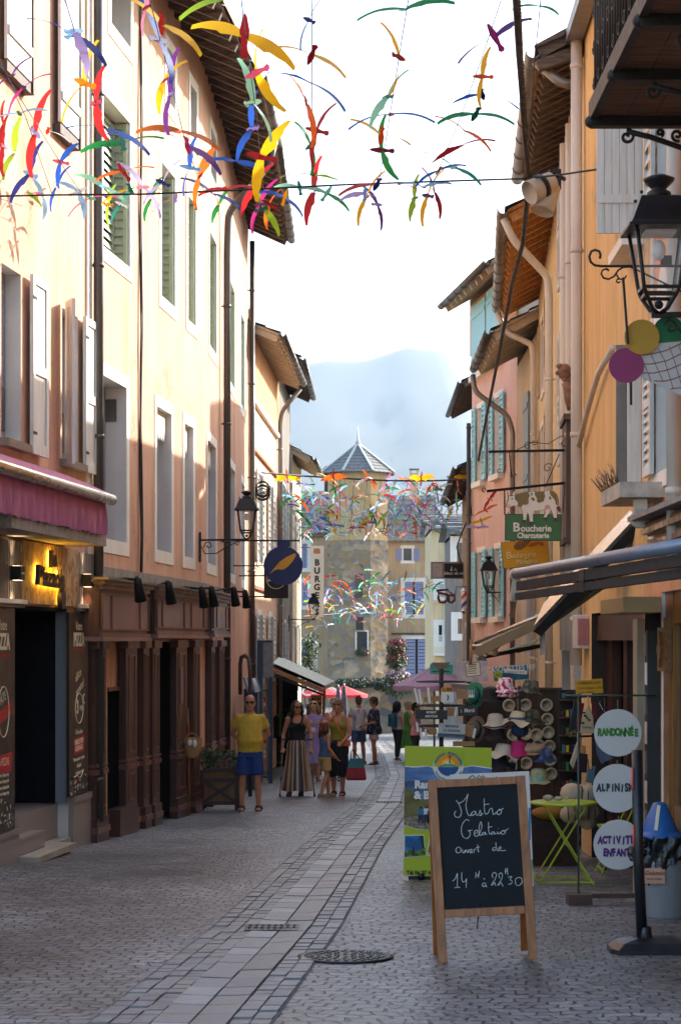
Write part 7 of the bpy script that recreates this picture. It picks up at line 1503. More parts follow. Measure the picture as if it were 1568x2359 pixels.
for i, (p4, ma) in enumerate((((48, 1130), (285, 1128), (305, 1380), (45, 1405)), 0), ) if False else enumerate([(((48, 1130), (285, 1128), (305, 1380), (45, 1405)), 0), (((358, 1112), (600, 1160), (560, 1420), (312, 1370)), 1)]):
    mb = MB(); mb.prism(ql(*p4), layer(0), X_, Z_, .002, wp); cx = sum(p[0] for p in p4)/4; cy = sum(p[1] for p in p4)/4; inn = [(cx+(x-cx)*.93, cy+(y-cy)*.93) for x, y in p4]; mb.prism(ql(*inn), layer(1), X_, Z_, .002, pmat('snapshot_lake', '#24588a', '#4a86b0', (3, 3, 8)) if not i else pmat('snapshot_meadow', '#5a6434', '#a89a80', (18, 18, 18)))
    if not i: mb.prism(ql((50, 1330), (120, 1310), (220, 1320), (298, 1280), (300, 1375), (50, 1395)), layer(2), X_, Z_, .002, pmat('snapshot_grass', '#3c5a26', '#6a8438', (20, 20, 20))); mb.prism(ql((230, 1140), (275, 1140), (290, 1290), (265, 1290)), layer(2), X_, Z_, .0025, pmat('snapshot_trees', '#1d2618', '#2f3c22', (30, 30, 9))); mb.prism(ql((145, 1270), (165, 1270), (168, 1365), (142, 1365)), layer(3), X_, Z_, .002, blt)
    mb.build('printed_snapshot', t)
# white mountain poster peeping out behind the A-board
z = 17.0; t = thing('poster_stand', G(1215, 2046), 'white poster board with mountain outline, mostly hidden behind the chalkboard', 'poster'); a, b = P(1036, 2046, z), P(1218, 1782, z)
mb = MB(); mb.prism([(0, 0), (b.x-a.x+.04, 0), (b.x-a.x, b.z-a.z), (0, b.z-a.z-.03)], (a.x, z, a.z+.02), X_, Z_, .014, wp); mb.build('panel', t)
mb = MB(); mb.box(b.x-.005, b.x+.012, z-.011, z-.008, a.z+.42, a.z+.7, mat('sky_blue_edge', '#2f86b8', .5)); mb.box(b.x+.0, b.x+.03, z-.011, z-.008, a.z+.05, a.z+.25, mat('green_edge', '#5ab07a', .5)); mb.build('colour_edge', t)
mb = MB(); mb.tube([V((P(*zq2(x, y), z).x, z-.012, P(*zq2(x, y), z).z)) for x, y in ((800, 470), (830, 440), (860, 420), (885, 445), (900, 465), (935, 420), (960, 445), (985, 425), (1020, 470))], .004, blt, 5); mb.tube([V((P(*zq2(x, y), z).x, z-.012, P(*zq2(x, y), z).z)) for x, y in ((1125, 470), (1140, 435), (1170, 470), (1200, 455), (1230, 465))], .004, blt, 5); mb.build('mountain_outline', t)
# hanging activity discs
z = 15.7; k = z/F; base = G(1333, 2084); t = thing('sign_stand', base, 'slim green metal stand on wooden feet holding three white discs', 'sign stand'); ctr_m = mat('green_grey_rod', '#3c4a40', .5); wdk = wood('dark_block_wood', '#5a4030', '#3c2a20', 'x', .6)
mb = MB(); mb.box(base.x-.095, base.x+.095, z-.10, z+.10, base.z, base.z+.09, wdk); mb.build('foot_block', t); mb = MB(); mb.beam(base+V((.09, 0, .07)), base+V((.55, 0, .07)), .035, .035, wdk); mb.box(base.x+.55, base.x+.72, z-.09, z+.09, base.z, base.z+.09, wdk); mb.build('foot_bar', t)
mb = MB(); tx = base.x-.005; topz = P(0, 1602, z).z; mb.tube([(tx, z, base.z+.09), (tx, z, topz)], .008, ctr_m, 8); mb.tube([(tx-.11, z, topz), (P(1510, 0, z).x, z, topz)], .007, ctr_m, 8); mb.build('rod', t)
dw = mat('white_disc_board', '#c8c4bd', .6, var=.05, vs=3)
for (x, y, r, tx_, m, sz, lab) in ((1422.5, 1688, 54.5, ['RANDONNÉE'], '#3a7a1e', .086, 'white disc lettered RANDONNÉE in green, top of the three hanging discs'), (1421, 1816, 56, ['ALPINISME'], '#33383c', .086, 'white disc lettered ALPINISME in dark grey, middle of the three hanging discs'), (1424, 1946, 57.5, ['ACTIVITÉS', 'ENFANTS'], '#5a2470', .086, 'white disc lettered in purple for children, lowest of the three hanging discs')):
    q = P(x, y, z); d_ = thing('disc_sign', q, lab, 'sign', 'hanging activity discs'); mb = MB(); mb.disc(q, X_, Z_, r*k, .012, dw, 48); mb.build('disc', d_)
    mb = MB(); mm = mat('disc_lettering_'+tx_[0][:4].lower(), m, .6, var=.15, vs=40)
    rj = random.Random(len(tx_[0]))
    for li, tt in enumerate(tx_):
        adv = .0372*(9/max(9, len(tt))); x0 = q.x-adv*(len(tt)-1)/2; ox = 0 if li == 0 else 0
        for i, ch in enumerate(tt): mb.text(ch, V((x0+adv*i+ox, z-.008, q.z-(.012 if len(tx_) == 1 else -.02)-(.10*li)+rj.uniform(-.006, .004)-.01)), X_, Z_, sz*rj.uniform(.9, 1.05), mm, .001, 'CENTER', 0, .0055, .66, 1, rj.uniform(-.09, .09))
    mb.build('lettering', d_)
    mb = MB(); zt_ = q.z+r*k; mb.tube([(q.x, z, zt_-.01), (q.x, z, zt_+(.075 if y < 1700 else .03))], .004, zinc, 5); mb.build('link_chain', d_)
# black post with weighted base
z = 12.7; base = G(1483, 2192); t = thing('sign_post', base, 'black post on a heavy black weighted base at lower right', 'post'); plb = mat('black_plastic', (.012, .012, .014), .35, var=.2, vs=8)
mb = MB(); mb.tube([P(1479, 2176, z), P(1469, 1960, z), P(1467, 1728, z)], [.036, .035, .036], plb, 16); mb.build('pole', t); mb = MB(); mb.tube([P(1455.5, 1768, z-.02), P(1456.5, 1818, z-.02)], .008, mat('coral_tape', '#e0604c', .6), 6); mb.tube([P(1458, 1900, z-.02), P(1459, 1950, z-.02)], .008, mat('coral_tape', 1), 6); mb.build('coral_tape', t)
mb = MB(); bx = lambda h, s_: [(base.x+.045+x*s_, z+y*s_, base.z+h) for x, y in ((-.28, -.08), (-.24, -.16), (.24, -.16), (.30, -.08), (.30, .10), (.24, .17), (-.24, .17), (-.28, .10))]
mb.loft([bx(0, 1), bx(.035, 1.0), bx(.075, .82), bx(.10, .45), bx(.105, .2)], plb, False); mb.tube([(base.x, z, base.z+.09), (base.x-.003, z, base.z+.17)], [.05, .04], plb, 14); mb.build('base', t, .006)
# litter bin
z = 14.8; base = G(1530, 2112); c = V((base.x, z, base.z)); t = thing('litter_bin', c, 'grey litter bin with black bag and blue cone lid, behind the black post', 'litter bin'); bl_ = mat('blue_plastic_lid', '#1c5a96', .4, var=.12); gb = mat('grey_plastic_drum', '#7d7f80', .5, var=.15, vs=4, streak=.5)
mb = MB(); mb.lathe([(.165, 0), (.17, .02), (.19, .40), (.19, .46)], c, gb, 36); mb.build('drum', t)
mb = MB(); n = 64; vs = []; rows = 8; rn = random.Random(8)
for j in range(rows+1):
    for i in range(n):
        a = 2*math.pi*i/n; r = .205+.018*math.sin(a*9+j)+.012*math.sin(a*17)+(.04 if 2.6 < a < 3.8 else 0)*math.sin(j/rows*3.14); zz = .62-.28*j/rows*(1+.35*math.sin(a*2+.7)*j/rows)+.01*math.sin(a*11); vs.append((c.x+r*math.cos(a)*(1-.02*j), c.y+r*math.sin(a), c.z+zz))
mb.add(vs, [(j*n+i, j*n+(i+1) % n, (j+1)*n+(i+1) % n, (j+1)*n+i) for j in range(rows) for i in range(n)], mat('black_bin_bag', (.01, .01, .011), .25, var=.2, bump=.5, bs=18), True)
for i in range(26): mb.ball((c.x-.20+rn.uniform(-.07, .03), c.y-.1+rn.uniform(-.06, .06), c.z+.53+rn.uniform(-.09, .07)), (rn.uniform(.02, .045), .03, rn.uniform(.015, .03)), mat('black_bin_bag', 1), 8, 5)
mb.build('bin_bag', t)
mb = MB(); mb.lathe([(.185, .60), (.19, .615), (.185, .635), (.145, .645), (.14, .66), (.05, .86), (.035, .87), (.01, .872)], c+V((-.04, 0, 0)), bl_, 36); ld = mb.build('lid', t); mb = MB(); mb.beam(c+V((-.09, -.135, .67)), c+V((-.055, -.06, .85)), .025, .008, cream, (0, -1, .3)); mb.build('pale_stripe', ld)
mb = MB(); a_, b_2 = P(1480, 2036, z-.2), P(1532, 1996, z-.2); mb.prism([(0, 0), (.165, 0), (.165, .12), (.015, .115)], (a_.x, z-.20, a_.z), X_, Z_, .004, mat('peach_label', '#c9977c', .6)); lb = mb.build('label_card', t); mb = MB(); mb.text('Gelataio', (a_.x+.085, z-.203, a_.z+.065), X_, Z_, .045, blt, .001, 'CENTER', .3); mb.text('Mastro Gelato', (a_.x+.085, z-.203, a_.z+.03), X_, Z_, .02, blt, .001, 'CENTER'); mb.build('lettering', lb)
# lime bistro table and chair
limem = mat('lime_enamel', '#a9bd22', .4, var=.06)
z = 17.6; g = G(1290, 2034); tc_ = V((P(1298, 0, z).x, z, gz(z))); t = thing('bistro_table', tc_, 'lime green folding bistro table behind the chalkboard', 'table'); hT = .735
mb = MB(); mb.lathe([(.29, 0), (.305, .004), (.305, .022), (.29, .026), (.01, .026)], tc_+V((0, 0, hT-.026)), limem, 40); mb.build('tabletop', t)
for (a, b) in (((-.25, -.2), (.18, .0)), ((.25, -.2), (-.18, .0)), ((-.25, .2), (.18, .05)), ((.25, .2), (-.18, .05))): mb = MB(); mb.beam(tc_+V((a[0], a[1], 0)), tc_+V((b[0], a[1]*.9, hT-.03)), .022, .012, limem); mb.build('leg', t)
mb = MB()
for y0, zz in ((-.2, .03), (.2, .03)): mb.beam(tc_+V((-.25, y0, zz)), tc_+V((.25, y0, zz)), .012, .016, limem)
mb.beam(tc_+V((.02, -.2, .35)), tc_+V((.02, .2, .35)), .012, .012, limem); mb.build('stretcher', t)
z = 18.6; ch = V((P(1425, 0, z).x, z, gz(z))); t = thing('folding_chair', ch, 'lime green slatted folding chair behind the hanging discs', 'chair'); mb = MB()
for i in range(4): mb.box(ch.x-.19, ch.x+.21, z-.16+.085*i, z-.09+.085*i, ch.z+.44, ch.z+.455, limem)
mb.build('seat', t); mb = MB()
for i in range(3): mb.box(ch.x+.20, ch.x+.225, z-.19, z+.19, ch.z+.60+.085*i, ch.z+.665+.085*i, limem)
mb.build('backrest', t)
for s_ in (-1, 1):
    mb = MB(); mb.beam(ch+V((-.2, s_*.19, 0)), ch+V((.22, s_*.19, .86)), .02, .012, limem); mb.build('rear_leg', t); mb = MB(); mb.beam(ch+V((.22, s_*.17, 0)), ch+V((-.18, s_*.17, .44)), .02, .012, limem); mb.build('front_leg', t)
mb = MB(); mb.beam(ch+V((-.18, -.19, .05)), ch+V((-.18, .19, .05)), .014, .014, limem); mb.beam(ch+V((.19, -.17, .05)), ch+V((.19, .17, .05)), .014, .014, limem); mb.build('stretcher', t)
# planter by the shopfront
z = 29.8; g = V((P(508, 0, z).x, z, gz(z))); t = thing('planter', g, 'square wooden planter with crossed braces and flowers beside the man in yellow', 'planter'); plw = wood('planter_boards', '#8a6236', '#664420', 'z', .6, 10); plr = mat('oxblood_frame', '#3a1716', .5, var=.15)
w2, h2 = .26, .62; mb = MB()
for i in range(6): mb.box(g.x-w2+.02+.08*i, g.x-w2+.095+.08*i, z-w2+.012, z-w2+.03, g.z+.12, g.z+h2-.03, plw)
mb.box(g.x-w2+.012, g.x-w2+.03, z-w2+.03, z+w2, g.z+.12, g.z+h2-.03, plw); mb.box(g.x+w2-.03, g.x+w2-.012, z-w2+.03, z+w2, g.z+.12, g.z+h2-.03, plw); mb.box(g.x-w2+.03, g.x+w2-.03, z-w2+.03, z+w2-.03, g.z+.5, g.z+h2-.06, mat('potting_soil', (.03, .022, .016), .95)); mb.build('boards', t)
mb = MB()
for sx_ in (-1, 1):
    for sy in (-1, 1): mb.box(g.x+sx_*w2-.028, g.x+sx_*w2+.028, z+sy*w2-.028, z+sy*w2+.028, g.z, g.z+h2, plr)
for zz in (.09, .44, h2-.03): mb.box(g.x-w2+.029, g.x+w2-.029, z-w2-.02, z-w2+.01, g.z+zz, g.z+zz+.055, plr)
mb.beam((g.x-w2+.03, z-w2-.004, g.z+.14), (g.x+w2-.03, z-w2-.004, g.z+.44), .02, .045, plr); mb.beam((g.x+w2-.03, z-w2-.008, g.z+.14), (g.x-w2+.03, z-w2-.008, g.z+.44), .02, .045, plr); mb.build('frame', t)
mb = MB(); rn = random.Random(12)
for i in range(14): leaves(mb, (g.x+rn.uniform(-.3, .22), z+rn.uniform(-.25, .25), g.z+h2+.08+rn.uniform(-.05, .16)), (.13, .13, .1), 60, leafm, .035, rn)
leaves(mb, (g.x-.34, z-.1, g.z+h2+.2), (.08, .1, .22), 60, leafm, .035, rn); mb.build('foliage', t); mb = MB(); leaves(mb, (g.x+.08, z-.24, g.z+h2+.08), (.22, .08, .1), 45, mat('pink_petals', '#c96a9a', .5), .018, rn); mb.build('flowers', t)
# broom with basket and red cloth in the doorway
z = 28.2; t = thing('broom', P(437, 1876, z), 'long wooden pole leaning in the brown doorway behind the straw basket', 'broom'); mb = MB(); mb.tube([P(437, 1877, z-.1), P(434, 1730, z), P(432, 1632, z+.05)], .016, wood('pole_wood', '#9a7648', '#6f5230', 'z'), 8); mb.build('handle', t); mb = MB(); mb.prism([(-.03, 0), (.05, 0), (.02, .9), (-.02, .9)], P(431, 1812, z+.02), X_, Z_, .04, mat('red_cloth', '#8c1c22', .8, var=.2)); mb.build('red_cloth', t)
q = P(443, 1722, z-.2); straw = mat('woven_straw', '#a07c4c', .8, var=.3, vs=50, bump=.6, bs=70); t = thing('straw_basket', q, 'straw basket with white bow hanging on the brown shopfront', 'basket'); mb = MB(); mb.loft([[(q.x+a*math.cos(u), q.y+.07*math.sin(u), q.z+zz) for u in [2*math.pi*i/18 for i in range(18)]] for zz, a in ((-.15, .07), (-.12, .10), (.0, .13), (.14, .145))], straw, True, True); mb.build('body', t); mb = MB(); mb.tube(arc(q+V((0, -.06, .13)), X_, Z_, .08, 0, 180, 10), .01, straw, 6); mb.build('handle', t); mb = MB(); mb.ball(q+V((-.03, -.09, .07)), (.035, .02, .05), c_wh); mb.ball(q+V((.04, -.09, .06)), (.03, .02, .06), c_wh); mb.build('bow', t)
# bent pipe loop and blue kiosk with glass lids
t = thing('pipe_hoop', G(560, 1838), 'dark bent metal hoop standing by the wall behind the man in yellow', 'hoop'); z = 33.5; mb = MB(); mb.tube([P(553, 1600, z+.6), P(553, 1530, z+.6), P(556, 1514, z+.55), P(564, 1510, z+.4), P(573, 1518, z+.2), P(576, 1545, z), P(576, 1835, z)], .035, oldw, 10); mb.build('tube', t)
kb = mat('kiosk_blue', '#2f4a60', .5, var=.15); t = thing('kiosk', G(610, 1800), 'slim dark blue kiosk front with slanted glass cases by the awning', 'kiosk'); z = 39.5
mb = MB(); a, b = P(592, 1815, z), P(624, 1475, z); mb.box(a.x, a.x+.10, z, z+.5, gz(z), b.z, kb); mb.box(b.x-.05, b.x+.03, z, z+.08, gz(z), b.z, kb); mb.box(a.x, b.x+.03, z-.02, z+.5, P(0, 1555, z).z, b.z, kb); mb.build('frame', t)
mb = MB(); q1, q2_ = P(606, 1480, z), P(628, 1560, z); mb.box(q1.x, q2_.x, z-.05, z-.025, q2_.z, q1.z, mat('grey_board_sign', '#8a8f92', .6, var=.2, vs=12)); mb.build('sign_board', t)
for i, (x0, x1) in enumerate(((566, 580), (581, 600))): a_, b_2 = P(x0, 1562, z-3), P(x1, 1592, z-3.3); mb = MB(); mb.add([P(x0-4, 1562, z-3), P(x1-10, 1562, z-3), P(x1, 1592, z-3.4), P(x0+6, 1596, z-3.4)], [(0, 1, 2, 3)], mat('pale_glass_lid', '#b9c6cc', .1, .3)); mb.beam(P(x0-4, 1562, z-3), P(x0+6, 1596, z-3.4), .03, .03, kb); mb.beam(P(x1-10, 1562, z-3), P(x1, 1592, z-3.4), .03, .03, kb); mb.build('glass_lid', t)
mb = MB(); a, b = P(561, 1720, z-3), P(597, 1575, z-3); mb.box(a.x, b.x-.03, z-2.95, z-2.2, gz(z), b.z-.1, kb); mb.build('cabinet', t)
z = 41; mb = MB(); g = G(596, 1797); xs_ = [P(x, 0, z).x for x in (586, 617)]
t = thing('display_rack', (xs_[0], z, gz(z)), 'dark blue metal easel rack of small coloured souvenirs at the foot of the kiosk', 'rack'); mb.box(xs_[0], xs_[0]+.02, z, z+.02, gz(z), gz(z)+1.9, kb); mb.box(xs_[1]-.02, xs_[1], z, z+.02, gz(z), gz(z)+1.9, kb); mb.box(xs_[0], xs_[1], z, z+.02, gz(z)+.05, gz(z)+.08, kb); mb.box(xs_[0], xs_[1], z, z+.02, gz(z)+1.88, gz(z)+1.9, kb); mb.build('frame', t)
mb = MB(); rn = random.Random(3); cols_ = [mat('trinket_%d' % i, c_, .4, var=.1) for i, c_ in enumerate(('#b03030', '#2f8a4a', '#d0b030', '#3060a8', '#c8c4b8', '#c0602a', '#1d7a84'))]
for r_ in range(12):
    for q_ in range(3): x = xs_[0]+.05+.08*q_; zz = gz(z)+.5+.11*r_; mb.cbox((x, z-.02, zz), (.05, .02, .07), rn.choice(cols_))
mb.build('souvenirs', t)
# pale striped awning stall on the left
stw = mat('pale_stripe_awning', '#d6dcd0', .7, var=.06); stg = mat('green_grey_stripe', '#a9b8a8', .7, var=.06); t = thing('awning', P(640, 1520, 46), 'pale striped awning with timber underside over the left stall', 'awning')
W0, W1, B0, B1 = P(628, 1530, 43), P(644, 1514, 51), P(747, 1582, 43), P(770, 1571, 48); mb = MB()
for i in range(24):
    s0, s1 = i/24, (i+1)/24; a, b, c_, d = W0.lerp(W1, s0), W0.lerp(W1, s1), B0.lerp(B1, s1), B0.lerp(B1, s0); up = V((0, 0, .03)); mb.add([a+up, b+up, c_+up, d+up], [(0, 1, 2, 3)], stw if i % 2 else stg)
mb.build('cloth', t); mb = MB(); mb.beam(W0-V((0, 0, .12)), B0-V((0, 0, .10)), .06, .10, wood('stall_timber', '#b08a58', '#8a6438', 'x')); mb.beam(W0.lerp(B0, .02)-V((0, 0, .24)), B0-V((0, 0, .19)), .05, .05, darkl); mb.beam(B0-V((0, 0, .02)), B1-V((0, 0, .02)), .05, .08, zinc); mb.build('edge_beam', t); mb = MB(); dz_ = V((0, 0, .04)); mb.add([W0-dz_, W1-dz_, B1-dz_, B0-dz_], [(0, 1, 2, 3)], oldw); mb.build('underside_boards', t)
mb = MB(); mb.beam(P(747, 1588, 45), P(742, 1720, 45), .07, .07, wood('stall_timber', 1, 1)); mb.build('post', t)
t = thing('sunglasses_rack', (P(728, 0, 44).x, 44, gz(44)), 'timber board rack of mirrored sunglasses under the striped awning', 'rack'); q0, q1 = P(716, 1700, 44), P(741, 1602, 44); mb = MB(); mb.box(q0.x, q1.x, 44, 44.05, q0.z-.9, q1.z, wood('stall_timber', 1, 1)); mb.build('board', t); rn = random.Random(5)
for i in range(8):
    for j in range(2):
        x = q0.x+.05+.12*j; zz = q1.z-.08-.112*i; mb = MB()
        for s_ in (-1, 1): mb.ball((x+s_*.025, 43.97, zz), (.024, .008, .02), mat('mirror_lens_%d' % ((i+j) % 4), ('#2a8a9a', '#b07a2a', '#4a3a8a', '#2a9a5a')[(i+j) % 4], .12, .7), 8, 5)
        mb.tube([(x-.05, 43.97, zz+.008), (x+.05, 43.97, zz+.008)], .005, blackm, 4); mb.build('sunglasses', t)
# dark interior of that stall
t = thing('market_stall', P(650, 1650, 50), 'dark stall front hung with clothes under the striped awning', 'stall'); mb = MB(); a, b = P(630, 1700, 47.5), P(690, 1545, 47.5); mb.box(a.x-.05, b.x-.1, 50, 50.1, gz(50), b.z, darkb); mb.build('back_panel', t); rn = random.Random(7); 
for i in range(10):
    x = a.x+.05+.05*i; mb = MB(); mb.prism([(-.06, 0), (.06, 0), (.07, .5), (0, .56), (-.07, .5)], (x, 48+.12*i, gz(50)+.9+rn.uniform(-.2, .2)), V((.9, .4, 0)), Z_, .05, rn.choice([c_gr, c_bk, c_den, mat('lime_cloth', '#a8b82a', .8), c_char, c_pk])); mb.build('garment', t)
# parasols in the square
def parasol(px_, ytop, yedge, z, r, m, lab, closed=False, ribm=None, logo=None):
    b = V((P(px_, 0, z).x, z, gz(z))); t = thing('parasol', b, lab, 'parasol'); zt, ze = P(0, ytop, z).z, P(0, yedge, z).z; mb = MB(); mb.tube([b, (b.x, b.y, zt+.05)], .025, zinc, 8); mb.build('pole', t)
    mb = MB()
    if closed: mb.lathe([(.02, 0), (.10, .05), (.13, .3), (.10, .8), (.06, 1.15), (.01, 1.25)], (b.x, b.y, zt-1.25), m, 16)
    else:
        n = 32; vs = []; rows = 5
        for j in range(rows+1):
            for i in range(n): a = 2*math.pi*i/n; q = j/rows; sc_ = 1-.035*q*abs(math.sin(a*4)); vs.append((b.x+r*q*math.cos(a)*sc_, b.y+r*q*math.sin(a)*sc_, zt+(ze-zt)*q**.85-.02*q*abs(math.sin(a*4))))
        mb.add(vs, [(j*n+i, j*n+(i+1) % n, (j+1)*n+(i+1) % n, (j+1)*n+i) for j in range(rows) for i in range(n)], m, True)
        vs = [(x, y, zz-.0-(.12 if kx else 0)) for kx in (0, 1) for (x, y, zz) in vs[rows*n:]]; mb.add(vs, [(i, (i+1) % n, n+(i+1) % n, n+i) for i in range(n)], m)
    cn = mb.build('canopy', t)
    if logo: mb = MB(); mb.tube(arc((b.x-.5, b.y-r*.78, ze+(zt-ze)*.3), X_, V((0, .75, .65)).normalized(), .2, 0, 300, 16), .04, wp, 6); mb.tube(arc((b.x-.28, b.y-r*.78, ze+(zt-ze)*.32), X_, V((0, .75, .65)).normalized(), .12, -120, 130, 12), .035, wp, 6); mb.build('white_emblem', cn)
    if not closed:
        mb = MB()
        for i in range(8): a = 2*math.pi*i/8; mb.tube([(b.x, b.y, zt-.03), (b.x+r*math.cos(a), b.y+r*math.sin(a), ze-.02)], .01, ribm or zinc, 5)
        mb.build('rib_frame', t)
redc = mat('red_parasol_cloth', '#c9252c', .7, var=.06); mau = mat('mauve_parasol_cloth', '#a98fae', .7, var=.06); plum = mat('plum_parasol_cloth', '#3e3a52', .8)
parasol(740, 1578, 1598, 74, .95, redc, 'red cafe parasol with white emblem, left one under the striped awning edge', logo=1); parasol(792, 1578, 1599, 78, .95, redc, 'red cafe parasol right of the sunglasses rack', logo=1)
parasol(792, 1577, 1590, 68, .3, plum, 'closed plum parasol in front of the tower foot, right one of two', True); parasol(779, 1580, 1590, 71, .3, plum, 'closed plum parasol half hidden behind the other closed one', True); parasol(1000, 1530, 1578, 47, 1.0, mau, 'open mauve parasol above the postcard rack')
# ---- postcard and plaque rack
kraft = mat('kraft_plaque', '#a5835a', .7, var=.12); dkpl = mat('charcoal_plaque', '#2d3032', .6, var=.15); wpl = mat('whitewashed_plaque', '#b8b8b4', .7, var=.12); tealp = mat('teal_card', '#4a9a84', .6)
z = 20.6; g = V((P(1016, 0, z).x, z, gz(z))); t = thing('postcard_rack', g, 'black spinner stand of hanging wooden plaques behind the lime poster', 'rack'); mb = MB(); mb.tube([g, (g.x, z, P(0, 1540, z).z)], .025, blackm, 10); mb.lathe([(.25, 0), (.25, .03), (.03, .06)], g, blackm, 20); mb.build('pole', t); mb = MB()
for y_ in (1570, 1625, 1672): mb.tube(arc((g.x, z, P(0, y_, z).z), X_, Y_, .26, 0, 360, 28), .008, blackm, 5); mb.tube([(g.x-.26, z, P(0, y_, z).z), (g.x+.26, z, P(0, y_, z).z)], .007, blackm, 5); mb.tube([(g.x, z-.26, P(0, y_, z).z), (g.x, z+.26, P(0, y_, z).z)], .007, blackm, 5)
mb.build('hook_rings', t)
zq4 = lambda x, y: ((1040+x/4.3556)/1.0855, (1640+y/4.3556)/1.0855)
def plaque(x0, y0, x1, y1, z, m, lab, txt=None, tm=None, tilt=0, cord=True, sz=.5, cat='plaque', grp='plaques hung on the spinner rack', name='plaque', edge=False):
    a, b = P(*zq4(x0, y1), z), P(*zq4(x1, y0), z); w_, h_ = b.x-a.x, b.z-a.z; cc = V(((a.x+b.x)/2, z, (a.z+b.z)/2)); t = thing(name, cc, lab, cat, grp); T = Matrix.Translation(cc) @ Matrix.Rotation(R(tilt), 4, 'Y'); mb = MB(T); mb.box(-w_/2, w_/2, -.006, .006, -h_/2, h_/2, m); mb.build('board', t, .002)
    if txt:
        mb = MB()
        for i, s_ in enumerate(txt): O = T @ V((0, -.0075, h_*(.5-(i+.85)/(len(txt)+.35)))); mb.text(s_, O, T.to_3x3() @ X_, T.to_3x3() @ Z_, h_*sz/len(txt)*1.25, tm or wp, .001, 'CENTER', 0, .001, .8)
        mb.build('lettering', t)
    if cord: mb = MB(T); mb.tube([(-w_*.32, -.004, h_/2), (0, .01, h_/2+w_*.35), (w_*.32, -.004, h_/2)], .0025, straw, 4); mb.build('cord', t)
plaque(-8, 588, 340, 690, 20.2, dkpl, 'charcoal plaque warning INTERDIT AUX CONS with a warning triangle', ['INTERDIT', 'AUX CONS'], wp, 1)
plaque(240, 738, 535, 850, 20.25, wpl, 'whitewashed plaque lettered DU DESORDRE in faint grey', ['BIENVENUE', 'DU DESORDRE'], mat('grey_text', 1), 3)
plaque(232, 838, 530, 890, 20.3, mat('slate_blue_plaque', '#5a7488', .7, var=.15), 'slate blue plaque just below the whitewashed plaque', None, None, 3, False)
plaque(455, 552, 668, 650, 20.3, dkpl, 'charcoal plaque with a small white figure, right of the warning plaque', ['i  Merci'], wp, -3)
plaque(440, 375, 568, 468, 20.35, kraft, 'small kraft plaque beside the green hat'); plaque(570, 368, 632, 455, 20.3, wp, 'white card with black bars in front of the green hat', ['III'], blt, 0, False, .9)
plaque(335, 562, 415, 655, 20.5, kraft, 'small kraft plaque between the two charcoal plaques'); plaque(535, 752, 625, 880, 20.4, kraft, 'kraft plaque right of the whitewashed plaque', None, None, 8); plaque(135, 790, 225, 860, 20.4, kraft, 'kraft plaque left of the whitewashed plaque')
plaque(400, 930, 640, 985, 20.4, kraft, 'lowest long kraft plaque with crossed cords'); plaque(80, 440, 270, 500, 20.5, kraft, 'long kraft plaque behind the yellow milestone', None, None, -4)
for i, (xa, ya, tl) in enumerate(((-10, 350, -14), (30, 360, -10), (125, 345, -6), (0, 720, -8), (40, 790, -6), (95, 800, -8), (420, 555, 10), (620, 790, 12))): plaque(xa, ya, xa+26, ya+(170 if i < 3 else 110), 20.15+.03*i, wp, ('edge-on cream plaque fanning at the far left top of the rack', 'second edge-on cream plaque at the left top of the rack', 'edge-on cream plaque left of the yellow milestone', 'edge-on cream plaque under the warning plaque, leftmost', 'edge-on cream plaque under the warning plaque, middle one', 'edge-on cream plaque under the warning plaque, right one', 'edge-on cream plaque left of the charcoal figure plaque', 'edge-on cream plaque right of the whitewashed plaque')[i], None, None, tl, False)
# milestone magnet
a = P(*zq4(272, 505), 20.1); b = P(*zq4(405, 325), 20.1); t = thing('milestone_plaque', a, 'yellow topped white milestone shaped plaque on the rack', 'plaque'); w_ = b.x-a.x; h_ = b.z-a.z; mb = MB(); mb.prism([(0, 0), (w_, 0), (w_, h_*.62), (0, h_*.62)], (a.x, 20.1, a.z), X_, Z_, .02, wp); mb.build('white_body', t); mb = MB(); mb.prism([(0, h_*.62)]+[(w_, h_*.62)]+[(w_/2+w_/2*math.cos(R(q)), h_*.75+h_*.25*math.sin(R(q))) for q in range(0, 181, 20)], (a.x, 20.1, a.z), X_, Z_, .02, ysg); mb.build('yellow_top', t); mb = MB(); mb.text('D 900', (a.x+w_/2, 20.085, a.z+h_*.68), X_, Z_, .05, blt, .001, 'CENTER', 0, .001, .8); mb.tube([(a.x+w_*.5, 20.085, a.z+h_*.45), (a.x+w_*.58, 20.085, a.z+h_*.3), (a.x+w_*.5, 20.085, a.z+h_*.12)], .006, blt, 4); mb.build('lettering', t)
plaque(150, 92, 400, 200, 21, tealp, 'teal card with brown triangle on top of the rack, far left', None, None, 2, False, grp=None, cat='card', name='price_card'); q = P(*zq4(270, 125), 20.98); mb = MB(); mb.prism([(-.11, .05), (.11, .055), (.0, -.03)], q, X_, Z_, .004, mat('kraft_brown_print', '#7a6248')); mb.tube([q+V((-.09, -.005, -.045)), q+V((.09, -.005, -.04))], .004, blt, 4); bpy.data.objects['price_card']; o_ = mb.build('printed_triangle', bpy.data.objects['price_card'])
plaque(450, 55, 785, 280, 22, pmat('pale_leaflet_print', '#b8a8b0', '#c9c4bc', (9, 9, 9), .45, .6), 'pale pink illustrated leaflet board behind the framed price card', None, None, -1, False, grp=None, cat='leaflet', name='leaflet_board')
plaque(542, 70, 700, 222, 21.3, blt, 'black framed handwritten price card clipped above the rack', None, None, -6, False, grp=None, cat='price card', name='framed_card'); a = P(*zq4(621, 146), 21.27); mb = MB(); mb.cbox(a, (.145, .006, .14), cream, Matrix.Rotation(R(-6), 3, 'Y'))
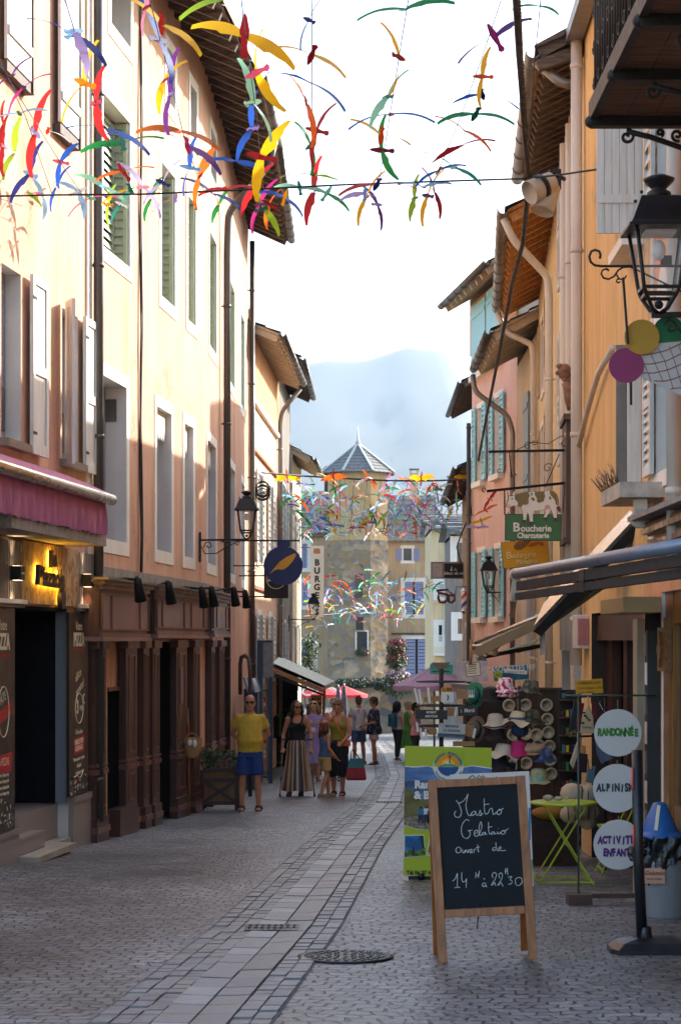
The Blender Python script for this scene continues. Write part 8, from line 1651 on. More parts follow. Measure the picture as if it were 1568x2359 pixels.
for i in range(5): mb.tube([a+V((-.06, -.005, .05-.024*i)), a+V((.04-.01*(i % 2), -.005, .056-.024*i))], .003, blt, 4)
mb.build('written_card', bpy.data.objects['framed_card']); q = P(*zq4(590, 40), 21.2); mb = MB(); mb.tube([q+V((0, 0, -.05)), q+V((.01, 0, .22))], [.02, .014], wood('clip_wood', '#b58a5c', '#96703f'), 6); mb.build('peg', bpy.data.objects['framed_card'])
plaque(842, 110, 1225, 265, 22.3, pmat('teal_casquettes_print', '#1f8a94', '#2a5a78', (8, 8, 8)), 'teal printed cap banner CASQUETTES above the pink bucket hat', ['CASQUETTES NY', ' '], wp, -4, False, .9, grp=None, cat='banner', name='cap_banner'); q = P(*zq4(893, 205), 22.27); mb = MB(); mb.disc(q, X_, Z_, .045, .004, limem, 20); mb.text('25€', q+V((0, -.004, -.012)), X_, Z_, .035, blt, .001); q = P(*zq4(1085, 172), 22.27); mb.cbox(q, (.26, .004, .045), wp, Matrix.Rotation(R(5), 3, 'Y')); mb.text('MODERNES ET RELAX', q+V((0, -.004, -.012)), X_, Z_, .024, blt, .001, 'CENTER', 0, 0, .9); mb.build('price_flash', bpy.data.objects['cap_banner'])
# ---- hat rack
z = 21.0; g = V((P(1195, 0, z).x, z, gz(z))); t = thing('hat_stand', g, 'black pole hat stand with curved arms, right of the lime poster', 'stand'); mb = MB(); mb.tube([g, (g.x, z, P(0, 1580, z).z)], .022, plb, 10); mb.lathe([(.28, 0), (.28, .03), (.03, .06)], g, plb, 22); mb.build('pole', t)
def hatm(name, c1, c2=None, s=22): return mat(name, c1, .8, var=.08, vs=20, bump=.3, bs=90) if not c2 else pmat(name, c1, c2, (s, s, s), .47, .53)
HATS = [(970, 330, 'bucket', hatm('pink_floral_hat', '#c92a50', '#e8e2e4', 26), 'pink and white floral bucket hat at the top of the hat stand', None), (985, 400, 'bucket', hatm('red_white_hat', '#b8283c', '#dcd6d6', 30), 'red and white patterned bucket hat with dark lining just below the top one', blt), (810, 430, 'bucket', hatm('black_hat_cloth', '#1d1b1a'), 'black bucket hat with checked brim left of the pink floral hats', None), (1245, 350, 'bucket', hatm('camouflage_cloth', '#3a4032', '#6b6a58', 18), 'grey green camouflage bucket hat right of the pink floral hats', None),
        (862, 720, 'bucket', hatm('off_white_hat', '#cfc6b2'), 'off white bucket hat with navy edge left of the black pole', mat('navy_trim', '#1c2440')), (1105, 690, 'sun', hatm('cream_sunhat', '#d9cba8'), 'cream straw sun hat with blue ribbon right of the pole', mat('slate_blue_ribbon', '#43586a', .7)), (1270, 680, 'bucket', hatm('dark_camouflage', '#2d3324', '#5c5a44', 16), 'dark camouflage bucket hat hanging right of the sun hat', None), (1130, 810, 'cap', hatm('navy_cap_cloth', '#20324e'), 'navy cap hanging below the cream sun hat', None), (945, 1045, 'sun', hatm('ivory_sunhat', '#d6cdb4'), 'ivory wavy brimmed sun hat low on the stand', None), (1120, 1020, 'bucket', hatm('magenta_hat', '#c0246c'), 'magenta hat between the ivory sun hat and the beige flat cap', None), (1268, 1015, 'flat', hatm('beige_flatcap', '#b89c78'), 'beige flat cap with soft crown at the right', None), (1330, 1320, 'bucket', hatm('mint_floral_hat', '#7fb3a0', '#c9b878', 22), 'mint and yellow floral bucket hat beside the chalkboard', None),
        (640, 430, 'side', hatm('green_trilby', '#1e7a5c'), 'green trilby hat seen from the side above the plaques', mat('dark_band', '#12302a')), (655, 800, 'side', hatm('taupe_trilby', '#6b6152'), 'taupe trilby seen from the side below the charcoal plaque', blt), (870, 850, 'bucket', hatm('brown_dark_hat', '#2a1d18'), 'dark brown hat hidden under the off white bucket hat', None), (900, 1150, 'sun', hatm('dark_navy_hat', '#191a2c'), 'dark navy wide brimmed hat under the ivory one', None), (1400, 1090, 'bucket', hatm('denim_print_hat', '#2c3c5a', '#53658a', 14), 'blue denim scrunched hat at the right end of the hats', None)]
for x, y, kind, m, lab, band in HATS:
    zz = 20.9 if x < 700 else 20.75; c = P(*zq4(x, y), zz); t = thing('hat', c, lab, 'hat', 'hats for sale on the stand'); s_ = .92; mb = MB(Matrix.Translation(c) @ Matrix.Rotation(R(8), 4, 'Y' if x % 2 else 'X')); n = 40
    if kind in ('bucket', 'sun'):
        w_ = .03 if kind == 'sun' else .012; br = .20 if kind == 'sun' else .145
        prof = [(.02, .095), (.06, .094), (.078, .085), (.088, .06), (.098, 0), (.10, -.005), (br*.8, -.035), (br, -.055)]; rg = []
        for r, zz_ in prof: rg.append([(r*s_*math.cos(2*math.pi*i/n), r*s_*math.sin(2*math.pi*i/n), zz_*s_+(w_*math.sin(2*math.pi*i/n*5+x)*max(0, (r-.1)/.1) if r > .1 else 0)) for i in range(n)])
        mb.loft(rg, m, True, False); mb.add(rg[0], [tuple(range(n))], m); mb.build('crown_and_brim', t)
        if band: mb = MB(Matrix.Translation(c)); mb.lathe([(.100*s_, -.004), (.101*s_, .0), (.097*s_, .022), (.095*s_, .022)], (0, 0, 0), band, n) if kind == 'sun' else mb.tube([(br*s_*.99*math.cos(2*math.pi*i/n), br*s_*.99*math.sin(2*math.pi*i/n), -.054*s_+w_*math.sin(2*math.pi*i/n*5+x)*.45) for i in range(n+1)], .008, band, 5); mb.build('band', t)
        if kind == 'sun' and band: mb = MB(Matrix.Translation(c)); mb.ball((-.08, -.075, .0), (.03, .012, .02), band); mb.ball((-.06, -.09, -.03), (.012, .01, .035), band); mb.build('bow', t)
    elif kind == 'cap': mb.ball((0, 0, 0), (.095, .11, .075), m, 20, 10); mb.loft([[(u*.08, -.09-.07*(1-u*u), -.03+.01*q) for u in (-1, -.6, 0, .6, 1)]+[(.8*.08, -.07, -.03+.01*q), (-.8*.08, -.07, -.03+.01*q)] for q in (0, 1)], m); mb.build('crown_and_peak', t)
    elif kind == 'flat': mb.lathe([(.02, .055), (.09, .05), (.125, .02), (.12, -.01), (.09, -.03), (.085, -.05)], (0, 0, 0), m, 28, None, True, 1, .85); mb.loft([[(u*.085, -.07-.05*(1-u*u), -.045+.012*q) for u in (-1, -.6, 0, .6, 1)]+[(.07, -.05, -.04+.012*q), (-.07, -.05, -.04+.012*q)] for q in (0, 1)], m); mb.build('crown_and_peak', t)
    else:
        ax = V((-.75, -.6, .1)); mb = MB(Matrix.Translation(c)); mb.lathe([(.145, 0), (.14, .012), (.098, .008), (.092, .05), (.085, .085), (.05, .10), (.01, .092)], (0, 0, 0), m, 32, ax); mb.build('crown_and_brim', t); mb = MB(Matrix.Translation(c)); mb.lathe([(.099, .012), (.100, .014), (.097, .04), (.094, .04)], (0, 0, 0), band, 32, ax); mb.build('band', t)
# rack of round plates behind the hats, dark cabinets
pb = wood('display_board_wood', '#54371f', '#38230f', 'z', .6); z = 22.6; t = thing('display_board', P(1230, 1900, z), 'tall dark timber display board of round souvenir plates', 'display board'); a, b = P(1170, 1900, z), P(1290, 1590, z); mb = MB(); mb.box(a.x, b.x, z, z+.05, gz(z), b.z, pb); mb.box(a.x+.02, b.x+.02, z-.04, z+.09, b.z, b.z+.03, pb); mb.build('board', t)
rim = mat('ivory_plate_rim', '#b8b092', .35, var=.05); 
for i, (x, y) in enumerate(((1190, 535), (1420, 535), (1430, 690), (1440, 835), (1450, 985), (1460, 1135), (1470, 1285), (1195, 850), (1310, 860), (1060, 860), (1010, 540), (1330, 975), (1200, 1170), (1080, 1170))):
    c = P(*zq4(x, y), z-.05); d_ = thing('souvenir_plate', c, 'ivory rimmed souvenir plate, %s' % ('top of the right hand column of plates', 'top right plate, under the camouflage hat', 'right column plate level with the sun hat', 'right column plate level with the navy cap', 'right column plate level with the flat cap', 'second plate from the bottom of the right column', 'lowest plate of the right column', 'left plate of the pair under the sun hat', 'right plate of the pair under the sun hat', 'plate just left of the pole under the sun hat', 'narrow plate left of the pole near the top', 'plate peeping above the flat cap', 'plate below the flat cap', 'plate left of the pole below the magenta hat')[i] if i else 'ivory rimmed souvenir plate just right of the pole near the top', 'plate', 'souvenir plates on the board'); mb = MB(); mb.lathe([(.075, .006), (.07, .012), (.05, .004), (.01, .004)], c, rim, 28, (0, -1, 0)); mb.build('rim', d_); mb = MB(); mb.disc(c+V((0, -.0045, 0)), X_, Z_, .048, .003, pmat('plate_scene_%d' % (i % 3), ('#3a5234', '#34505c', '#5c4a34')[i % 3], '#8a8f78', (26, 26, 26)), 22); mb.build('painted_centre', d_)
t = thing('shade_backing', P(1120, 1900, 24.3), 'added dark shop-shade screen behind the green and taupe trilby hats', 'backing'); a, b = P(1072, 1900, 24.3), P(1166, 1600, 24.3); mb = MB(); mb.box(a.x, b.x, 24.3, 24.34, gz(24.3)+.1, b.z, mat('shop_shade_dark', '#2a211c', .9, var=.25, bump=.3)); mb.build('shade_panel', t); mb = MB(); mb.box(a.x-.03, a.x, 24.29, 24.35, gz(24.3), b.z+.03, pb); mb.box(b.x, b.x+.03, 24.29, 24.35, gz(24.3), b.z+.03, pb); mb.build('frame', t)  # dark sheet added to stand for the shade of the shops under the awnings
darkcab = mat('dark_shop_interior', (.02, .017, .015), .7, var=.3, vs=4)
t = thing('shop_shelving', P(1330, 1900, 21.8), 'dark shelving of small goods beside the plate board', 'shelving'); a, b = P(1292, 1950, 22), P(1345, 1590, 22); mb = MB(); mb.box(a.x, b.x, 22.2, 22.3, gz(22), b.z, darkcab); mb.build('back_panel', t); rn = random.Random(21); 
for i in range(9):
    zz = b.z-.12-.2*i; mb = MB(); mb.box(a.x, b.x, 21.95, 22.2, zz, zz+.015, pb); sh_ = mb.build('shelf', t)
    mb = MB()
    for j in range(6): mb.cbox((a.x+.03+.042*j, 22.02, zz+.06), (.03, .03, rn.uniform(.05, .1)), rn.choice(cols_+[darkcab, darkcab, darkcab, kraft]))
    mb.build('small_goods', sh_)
# bags on hooks
z = 18.9; zq5 = lambda x, y: ((1380+x/4.8696)/1.0855, (1680+y/4.8696)/1.0855)
t = thing('bag_rail', P(1345, 1610, z), 'black rail with hooks carrying cloth bags by the shop door', 'rail'); mb = MB(); a, b = P(*zq5(190, 305), z), P(*zq5(650, 290), z); mb.tube([a, b], .012, blackm, 8); mb.tube([P(*zq5(205, 790), z), P(*zq5(520, 780), z)], .010, blackm, 8); mb.tube([b, b-V((0, 0, 1.9))], .012, blackm, 8); mb.build('rail', t)
BG = [(((440, 385), (500, 560), (510, 745), (335, 750), (345, 640)), mat('natural_canvas', '#b8a584', .85, var=.08), 'natural canvas bag with small printed scene hanging on the upper rail', 1), (((330, 380), (390, 380), (330, 725), (255, 700)), mat('burgundy_cloth', '#5a1422', .85, var=.12), 'burgundy cloth bag left of the canvas bag', 0), (((480, 370), (540, 370), (560, 600), (510, 560)), mat('burgundy_cloth', 1), 'burgundy cloth bag right of the canvas bag', 0), (((270, 330), (320, 380), (290, 690), (195, 740)), mat('dark_green_cloth', '#1c2620', .85), 'dark green cloth bag at the left end of the upper rail', 0), (((310, 830), (330, 960), (255, 1185), (215, 1110)), mat('pale_cloth', '#a89c88', .85), 'pale long cloth bag on the lower rail', 0), (((345, 890), (400, 900), (412, 990), (335, 990)), mat('orange_leather', '#b0703a', .5), 'small orange leather pouch on the lower rail', 0), (((320, 990), (430, 1000), (420, 1230), (240, 1210)), mat('dark_plum_cloth', '#2a1218', .85), 'dark plum cloth bag below the orange pouch', 0), (((440, 1150), (530, 1150), (505, 1360), (405, 1340)), mat('slate_blue_leather', '#4a6272', .45), 'slate blue handbag with gold clasp left of the white discs', 2), (((530, 860), (740, 1050), (600, 1120), (545, 1000)), c_den, 'pale denim garment peeping out between the discs', 0), (((560, 370), (600, 350), (640, 440), (590, 490)), mat('black_white_cloth', '#26262a', .7), 'black and white striped pouch at the right end of the rail', 3)]
for pl, m, lab, ex in BG:
    c = P(*zq5(*pl[0]), z-.05); t = thing('cloth_bag', c, lab, 'bag', 'bags hung at the souvenir shop'); lo = [((P(*zq5(x, y), z-.05)-c).x, (P(*zq5(x, y), z-.05)-c).z) for x, y in pl]; mb = MB(); mb.prism(lo, c, X_, Z_, .05, m); mb.build('body', t, .008)
    mb = MB(); mb.tube([c+V((0, 0, -.01)), c+V((.0, .03, .07))], .006, m, 5); mb.build('strap', t)
    if ex == 1:
        mb = MB(); q = P(*zq5(425, 560), z-.08)
        for dx, dz, mm in ((-.03, .05, blt), (.0, .0, leafm[0]), (.02, -.02, leafm[0]), (-.04, -.05, blt), (-.02, .02, blt)): mb.ball(q+V((dx, 0, dz)), (.018, .004, .01), mm, 8, 5)
        mb.text('Embrun', q+V((0, -.002, -.10)), X_, Z_, .03, blt, .001); mb.build('printed_scene', t)
    if ex == 2: mb = MB(); mb.cbox(P(*zq5(470, 1165), z-.09), (.02, .01, .03), gold); mb.build('clasp', t)
    if ex == 3: mb = MB(); mb.beam(P(*zq5(575, 380), z-.09), P(*zq5(615, 460), z-.09), .02, .004, wp); mb.build('white_stripe', t)
# yellow handwritten price card
plq = (285, 92, 620, 268); a, b = P(*zq5(290, 272), 18.6), P(*zq5(622, 80), 18.6); t = thing('price_card', (a.x, 18.6, a.z), 'yellow card with handwritten key ring prices above the bags', 'price card'); mb = MB(); mb.prism([(0, 0), (b.x-a.x, .012), (b.x-a.x-.01, b.z-a.z), (-.012, b.z-a.z-.02)], (a.x, 18.6, a.z), X_, Z_, .006, ysg); mb.build('card', t); mb = MB()
for i, tx in enumerate(('TURBANS KIDS', 'Coton, l\'unique 11,90 €', '2 pour 19,90 €')): mb.text(tx, (a.x+.012, 18.595, b.z-.058-.045*i), X_, Z_, .038 if i == 0 else .032, blt, .001, 'LEFT', .2, 0, .8 if i else .85, 1, .03)
mb.build('lettering', t)
# white canvas heap and stones on the bistro table
t = thing('cloth_heap', tc_+V((.12, .35, hT)), 'heap of folded cream canvas bags behind the bistro table', 'bags'); mb = MB(); rn = random.Random(4); cnv = mat('natural_canvas', 1)
for i in range(9): mb.ball(P(1330+rn.uniform(-18, 25), 1862+rn.uniform(-40, 45), 18.3+rn.uniform(-.1, .1)), (rn.uniform(.07, .13), .08, rn.uniform(.06, .12)), cnv, 10, 7, Matrix.Rotation(rn.uniform(-.6, .6), 3, 'Y'))
for i in range(5): mb.tube([P(1312+i*14, 1810+abs(i-2)*12, 18.2), P(1306+i*16, 1850, 18.15), P(1310+i*15, 1890, 18.15)], .006, mat('grey_text', 1), 4)
mb.build('folded_cloth', t)
for i, (x, y, s_) in enumerate(((1262, 1838, 1), (1285, 1840, .8), (1305, 1838, .6))): c = P(x, y, 17.5); t = thing('pale_stone', c, ('largest pale stone at the left on the bistro table', 'middle pale stone on the bistro table', 'smallest pale stone on the bistro table')[i], 'stone', 'pale stones on the bistro table'); mb = MB(); mb.ball(c, (.05*s_, .04*s_, .028*s_), mat('pale_stone', '#a8a090', .8, var=.3, vs=20, bump=.5), 9, 6); mb.build('stone', t)
# low fabric baskets under the table
t = thing('wicker_basket', P(1262, 1890, 19.5), 'dark wicker crate with an ochre cloth under the stall, left of the table legs', 'basket'); mb = MB(); q = P(1262, 1960, 19.5); mb.box(q.x-.24, q.x+.30, 19.4, 19.9, gz(19.5), gz(19.5)+.52, mat('dark_wicker', '#3a2a1e', .8, var=.4, vs=30, bump=.8, bs=50)); mb.build('crate', t); mb = MB(); mb.ball((q.x-.0, 19.42, gz(19.5)+.53), (.18, .1, .07), mat('ochre_cloth', '#9a6a1a', .85, var=.15)); mb.build('cloth', t)
# shop doorway depth on the right
t = thing('shop_doorway', P(1450, 1950, 17.5), 'dark souvenir shop doorway with brown door frames and a pale post', 'doorway'); brd = wood('red_brown_door', '#4a2614', '#321808', 'z', .4)
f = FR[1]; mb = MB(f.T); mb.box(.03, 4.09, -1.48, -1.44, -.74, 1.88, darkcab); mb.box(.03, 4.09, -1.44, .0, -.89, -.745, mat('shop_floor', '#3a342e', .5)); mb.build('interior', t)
mb = MB(f.T); mb.box(3.6, 4.08, -.25, -.15, -.74, 1.88, brd); mb.box(2.75, 3.05, -.3, -.2, -.74, 1.88, brd); mb.box(.03, 4.09, -.2, -.05, 1.62, 1.88, brd); mb.build('door_frame', t)
mb = MB(f.T); mb.box(.0, .28, -.12, .06, -.74, 1.80, mat('pale_khaki_post', '#9a8f78', .6, var=.08)); mb.build('pale_post', t)
mb = MB(f.T); mb.box(-.62, -.5, -.06, .06, -.7, 1.7, darkl)
for i in range(9): mb.box(-.61, -.51, .06, .066, 1.5-.24*i, 1.68-.24*i, wp if i % 2 else mat('grey_photo', '#55565e', .4, var=.4, vs=30))
mb.build('postcard_strip', t); mb = MB(f.T); rn = random.Random(6)
for i in range(26): mb.cbox((rn.uniform(1.8, 2.7), rn.uniform(-1.2, -.3), rn.uniform(-.4, 1.3)), (.12, .08, rn.uniform(.06, .16)), rn.choice(cols_+[darkcab, kraft, gold]))
mb.box(1.75, 2.72, -1.3, -.3, .15, .18, pb); mb.box(1.75, 2.72, -1.3, -.3, .65, .68, pb); mb.box(1.75, 2.72, -1.3, -.3, 1.1, 1.13, pb); mb.build('goods_shelves', t)
# ================================================================ PAPER BIRDS
PC = dict(purple='#5a2a72', red='#b3262a', crimson='#8e1624', pink='#d2708e', magenta='#b0287c', orange='#dd6a1e', yellow='#dcae14', green='#1c8a44', lime='#8fb52a', teal='#1d8a7c', mint='#8fd0b0', blue='#1c4fa8', sky='#86b8dc', lilac='#a99ad0', white='#dfe0de', brown='#a85a1e', navy='#20307a')
def paper(c):
    k = c+'_paper'
    if k in MATS: return MATS[k]
    m = bpy.data.materials.new(k); m.use_nodes = True; MATS[k] = m; n, l = m.node_tree.nodes, m.node_tree.links; b = n['Principled BSDF']; b.inputs['Base Color'].default_value = (*hexc(PC[c]), 1); b.inputs['Roughness'].default_value = .6
    tr = n.new('ShaderNodeBsdfTranslucent'); tr.inputs[0].default_value = (*hexc(PC[c]), 1); mx = n.new('ShaderNodeMixShader'); mx.inputs[0].default_value = .5; l.new(b.outputs[0], mx.inputs[1]); l.new(tr.outputs[0], mx.inputs[2]); l.new(mx.outputs[0], n['Material Output'].inputs[0]); return m
def wing_geo(s, droop):
    vs = []; N = 9
    for i in range(N+1):
        t = i/N; x = s*(.02+.52*t); zz = .05*math.sin(t*2)-droop*t*t*1.2; ch = .076*(1-t)**.95*(1+.13*math.cos(t*20))*(.62+.95*math.sin(min(1.57, t*3.4))) if t < 1 else .001
        vs += [(x, .045-.075*t*t+.03*math.sin(t*3.1), zz+.01), (x, .045-.10*t*t-ch*1.5, zz-.02*t)]
    return vs, [(2*i, 2*i+2, 2*i+3, 2*i+1) for i in range(N)]
BODY = [(0, .20), (.022, .165), (.03, .12), (.045, .05), (.035, -.03), (.022, -.10), (.045, -.17), (.028, -.175), (.018, -.20), (0, -.185), (-.018, -.20), (-.028, -.175), (-.045, -.17), (-.022, -.10), (-.035, -.03), (-.045, .05), (-.03, .12), (-.022, .165)]
_bm = {}
def bird_mesh(kind, c, v=0):
    k = (kind, c, v)
    if k not in _bm:
        mb = MB()
        if kind == 'body': mb.prism(BODY, (0, 0, 0), X_, Y_, .006, paper(c))
        elif kind == 'wing': mb.add(*wing_geo(v, .09), paper(c), True)
        else:
            for s in (-1, 1): mb.add(*wing_geo(s, .08+.09*v), paper(c[0]), True)
            mb.prism(BODY, (0, 0, .0), X_, Y_, .006, paper(c[1]))
        o = mb.build('paper_bird'); _bm[k] = o.data; bpy.data.objects.remove(o)
    return _bm[k]
def orient(th, ph, yaw=0):
    ex = V((math.cos(R(th)), 0, math.sin(R(th)))); ex = Matrix.Rotation(R(yaw), 3, 'Z') @ ex
    ey = Y_-ex*Y_.dot(ex); ey.normalize(); ey = Matrix.Rotation(R(ph), 3, ex) @ ey; ez = ex.cross(ey); return Matrix((ex, ey, ez)).transposed().to_4x4()
def bird(loc, span, M, cw, cb, label, group, parts):
    if parts:
        t = thing('paper_bird', loc, label, 'paper bird', group); t.matrix_world = Matrix.Translation(loc) @ M @ Matrix.Scale(span, 4)
        for nm, d in (('body', bird_mesh('body', cb)), ('wing', bird_mesh('wing', cw, -1)), ('wing', bird_mesh('wing', cw, 1))): o = bpy.data.objects.new(nm, d); COL.objects.link(o); o.parent = t; rq = random.Random(loc.x*91+len(label)*7+len(COL.objects)); o.rotation_euler = (rq.gauss(0, .25), rq.gauss(0, .2), rq.gauss(0, .16)) if nm == 'wing' else (rq.gauss(0, .5), 0, 0)
    else:
        o = bpy.data.objects.new('paper_bird', bird_mesh('bird', (cw, cb), random.Random(span).randrange(3))); COL.objects.link(o); o.matrix_world = Matrix.Translation(loc) @ M @ Matrix.Scale(span, 4); tag(o, label, 'paper bird', group)
ORD = ('lowest', 'second', 'third', 'fourth', 'fifth', 'sixth', 'seventh', 'eighth', 'ninth', 'tenth', 'eleventh', 'twelfth', 'thirteenth', 'fourteenth', 'fifteenth', 'sixteenth')
ZN = 6.26; zn = lambda y: min(20.6, max(13.2, (ZN-CZ)*F/(YH-y)))
# near strings: pixel path from the cable up out of the picture, birds (x, y, wing angle, span px, roll, wing, body)
NEAR = [('leftmost string', [(120, 447), (60, 270), (0, 140), (-60, 0)], [(75, 470, 55, 90, 55, 'orange', 'yellow'), (30, 452, 5, 130, 20, 'pink', 'red'), (8, 335, 84, 130, 50, 'crimson', 'pink'), (35, 350, 78, 150, 50, 'lime', 'sky'), (28, 172, 55, 110, 40, 'purple', 'purple'), (8, 285, 70, 100, 50, 'red', 'pink'), (45, 260, 20, 120, 20, 'sky', 'lime'), (60, 440, -30, 90, 50, 'lime', 'pink')]),
 ('second string from the left', [(190, 447), (140, 375), (75, 270), (0, 150), (-70, 30)], [(130, 430, 70, 110, 50, 'blue', 'lilac'), (70, 400, 62, 150, 40, 'navy', 'sky'), (82, 305, 72, 190, 45, 'red', 'lilac'), (140, 372, 74, 110, 50, 'blue', 'pink'), (110, 300, -20, 110, 25, 'white', 'orange'), (55, 200, 40, 130, 35, 'magenta', 'purple'), (100, 455, -65, 100, 50, 'sky', 'blue')]),
 ('third string from the left', [(310, 447), (240, 300), (190, 130), (150, 0), (130, -80)], [(210, 455, 15, 130, 25, 'pink', 'mint'), (300, 435, -10, 140, 20, 'yellow', 'teal'), (250, 470, 75, 90, 50, 'lime', 'yellow'), (235, 428, -35, 140, 40, 'mint', 'sky'), (280, 470, 62, 90, 50, 'teal', 'white'), (180, 440, -60, 120, 45, 'sky', 'white'), (285, 395, 35, 130, 30, 'orange', 'red'), (282, 330, 12, 180, 35, 'green', 'teal'), (255, 300, -12, 190, 22, 'blue', 'navy'), (222, 235, 80, 170, 45, 'red', 'pink'), (195, 190, 62, 190, 55, 'yellow', 'yellow'), (170, 70, -62, 190, 40, 'lilac', 'sky'), (165, 78, -38, 200, 22, 'navy', 'sky')]),
 ('fourth string from the left', [(470, 440), (430, 340), (385, 150), (345, 0), (325, -80)], [(405, 455, 20, 120, 30, 'pink', 'lilac'), (375, 420, 62, 120, 30, 'lilac', 'navy'), (520, 435, 10, 120, 35, 'red', 'orange'), (505, 470, 70, 90, 55, 'green', 'yellow'), (350, 455, 80, 110, 50, 'green', 'blue'), (330, 430, -38, 150, 35, 'lilac', 'pink'), (490, 445, -28, 150, 30, 'navy', 'blue'), (460, 405, 80, 150, 50, 'orange', 'red'), (438, 385, 78, 130, 50, 'blue', 'sky'), (432, 335, -30, 200, 25, 'purple', 'magenta'), (415, 302, -12, 190, 30, 'brown', 'orange'), (394, 215, 86, 190, 45, 'purple', 'lilac'), (378, 185, 72, 140, 50, 'yellow', 'red'), (365, 90, -68, 210, 35, 'blue', 'navy'), (372, 55, -38, 230, 40, 'yellow', 'red'), (338, 15, 88, 120, 60, 'pink', 'crimson')]),
 ('fifth string, before the big eaves', [(606, 434), (590, 260), (565, 80), (556, 0), (550, -70)], [(620, 470, 60, 110, 55, 'orange', 'red'), (598, 470, 80, 130, 55, 'magenta', 'purple'), (608, 480, -70, 130, 55, 'lime', 'teal'), (655, 455, -15, 110, 40, 'blue', 'yellow'), (585, 430, 65, 130, 60, 'red', 'magenta'), (545, 372, 4, 130, 35, 'blue', 'navy'), (603, 360, 76, 190, 75, 'yellow', 'red'), (582, 295, 72, 160, 45, 'blue', 'lilac'), (582, 235, -62, 190, 45, 'mint', 'green'), (592, 165, 100, 200, 50, 'yellow', 'pink'), (563, 82, -2, 262, 62, 'yellow', 'red'), (545, -8, 0, 260, 50, 'lime', 'teal')]),
 ('sixth string, against the sky', [(722, 428), (718, 200), (719, 0), (720, -70)], [(724, 440, 84, 150, 40, 'red', 'lilac'), (752, 445, -30, 120, 45, 'green', 'mint'), (690, 432, 10, 110, 40, 'mint', 'teal'), (720, 402, -8, 150, 20, 'lime', 'green'), (715, 335, -68, 120, 40, 'green', 'teal'), (730, 300, 74, 150, 45, 'crimson', 'red'), (705, 235, -62, 190, 30, 'orange', 'red'), (716, 190, -18, 190, 14, 'blue', 'red'), (718, 125, -16, 175, 20, 'yellow', 'red'), (712, 45, 56, 130, 25, 'blue', 'navy')]),
 ('seventh string, centre of the sky', [(872, 424), (900, 250), (925, 90), (940, 0), (950, -70)], [(868, 470, -72, 110, 50, 'purple', 'lilac'), (845, 452, 60, 130, 50, 'yellow', 'pink'), (840, 445, -4, 110, 45, 'lilac', 'sky'), (880, 345, 86, 150, 45, 'green', 'crimson'), (868, 424, 5, 170, 12, 'red', 'blue'), (878, 312, -24, 150, 16, 'yellow', 'orange'), (900, 262, 8, 190, 16, 'blue', 'crimson'), (893, 222, 66, 150, 45, 'mint', 'teal'), (918, 130, -86, 170, 45, 'yellow', 'red'), (932, 20, -2, 215, 26, 'green', 'teal')]),
 ('eighth string, right in the sky', [(1000, 416), (1060, 270), (1110, 130), (1150, 10), (1175, -70)], [(955, 455, 80, 100, 50, 'lime', 'teal'), (985, 450, 66, 130, 50, 'yellow', 'purple'), (1000, 440, -70, 120, 45, 'crimson', 'pink'), (975, 430, 6, 120, 30, 'sky', 'purple'), (1010, 392, 12, 120, 25, 'blue', 'yellow'), (1045, 385, -32, 140, 14, 'teal', 'mint'), (1060, 335, 24, 150, 12, 'crimson', 'red'), (1070, 300, -46, 140, 22, 'orange', 'red'), (1095, 262, -3, 170, 14, 'green', 'teal'), (1110, 215, -15, 170, 18, 'blue', 'navy'), (1112, 175, 84, 130, 45, 'yellow', 'orange'), (1140, 85, 30, 190, 35, 'purple', 'magenta')]),
 ('ninth string, by the black cable', [(1215, 410), (1230, 150), (1245, 0), (1250, -60)], [(1238, 12, -32, 110, 30, 'green', 'lime')])]
for nm, path, bs in NEAR:
    cable([P(x, y, zn(y)) for x, y in path], .004, 'thin cord of the near paper birds, '+nm, 'garland_string', m=mat('blue_grey_cord', '#2a3350', .7)).__setitem__('category', 'cord')
    seen = {}
    for i, (x, y, th, sp, ph, cw, cb) in enumerate(bs):
        z = zn(y); w_ = cw if cw == cb else cw+' winged '+cb; key = ORD[i] if i == 0 else ORD[i]+' upward'
        bird(P(x, y, z), sp*z/F, orient(th, ph*.8, (i*37 % 30)-15), cw, cb, '%s paper bird, %s on the %s' % (w_, key, nm.split(',')[0] if len(nm) > 22 else nm), 'paper birds on the near strings', True)
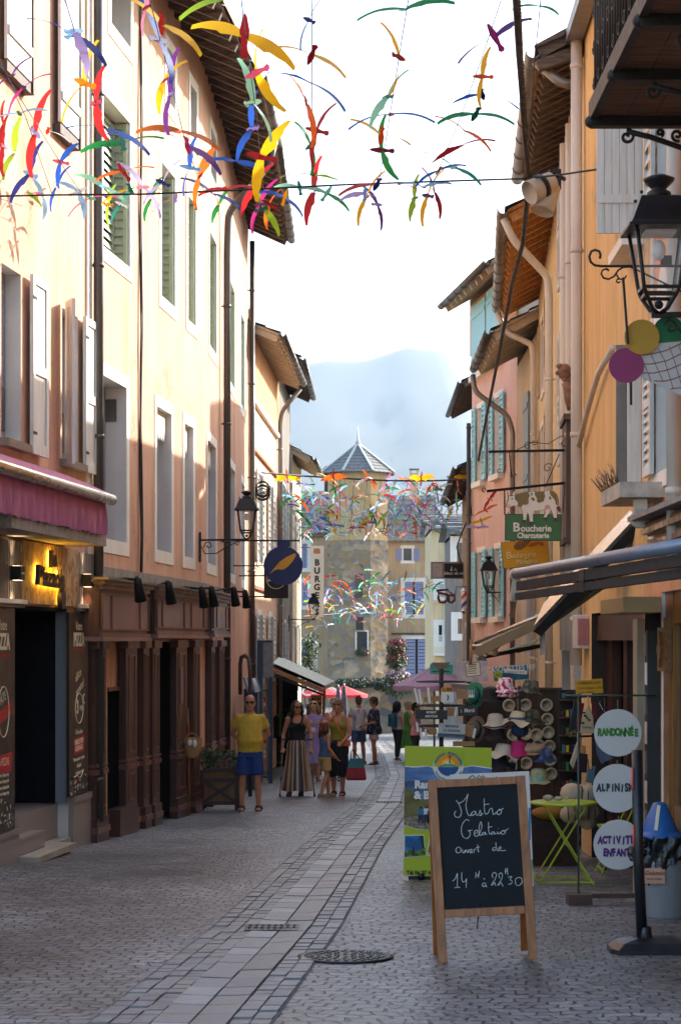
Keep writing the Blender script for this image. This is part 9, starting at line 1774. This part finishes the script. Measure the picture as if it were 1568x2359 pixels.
# distant bunting: strands running away from us in front of the tower
rn = random.Random(31); cs_ = ['orange', 'yellow', 'red', 'white', 'sky', 'lilac', 'teal', 'green', 'blue', 'pink', 'lime', 'mint', 'white', 'sky', 'mint', 'white', 'yellow', 'orange']
stuffb = MB()
def rest(loc, span, M, cw, cb):
    T = Matrix.Translation(loc) @ M @ Matrix.Scale(span, 4); stuffb.T = T
    for s in (-1, 1): stuffb.add(*wing_geo(s, .16), paper(cw), True)
    stuffb.prism(BODY, (0, 0, 0), X_, Y_, .006, paper(cb))
def bunting(x0, x1, nS, nB, place, what, extra, spans, strand):
    k = 0
    for i in range(nS):
        pts = [place(x0+(x1-x0)*(i+.5)/nS, j/11) for j in range(12)]; cable(pts, .006, 'thin cord of the %s, %s strand from the left' % (what, ORD[i] if i else 'first') if i < 12 else 'thin cord of the %s, %s strand from the right' % (what, ('last', 'second last', 'third last', 'fourth last')[nS-1-i]), 'garland_string', m=mat('blue_grey_cord', 1)).__setitem__('category', 'cord')
        sn = ('leftmost', 'second', 'third', 'fourth', 'fifth', 'sixth', 'seventh', 'eighth', 'ninth', 'tenth', 'eleventh', 'twelfth', 'thirteenth', 'fourteenth', 'fifteenth')[i]
        for j in range(nB+extra):
            t = (j+rn.uniform(.1, .9))/(nB+extra) if j < nB else rn.random(); p = place(x0+(x1-x0)*(i+.5)/nS, t)+V((rn.gauss(0, .16), rn.gauss(0, .1), rn.gauss(0, .10))); cw, cb = rn.choice(cs_), rn.choice(cs_); M = orient(rn.gauss(0, 42), rn.uniform(10, 80), rn.uniform(-50, 50)); sp = rn.uniform(*spans)
            if j < nB: bird(p, sp, M, cw, cb, '%s winged %s paper bird, %s from the cable, %s strand of the %s' % (cw, cb, 'first' if j == 0 else ORD[j], sn, what), 'small paper birds of the '+what, False)
            else: rest(p, sp*.72, M, cw, cb)
def plA(x, t):
    z = 46+t*19; return V((P(x, 0, 46).x*(1-.12*t), z, P(0, 1104, 46).z-.35*math.sin(math.pi*t)-.25*t))
bunting(640, 1085, 14, 9, plA, 'far upper bunting', 8, (.40, .60), 0)
def plB(x, t):
    z = 62+t*18; xx = P(690+(x-690)*1.0, 0, 62).x; f_ = (x-690)/330; return V((xx*(1-.05*t), z, P(0, 1322+14*abs(f_-.35), 62).z-1.15*math.sin(math.pi*.5*t)-.35*t+.35*f_*t))
bunting(695, 1010, 9, 8, plB, 'far lower bunting', 5, (.36, .54), 0)
tag(stuffb.build('paper_bird_mass'), 'mass of further tiny paper birds in the distant bunting', 'paper birds', None, 'stuff')
for x, y, cw, cb, lab in ((661, 1096, 'yellow', 'orange', 'big yellow winged orange paper bird at the left end of the far cable'), (768, 1098, 'orange', 'red', 'big orange winged red paper bird on the far cable in front of the tower roof'), (970, 1102, 'yellow', 'orange', 'big yellow winged orange paper bird on the far cable right of the tower'), (1078, 1100, 'yellow', 'orange', 'big yellow and orange paper bird at the right end of the far cable')): z = 45.9; bird(P(x, y, z), 56*z/F, orient((8, 0, -6, 25)[(661, 768, 970, 1078).index(x)], 82) @ Matrix.Diagonal((1, 1.9, 1, 1)), cw, cb, lab, 'big paper birds on the far cable', True)
for i, (x, y, z) in enumerate(((1128, 1150, 40), (1118, 1175, 41), (1108, 1200, 42), (1100, 1215, 43))): bird(P(x, y, z), .5, orient(60-20*i, 50), ('red', 'orange', 'yellow', 'lilac')[i], ('orange', 'red', 'lime', 'pink')[i], ('topmost', 'second', 'third', 'lowest')[i]+' paper bird of the short strand before the salmon pink wall', 'paper birds before the salmon wall', True)
# ---------------------------------------------------------------- the hazy air
hz = bpy.data.materials.new('valley_haze'); hz.use_nodes = True; n, l = hz.node_tree.nodes, hz.node_tree.links; n.clear(); ov = n.new('ShaderNodeOutputMaterial'); pv = n.new('ShaderNodeVolumePrincipled'); pv.inputs['Color'].default_value = (.42, .545, .67, 1); pv.inputs['Density'].default_value = .00019; pv.inputs['Anisotropy'].default_value = .1; l.new(pv.outputs[0], ov.inputs['Volume'])
mb = MB(); mb.box(-3600, 3600, -30, 8200, -8, 1000, hz); tag(mb.build('haze'), None, None, None, 'stuff')
